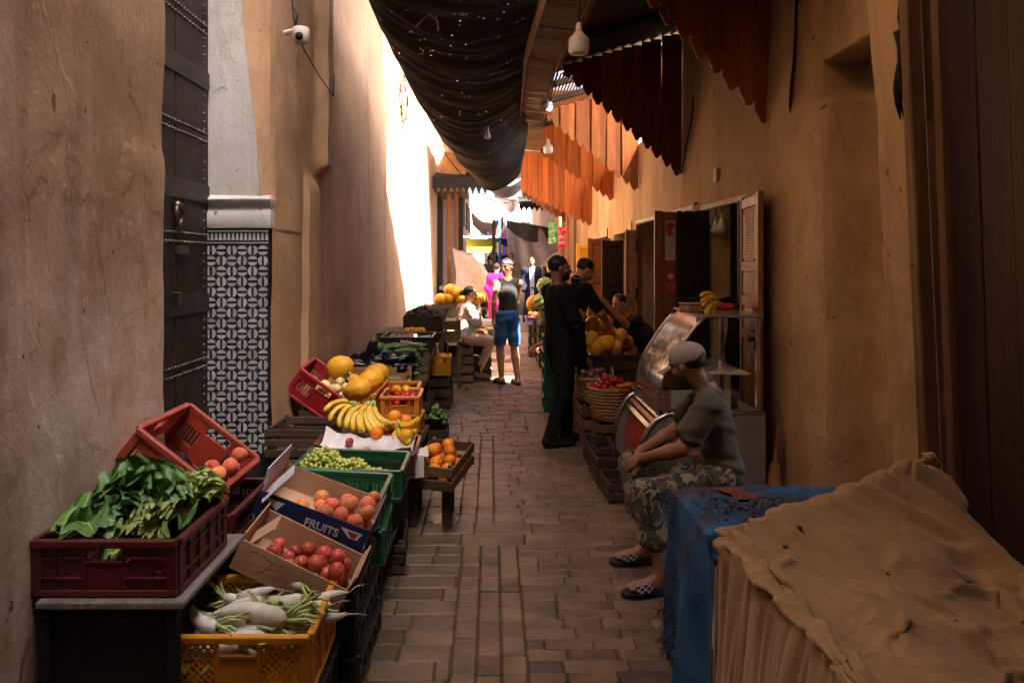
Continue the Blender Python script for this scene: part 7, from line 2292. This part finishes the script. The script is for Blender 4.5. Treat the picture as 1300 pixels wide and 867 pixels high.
so = wood_crate('low wooden crate the man in the cap sits on', TRS((1.30,4.27,0.0), rz=-8), 0.36, 0.36, 0.385, MT['wood_crate_d'], n=3)

# ---- man in black with crossed arms
def crossed_man():
    b = v3(0.62, 7.05, 0.0)
    yaw = math.radians(-72)
    J, opt, f = stand_joints(b, yaw, 1.735, lean=-0.04, headyaw=math.radians(-80), headpitch=-0.05)
    J['an_l'] = f(-0.10,0.11,0.085); J['toe_l'] = f(-0.11,0.25,0.028); J['kn_l'] = f(-0.09,0.09,0.50)
    J['an_r'] = f(0.08,-0.13,0.085); J['toe_r'] = f(0.09,0.02,0.028); J['kn_r'] = f(0.085,-0.01,0.49)
    J['el_l'] = f(-0.235,0.07,1.13); J['wr_l'] = f(0.03,0.205,1.175)
    J['el_r'] = f(0.235,0.06,1.14); J['wr_r'] = f(-0.02,0.215,1.225)
    R = rotz(yaw)
    J['hd_l'] = (R@v3(0.95,0.1,0.25), R@v3(0,-1,0), 1, 0.5); J['hd_r'] = (R@v3(-0.95,-0.05,-0.2), R@v3(0,-1,0), -1, 0.5)
    opt.update(skin='skin_b', shirt=fabric('black tee shirt', (0.012,0.012,0.013)), sleeve=0.85, trousers=fabric('black trousers', (0.015,0.015,0.017)), tr_len=1.93, hair='short', beard=True, shirt_g=0.02, shirt_low=0.08, cuff=0.06)
    root, add, _ = person('man in black standing side on with crossed arms beside the melons', tuple(b), J, opt, h=0.0085)
    for q in ('l','r'):
        S = SDF(0.02); d = J['toe_'+q]-J['an_'+q]; d[2] = 0; d /= np.linalg.norm(d)
        S.cap(J['an_'+q]-d*0.03+v3(0,0,-0.045), J['toe_'+q]+d*0.055+v3(0,0,0.004), 0.043, 0.034); S.cap(J['an_'+q]-d*0.03+v3(0,0,-0.02), J['an_'+q]+d*0.06+v3(0,0,-0.03), 0.045, 0.036)
        S.cut(lambda X,Y,Z: 0.002-Z); add('shoe', S, fabric('dark slip on shoe', (0.02,0.017,0.015), rough=0.5))
crossed_man()
# ---- second man bending over the fruit behind him
def bending_man():
    b = v3(0.80, 7.85, 0.0)
    yaw = math.radians(-58)
    J, opt, f = stand_joints(b, yaw, 1.74, lean=0.13, headyaw=math.radians(-75), headpitch=math.radians(-30))
    J['head'] = J['head'] + rotz(yaw) @ v3(0,0.07,-0.03)
    J['el_r'] = f(0.25,0.16,1.17); J['wr_r'] = f(0.16,0.36,1.02); J['hd_r'] = (rotz(yaw)@v3(-0.2,0.8,-0.5), rotz(yaw)@v3(-0.6,0,-0.6), -1, 0.5)
    J['el_l'] = f(-0.25,0.12,1.15); J['wr_l'] = f(-0.16,0.34,1.0); J['hd_l'] = (rotz(yaw)@v3(0.2,0.8,-0.5), rotz(yaw)@v3(0.6,0,-0.6), 1, 0.5)
    opt.update(skin='skin_c', shirt=fabric('black polo shirt', (0.014,0.014,0.016)), sleeve=0.75, trousers=fabric('dark shorts', (0.02,0.02,0.024)), tr_len=0.95, hair='short', collar=True, shirt_low=0.08)
    root, add, _ = person('man in a black polo with white collar piping bending over the melons', tuple(b), J, opt, h=0.009)
    bb = Vector(tuple(b)); c = (J['neck']+(J['neck']-J['chest'])*0.13); m = MB()
    Rr = rotz(yaw)
    m.tube([Vector(tuple(c + Rr@v3(0.062*math.sin(a), 0.062*math.cos(a), 0.012-0.02*math.cos(a)))) - bb for a in [2*PI*i/20 for i in range(20)]], 0.0035, 5, closed=True)
    m.build('collar_piping', MT['paper'], root, True)
bending_man()
# ---- shopkeeper leaning out of the second opening
def keeper():
    b = v3(1.93, 9.35, 0.0)
    yaw = math.radians(125)
    J, opt, f = stand_joints(b, yaw, 1.62, lean=0.55, headyaw=math.radians(125), headpitch=math.radians(-14))
    d = W(786,385,104.5); dv = v3(d.x, d.y, d.z) - J['head']
    for k in J:
        if k in ('hd_l','hd_r') or k.split('_')[0] in ('an','toe','kn'): continue
        wgt = 1.0 if k in ('head','neck','chest') or k[:2] in ('sh','el','wr') else 0.35
        J[k] = J[k] + dv*wgt
    hp = W(768,384,108); J['wr_l'] = v3(hp.x+0.03, hp.y, hp.z-0.03); J['el_l'] = J['wr_l']*0.5+J['sh_l']*0.5 + v3(0.05,0,-0.14)
    J['hd_l'] = (v3(-0.55,-0.2,0.7), v3(-0.5,-0.6,-0.4), 1, 0.55)
    opt.update(skin='skin_c', shirt=fabric('dark keeper shirt', (0.03,0.03,0.035)), sleeve=0.7, trousers=fabric('dark keeper trousers', (0.025,0.025,0.03)), hair='short')
    person('shopkeeper leaning out of the doorway with a raised hand above the melons', tuple(b), J, opt, h=0.009)
keeper()
# ---- young man in a sleeveless top walking away, looking back
def walking_boy():
    b = v3(0.21, 10.55, 0.0)
    yaw = math.radians(24)
    J, opt, f = stand_joints(b, yaw, 1.72, lean=0.0, headyaw=math.radians(148), headpitch=-0.02)
    J['an_l'] = f(-0.085,0.02,0.10); J['toe_l'] = f(-0.10,0.16,0.03); J['kn_l'] = f(-0.09,0.06,0.51)
    J['an_r'] = f(0.085,-0.14,0.085); J['toe_r'] = f(0.10,0.0,0.028); J['kn_r'] = f(0.09,-0.03,0.50)
    J['el_l'] = f(-0.235,-0.05,1.12); J['wr_l'] = f(-0.20,0.03,0.87)
    J['el_r'] = f(0.20,0.12,1.13); J['wr_r'] = f(0.06,0.26,1.08)
    J['hd_l'] = (rotz(yaw)@v3(0.1,0.1,-1), rotz(yaw)@v3(1,0,0), 1, 0.5)
    opt.update(skin='skin_a', shirt=fabric('charcoal sleeveless top', (0.028,0.028,0.03)), sleeve=0, trousers=None, hair='crop', girth=0.9, shirt_low=0.02, shirt_g=0.010)
    opt.pop('trousers')
    root, add, _ = person('young man in a charcoal vest and blue shorts walking away and looking back', tuple(b), J, opt, h=0.009)
    S = SDF(0.03)
    g = 0.022
    S.ell(J['pelvis']+v3(0,0,0.01), (v3(0.150,0.112,0.120)+0.016), rotz(yaw), 0.05)
    for q in ('l','r'):
        S.cap(J['hip_'+q], J['hip_'+q]*0.12+J['kn_'+q]*0.88, 0.090, 0.088, 0.012)
        e = J['hip_'+q]*0.06+J['kn_'+q]*0.94
    zh = J['kn_l'][2]+0.03
    S.cut(lambda X,Y,Z: zh-Z); S.cut(lambda X,Y,Z: Z-(J['pelvis'][2]+0.10))
    blue = fabric('royal blue shorts', (0.030,0.105,0.27), (0.022,0.075,0.20), rough=0.6)
    add('shorts', S, blue, 0.009, wr=0.004, wf=38, seed=5)
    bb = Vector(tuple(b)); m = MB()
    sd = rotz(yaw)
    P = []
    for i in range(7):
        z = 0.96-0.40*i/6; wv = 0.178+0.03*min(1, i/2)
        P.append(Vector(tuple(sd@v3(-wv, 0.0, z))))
    m.tube(P, [0.014]*7, 6, flat=0.5); m.build('side_stripe', fabric('pale blue lit strip', (0.28,0.46,0.62)), root, True)  # pale strip stands in for light catching the left side of the shorts
    # head scarf
    hc = J['head']; HR = opt['head_R']; S = SDF(0.01)
    S.ell(hc+HR@v3(0,-0.012,0.040), v3(0.083,0.101,0.090), HR)
    def bc(X,Y,Z):
        px,py,pz = X-hc[0],Y-hc[1],Z-hc[2]; ly = px*HR[0,1]+py*HR[1,1]+pz*HR[2,1]; lz = px*HR[0,2]+py*HR[1,2]+pz*HR[2,2]
        return 0.040 + 0.25*np.minimum(ly, 0.03) - lz
    S.cut(bc); S.ell(hc+HR@v3(0,-0.11,0.03), v3(0.02,0.02,0.03), HR)
    add('head_scarf', S, fabric('lilac patterned scarf', (0.46,0.38,0.58), (0.30,0.24,0.42)), 0.008)
    for q in ('l','r'):
        an, to = J['an_'+q]-b, J['toe_'+q]-b; d = to-an; d[2] = 0; d /= np.linalg.norm(d); w = np.cross(d, v3(0,0,1))
        poly = [(-0.075,0.0),(-0.065,0.030),(0.0,0.034),(0.11,0.044),(0.17,0.042),(0.205,0.0),(0.17,-0.042),(0.11,-0.044),(0.0,-0.034),(-0.065,-0.030)]
        Mx = Matrix(((d[0],w[0],0,an[0]),(d[1],w[1],0,an[1]),(0,0,1,0.004),(0,0,0,1)))
        MB().prism(poly, 0.022, Mx).build('sandal', MT['black'], root)
        m2 = MB(); m2.grid(lambda u, v: Mx @ Vector((0.08+0.06*v, 0.048*math.sin((u-0.5)*PI), 0.02+0.05*math.cos((u-0.5)*PI))), 10, 3); o = m2.build('strap', MT['black'], root, True)
walking_boy()
# ---- seated girl on the left
def girl():
    b = v3(-0.42, 10.75, 0.0)
    yaw = math.radians(-62); R = rotz(yaw)
    f = lambda x, y, z: b + R @ (v3(x,y,z)*0.94)
    J = dict(pelvis=f(0,0,0.66), chest=f(0,0.05,0.95), neck=f(0,0.09,1.15), head=f(0,0.13,1.30),
        sh_l=f(-0.155,0.06,1.08), sh_r=f(0.155,0.06,1.08), el_l=f(-0.19,0.17,0.85), el_r=f(0.20,0.16,0.86),
        wr_l=f(-0.06,0.34,0.80), wr_r=f(0.07,0.25,1.05),
        hip_l=f(-0.09,0.04,0.63), hip_r=f(0.09,0.04,0.63), kn_l=f(-0.12,0.44,0.60), kn_r=f(0.10,0.42,0.58),
        an_l=f(-0.12,0.36,0.20), an_r=f(0.06,0.24,0.13), toe_l=f(-0.13,0.49,0.13), toe_r=f(0.07,0.36,0.05))
    J['hd_l'] = (R@v3(0.6,0.7,-0.2), R@v3(0.1,-0.1,-1), 1, 0.6); J['hd_r'] = (R@v3(-0.25,0.2,0.95), R@v3(-0.2,-0.95,0), -1, 0.7)
    opt = dict(sc=0.92, head_R=rotz(math.radians(-82)), torso_R=R@rotx(-0.15), pelvis_R=R, skin='skin_c', shirt=fabric('pink and white blouse', (0.62,0.42,0.44), (0.72,0.62,0.62)), sleeve=0.95,
        trousers=fabric('beige trousers', (0.58,0.44,0.31), (0.50,0.37,0.26)), tr_len=1.72, hair='bun', girth=0.88, shirt_low=0.06, shirt_g=0.02, tr_g=0.014)
    root, add, _ = person('girl with a dark hair bun sitting on the plank stand in beige trousers', tuple(b), J, opt, h=0.009)
    for q in ('l','r'):
        an, to = J['an_'+q], J['toe_'+q]; d = to-an; d[2] = 0; d /= np.linalg.norm(d)
        S = SDF(0.015); S.cap(an+v3(0,0,0.08), an+v3(0,0,-0.02), 0.036, 0.040); add('sock', S, fabric('navy sock', (0.03,0.03,0.05)))
        S = SDF(0.02); S.cap(an-d*0.03+v3(0,0,-0.045), to+d*0.04, 0.042, 0.036); S.cap(an-d*0.02+v3(0,0,-0.02), an+d*0.05+v3(0,0,-0.03), 0.042, 0.036)
        add('shoe', S, fabric('grey pink trainer', (0.30,0.19,0.18), rough=0.6))
girl()
stq = wood_crate('wooden crate the girl is sitting on', TRS((-0.46,10.78,0.0), rz=8), 0.34, 0.40, 0.50, MT['wood_crate'], n=4)
# ---- people further down the alley
def robed(label, base, yaw, H, colr, front=None, skin_='skin_b', headwear=None, h=0.014, girth=1.15, hyaw=None, hair='short', flare=0.26):
    b = v3(*base)
    J, opt, f = stand_joints(b, yaw, H, headyaw=hyaw)
    opt.update(skin=skin_, girth=girth, hair=hair, shirt_g=0.03)
    J['wr_l'] = f(-0.20,0.10,0.90); J['wr_r'] = f(0.20,0.10,0.90)
    root, add, _ = person(label, tuple(b), J, opt, h=h)
    S = SDF(0.06); R = rotz(yaw)
    S.ell(J['chest'], v3(0.20,0.15,0.22), R); S.ell(J['pelvis'], v3(0.21,0.17,0.28), R)
    for k in range(5): 
        a = 2*PI*k/5; S.cap(J['pelvis'], b+R@v3(flare*0.55*math.cos(a), flare*0.5*math.sin(a), 0.06), 0.15, 0.10)
    for q in ('l','r'):
        S.cap(J['neck']*0.75+J['chest']*0.25, J['sh_'+q], 0.07, 0.075); S.cap(J['sh_'+q], J['el_'+q], 0.08, 0.085); S.cap(J['el_'+q], J['wr_'+q], 0.085, 0.08)
    S.cut(lambda X,Y,Z: 0.04-Z)
    add('robe', S, fabric('robe of '+label[:20], colr), 0.016, wr=0.006, wf=26, seed=4)
    bb = Vector(tuple(b))
    if front:
        m = MB()
        m.grid(lambda u, v: Vector(tuple(R@v3((u-0.5)*(0.13-0.04*v), 0.192-0.02*abs(v-0.5), 1.46-0.75*v)*(H/1.75))), 4, 8)
        m.tube([Vector(tuple(J['neck']-b+R@v3(0.075*math.sin(a), 0.075*math.cos(a)*0.9+0.01, 0.02))) for a in [2*PI*i/16 for i in range(16)]], 0.022, 6, closed=True)
        o = m.build('front_panel', fabric('pale front panel', front), root, True)
    if headwear:
        S = SDF(0.01); hc = J['head']; HR = opt['head_R']
        S.ell(hc+HR@v3(0,-0.012,0.035), v3(0.088,0.106,0.092), HR); zc = hc[2]+0.03
        S.cut(lambda X,Y,Z: zc-Z); add('cap', S, fabric('head covering of '+label[:18], headwear), 0.012)
    return root
robed('man in a navy robe with a pale blue front panel walking towards us', (1.05,20.6,0.0), math.radians(182), 1.80, (0.012,0.016,0.035), (0.25,0.32,0.42))
robed('woman in a magenta robe half hidden behind the young man in the vest', (0.10,18.6,0.0), math.radians(-20), 1.62, (0.55,0.012,0.22), None, 'skin_a', (0.02,0.016,0.018))
sg = MB(); sg.box((0,0,0), (0.17,0.05,0.15)); 
o = sg.build('yellow_bag', M('yellow bag', (0.72,0.42,0.02), orand=0), None); o.location = (0.12,18.28,0.82); tag(o, 'small yellow bag at the hip of the magenta robed woman', 'bag')
robed('man in a grey shirt standing before the far grey drape', (0.58,23.4,0.0), math.radians(170), 1.93, (0.17,0.16,0.12), None, 'skin_b', None)
robed('man in a dark shirt and white cap facing the far stalls', (-0.06,22.6,0.0), math.radians(30), 1.88, (0.03,0.032,0.033), None, 'skin_b', (0.6,0.6,0.58))
# ---- someone crouching behind the standing man: only a forearm and hand show
def croucher():
    b = v3(1.10, 10.3, 0.0)
    yaw = math.radians(95); R = rotz(yaw)
    f = lambda x, y, z: b + R @ v3(x,y,z)
    J = dict(pelvis=f(0,-0.06,0.40), chest=f(0,0.06,0.68), neck=f(0,0.13,0.86), head=f(0,0.19,0.99),
        sh_l=f(-0.17,0.12,0.80), sh_r=f(0.17,0.12,0.80), el_l=f(-0.2,0.34,0.66), el_r=f(0.18,0.30,0.62), wr_l=f(-0.16,0.545,0.565), wr_r=f(0.10,0.42,0.55),
        hip_l=f(-0.1,-0.02,0.36), hip_r=f(0.1,-0.02,0.36), kn_l=f(-0.18,0.34,0.44), kn_r=f(0.18,0.34,0.44), an_l=f(-0.18,0.05,0.09), an_r=f(0.18,0.05,0.09), toe_l=f(-0.2,0.19,0.03), toe_r=f(0.2,0.19,0.03))
    J['hd_l'] = (R@v3(0.1,0.8,-0.6), R@v3(0.5,-0.2,-0.7), 1, 0.5); J['hd_r'] = (R@v3(-0.3,0.8,-0.5), R@v3(-0.5,0,-0.8), -1, 0.6)
    opt = dict(head_R=rotz(yaw)@rotx(-0.4), torso_R=R@rotx(-0.4), pelvis_R=R, skin='skin_a', shirt=fabric('dark green shirt', (0.02,0.028,0.022)), sleeve=1.35, trousers=fabric('dark work trousers', (0.02,0.02,0.02)), hair='short')
    person('person crouching behind the green crates with one hand reaching into the aisle', tuple(b), J, opt, h=0.010)
croucher()
# ------------------------------------------------------------ far end of the alley
MT['far_white'] = plaster('pale far plaster', (0.66,0.58,0.50), (0.56,0.48,0.41), (0.7,0.66,0.6), None, 0.5, 0.4, seed=31)
fb = empty('shop_house', Vector((-1.2,23.0,0))); tag(fb, 'projecting shop house with brown posts at the end of the sunlit wall', 'building')
def part(parent, name, boxes, mat, ch=0.01):
    m = MB(); o0 = parent.location
    for (c, d) in boxes: m.box(Vector(c)-o0, d, ch=ch)
    return m.build(name, mat, parent)
part(fb, 'overhang', [((-1.30,22.2,3.95),(1.15,2.6,0.75))], MT['plaster_far'])
part(fb, 'upper_wall', [((-1.35,22.3,6.3),(1.25,2.4,4.0))], MT['plaster_far'])
part(fb, 'shop_back', [((-1.75,22.2,1.75),(0.5,2.3,3.5))], MT['dark_room'])
for x in (-1.18,-0.98): part(fb, 'post', [((x,21.05,1.75),(0.10,0.10,3.6))], MT['wood_crate_o'])
part(fb, 'pier', [((-0.88,21.3,1.7),(0.14,0.5,3.5))], MT['dark_room'])
part(fb, 'counter_slab', [((-1.12,20.95,0.96),(0.62,0.5,0.10))], MT['plaster_w'])
part(fb, 'counter_base', [((-1.12,21.0,0.45),(0.58,0.4,0.9))], MT['dark_room'])
# scalloped dark awning over the gap
def awning(label, x0, x1, y, z, drop, mat, n, depth=1.2):
    root = empty('cloth_awning', Vector(((x0+x1)/2,y,z))); tag(root, label, 'awning')
    m = MB(); w = (x1-x0)/n
    m.grid(lambda u, v: ((x0-x1)/2+(x1-x0)*u, depth*v, 0.25*v-0.05*math.sin(PI*u)), 12, 5); m.build('canopy', mat, root, True)
    m = MB()
    for i in range(n):
        cx = (x0-x1)/2 + w*(i+0.5)
        m.prism([(-w/2,0),(-w/2,-drop*0.55),(-w*0.25,-drop*0.7),(0,-drop),(w*0.25,-drop*0.7),(w/2,-drop*0.55),(w/2,0)], 0.012, Matrix.Translation((cx,0,0)) @ FRONT)
    m.build('scalloped_edge', mat, root)
dk = fabric('dark awning cloth', (0.022,0.02,0.02))
awning('dark scalloped awning at the left below the end of the shade net', -1.45, -0.10, 18.6, 3.72, 0.45, dk, 9)
awning('second dark scalloped awning behind the end of the shade net', -0.75, 0.45, 20.5, 3.95, 0.30, dk, 10)
awning('dark scalloped awning high at the right beyond the orange planks', 0.85, 2.0, 24.5, 3.6, 0.35, dk, 7)
# left far buildings and right far buildings
fl = empty('far_house', Vector((-2.6,29,0))); tag(fl, 'pinkish far house on the left above the stalls', 'building')
part(fl, 'wall', [((-2.3,30,2.3),(2.6,12,4.6))], MT['plaster_pink'])
for i in range(3):
    w_ = part(fl, 'window', [((-0.98,26.5+3.0*i,3.4),(0.06,0.8,1.0))], MT['dark_room']); 
fr2 = empty('far_house', Vector((3.2,32,0))); tag(fr2, 'far house on the right behind the grey drape', 'building')
part(fr2, 'wall', [((3.2,31,2.4),(2.2,20,4.8))], MT['plaster_far'])
fz = empty('far_house', Vector((0.3,-10.5,0))); tag(fz, 'unseen house added behind the viewer to block light from the rear', 'building')  # out of view, added to stop light filling in from behind
part(fz, 'wall', [((0.3,-10.4,3.5),(6,1.2,7))], MT['plaster_far']); part(fz, 'door', [((0.4,-9.77,1.1),(1.1,0.08,2.2))], MT['wood_plank'])
fe = empty('far_house', Vector((0.3,46,0))); tag(fe, 'pale house closing the far end of the alley', 'building')
part(fe, 'wall', [((0.3,47,2.6),(7,3,5.2))], MT['far_white'])
for i in range(4): part(fe, 'window', [((-1.6+1.2*i,45.48,3.6),(0.6,0.08,0.9))], MT['dark_room'])
part(fe, 'door', [((0.2,45.47,1.1),(1.3,0.08,2.2))], MT['wood_plank'])
# hung sheets
def drape(name, label, fn, nu, nv, mat, cat='sheet'):
    o = MB().grid(fn, nu, nv).build(name, mat, None, True); tag(o, label, cat)
    s_ = o.modifiers.new('t', 'SOLIDIFY'); s_.thickness = 0.006; return o
gd = fabric('grey canvas', (0.36,0.33,0.35), (0.26,0.24,0.26))
gd2 = fabric('pale grey canvas', (0.50,0.47,0.48), (0.40,0.37,0.39))
def big_drape(u, v):
    x = 0.42 + 1.75*u; sag = 0.45*math.sin(PI*u)
    x += 0.22*v*(1-u)
    z = 2.98 - 0.30*u*(1-v) - 2.25*v*(1-0.62*u)
    y = 25.0 + 0.18*math.sin(7*u+2.5*v*(1-u)) + 0.10*math.sin(19*u-3*v) - 0.5*v*u
    z += 0.05*math.sin(11*u+6*v)
    return (x, y, z)
drape('canvas_drape', 'large grey canvas hanging in folds at the far right', big_drape, 40, 30, gd2)
drape('canvas_drape', 'dark grey canvas rolled over the top of the pale hanging canvas', lambda u, v: (0.45+1.5*u, 24.7+0.12*math.sin(9*u), 3.02-0.28*u-(0.22+0.35*math.sin(PI*u))*v), 24, 10, fabric('dark grey canvas', (0.10,0.095,0.10)))
drape('sun_sail', 'pale sun sail stretched across the far alley on the left', lambda u, v: (-0.75+1.15*u, 27.0+2.0*v, 3.45-0.42*math.sin(PI*u)*0.8-0.38*v-0.15*u), 20, 8, gd2)
drape('sun_sail', 'grey sun sail high across the far alley', lambda u, v: (-0.3+1.7*u, 31.0+2.0*v, 5.2-0.5*math.sin(PI*u)-0.3*v), 20, 8, gd)
drape('sun_sail', 'bright torn sun sail high before the far house', lambda u, v: (0.1+1.6*u, 36.0+2.5*v, 5.3-0.5*math.sin(PI*u)+0.2*math.sin(9*u)-0.5*v), 20, 8, fabric('white canvas', (0.72,0.70,0.68)))
for i_, (ya, yb2, zz) in enumerate(((17.4,24.0,4.75),(24.6,34.0,5.6))):  # overhead cloths out of view, added to block sun at the far end
    drape('sun_sail', ['nearer','farther'][i_]+' unseen grey sail added to shade the far end of the alley', lambda u, v, ya=ya, yb2=yb2, zz=zz: (-1.3+3.4*u, lerp(ya,yb2,v), zz-0.3*math.sin(PI*u)+0.06*math.sin(9*v+4*u)), 16, 16, gd)
# heap under beige tarpaulin and the cart beneath
drape('tarpaulin', 'beige tarpaulin thrown over goods at the far left', lambda u, v: (-1.0+1.15*u + 0.05*math.sin(9*v+3*u), 20.0+0.25*math.sin(5*u)*0.3+1.3*max(0,v-0.45), (2.0 - 1.0*u**1.6)*min(1, 0.42+1.25*v) + 0.05*math.sin(9*u+5*v) + 0.03*math.sin(21*u-8*v)), 40, 30, fabric('beige tarpaulin', (0.42,0.33,0.27), (0.34,0.26,0.21)))
hc_ = empty('hand_cart', Vector((-0.55,20.8,0))); tag(hc_, 'dark handcart loaded under the beige tarpaulin', 'cart')
MB().box((0,0,0.78), (0.95,1.3,0.55)).build('load', MT['black'], hc_); MB().box((0,0,0.45), (1.0,1.4,0.08)).build('bed', MT['wood_crate_d'], hc_)
for sx in (-1,1):
    w_ = MB().tube([(sx*0.52,0.27*math.cos(a),0.30+0.27*math.sin(a)) for a in [2*PI*i/24 for i in range(24)]], 0.03, 7, closed=True).build('wheel', MT['black'], hc_, True)
    m = MB()
    for k in range(6): m.tube([(sx*0.52,0,0.30),(sx*0.52,0.25*math.cos(k*PI/3),0.30+0.25*math.sin(k*PI/3))], 0.008, 5)
    m.build('spokes', MT['iron'], w_)
for sx in (-1,1): MB().tube([(sx*0.4,-0.7,0.5),(sx*0.4,-1.1,0.75)], 0.02, 6).build('handle', MT['iron'], hc_)
# stalls with signs and shelves far back
def shelf_stall(label, loc, w, h, d, mat, goods, seed=1, n=3):
    root = empty('shelf_stall', Vector(loc)); tag(root, label, 'stall'); rnd = random.Random(seed)
    for sx in (-1,1): MB().box((sx*w/2,0,h/2), (0.05,d,h)).build('side_panel', mat, root)
    for k in range(n):
        z = h*(k+0.6)/n
        MB().box((0,0,z), (w-0.052,d,0.03)).build('shelf', mat, root)
        x = -w/2+0.06
        while x < w/2-0.1:
            ww = rnd.uniform(0.06,0.14); hh = rnd.uniform(0.08,0.8*h/n)
            MB().box((x+ww/2,-d*0.2,z+0.017+hh/2), (ww*0.92,0.14,hh), ch=0.008).build('packet', rnd.choice(goods), root); x += ww
    MB().box((0,d/2,h/2), (w-0.052,0.03,h)).build('back_panel', mat, root)
pk = [M('packet red', (0.5,0.03,0.03), orand=0), M('packet yellow', (0.62,0.4,0.03), orand=0), M('packet blue', (0.05,0.12,0.45), orand=0), M('packet green', (0.06,0.28,0.09), orand=0), M('packet white', (0.65,0.62,0.6), orand=0), M('packet orange', (0.6,0.2,0.03), orand=0)]
blue_p = M('blue painted frame', (0.06,0.16,0.50), (0.05,0.12,0.4), orand=0)
shelf_stall('blue shelf stall of packets in the middle distance', (0.35,26.5,0.4), 1.0, 2.3, 0.5, blue_p, pk, 3, 4)
shelf_stall('shelves of snacks at the foot of the grey canvas', (1.62,19.6,0.0), 0.62, 1.55, 0.4, MT['wood_plank'], pk, 5, 4)
sgn = empty('painted_sign', Vector((-0.35,25.5,2.2))); tag(sgn, 'green and yellow painted board above the far left stall', 'sign')
MB().box((0,0,0), (1.0,0.05,0.45)).build('board', M('green board', (0.22,0.42,0.05), (0.55,0.48,0.04), scale=4, orand=0), sgn)
MB().box((0,0,0.29), (1.3,0.35,0.06)).build('awning_board', MT['far_white'], sgn); MB().box((0,0,-0.26), (1.05,0.07,0.05)).build('frame', MT['wood_plank'], sgn)
ps = empty('lamp_post', Vector((0.05,24.4,0))); tag(ps, 'plain wooden post rising between the far stalls', 'post'); MB().box((0,0,1.5), (0.12,0.12,3.0)).build('post', MT['wood_grey'], ps)
bpz = empty('lamp_post', Vector((0.24,25.4,0))); tag(bpz, 'blue painted post beside the far blue shelves', 'post'); MB().box((0,0,1.6), (0.09,0.09,3.2)).build('post', blue_p, bpz)
# right: posts, snack bags, yellow door panels
for i, (x, y, mat, lab) in enumerate([(1.55,17.6,MT['wood_crate_o'],'slim orange brown post beside the hanging snack bags'),(1.75,16.3,MT['wood_frame'],'dark brown post beneath the orange planks'),(1.66,17.0,MT['wood_red'],'reddish post between the two shop posts')]):
    r_ = empty('shop_post', Vector((x,y,0))); tag(r_, lab, 'post'); MB().box((0,0,1.35), (0.07,0.07,2.7)).build('post', mat, r_)
for i, (px, py, c_, lab) in enumerate([(702,292,(0.10,0.33,0.10),'green snack packet strip hanging at the right'),(714,297,(0.50,0.02,0.025),'red snack packet strip hanging at the right')]):
    p = W(px,py,57); r_ = empty('snack_strip', p); tag(r_, lab, 'packets')
    mm = M('packet strip %d' % i, c_, tuple(min(1, x+0.25) for x in c_), scale=9, rough=0.35, orand=0, lo=0.5, hi=0.6)
    for k in range(3):
        m = MB(); m.grid(lambda u, v: (-0.10+0.20*u, -0.03*math.sin(PI*u)*math.sin(PI*v), 0.16-0.16*k-0.15*v), 6, 5); m.build('packet', mm, r_, True)
    MB().tube([(0,0,0.16),(0,0,0.55)], 0.004, 4).build('string', MT['cable'], r_)
for k in range(3):
    plastic_crate(['lowest','middle','topmost'][k]+' of the teal crates beyond the seated girl', TRS((-0.42,14.6,0.30*k)), 0.36, 0.5, 0.29, MT['p_teal'], 'slot')
wood_crate('dark wooden crates base beyond the teal crates', TRS((-0.05,15.8,0)), 0.4, 0.5, 0.5, MT['wood_crate_d'])
wood_crate('dark wooden crate under the yellow melons behind the girl', TRS((-0.85,13.0,0)), 0.7, 1.1, 0.95, MT['wood_crate_d'], n=5)
for i, (px, py) in enumerate([(569,379),(578,372),(588,379),(598,378),(560,380),(606,379),(572,368),(594,371)]):
    p = W(px, py, 76); o = obj_from('melon', FR['melon']); o.matrix_world = TRS(p, 70, 20*i, 50*i) @ Matrix.Scale(0.10, 4); tag(o, 'yellow melon behind the seated girl, ' + ['left of the middle','upper middle','middle of the row','right of the middle','farthest left','farthest right','top left','top right'][i], 'melon', 'melons behind the seated girl')
sb = empty('straw_bag', Vector((-0.16,11.1,0.5))); tag(sb, 'straw bag beside the seated girl', 'bag')
MB().lathe([(0.08,0.0),(0.11,0.05),(0.10,0.18),(0.085,0.2)], 14).build('bag', MT['straw'], sb, 40)
for s_ in (-1,1): MB().tube([(s_*0.06,0.0,0.18),(s_*0.05,0,0.27),(-s_*0.05,0,0.27),(-s_*0.06,0,0.18)], 0.006, 5).build('handle', MT['straw'], sb)
wood_crate('wooden crate under the straw bag', TRS((-0.16,11.1,0)), 0.3, 0.3, 0.49, MT['wood_crate_d'], n=3)
o = obj_from('tomato', FR['apple']); o.matrix_world = TRS((-0.33,10.0,0.03)) @ Matrix.Scale(0.03,4); tag(o, 'red tomato dropped on the paving below the seated girl', 'tomato')
# overhead wires
for i, (a, b, s_) in enumerate([((-1.4,17,4.6),(0.6,25,3.6),0.5),((-0.9,24,4.4),(2.0,27,4.5),0.3),((-0.9,28,4.7),(2.0,31,4.2),0.4)]):
    P = [Vector(a).lerp(Vector(b), t/16) - Vector((0,0,s_*4*(t/16)*(1-t/16))) for t in range(17)]
    cable('overhead_wire', ['nearest','middle','farthest'][i]+' black wire sagging across the far alley', P, 0.012)
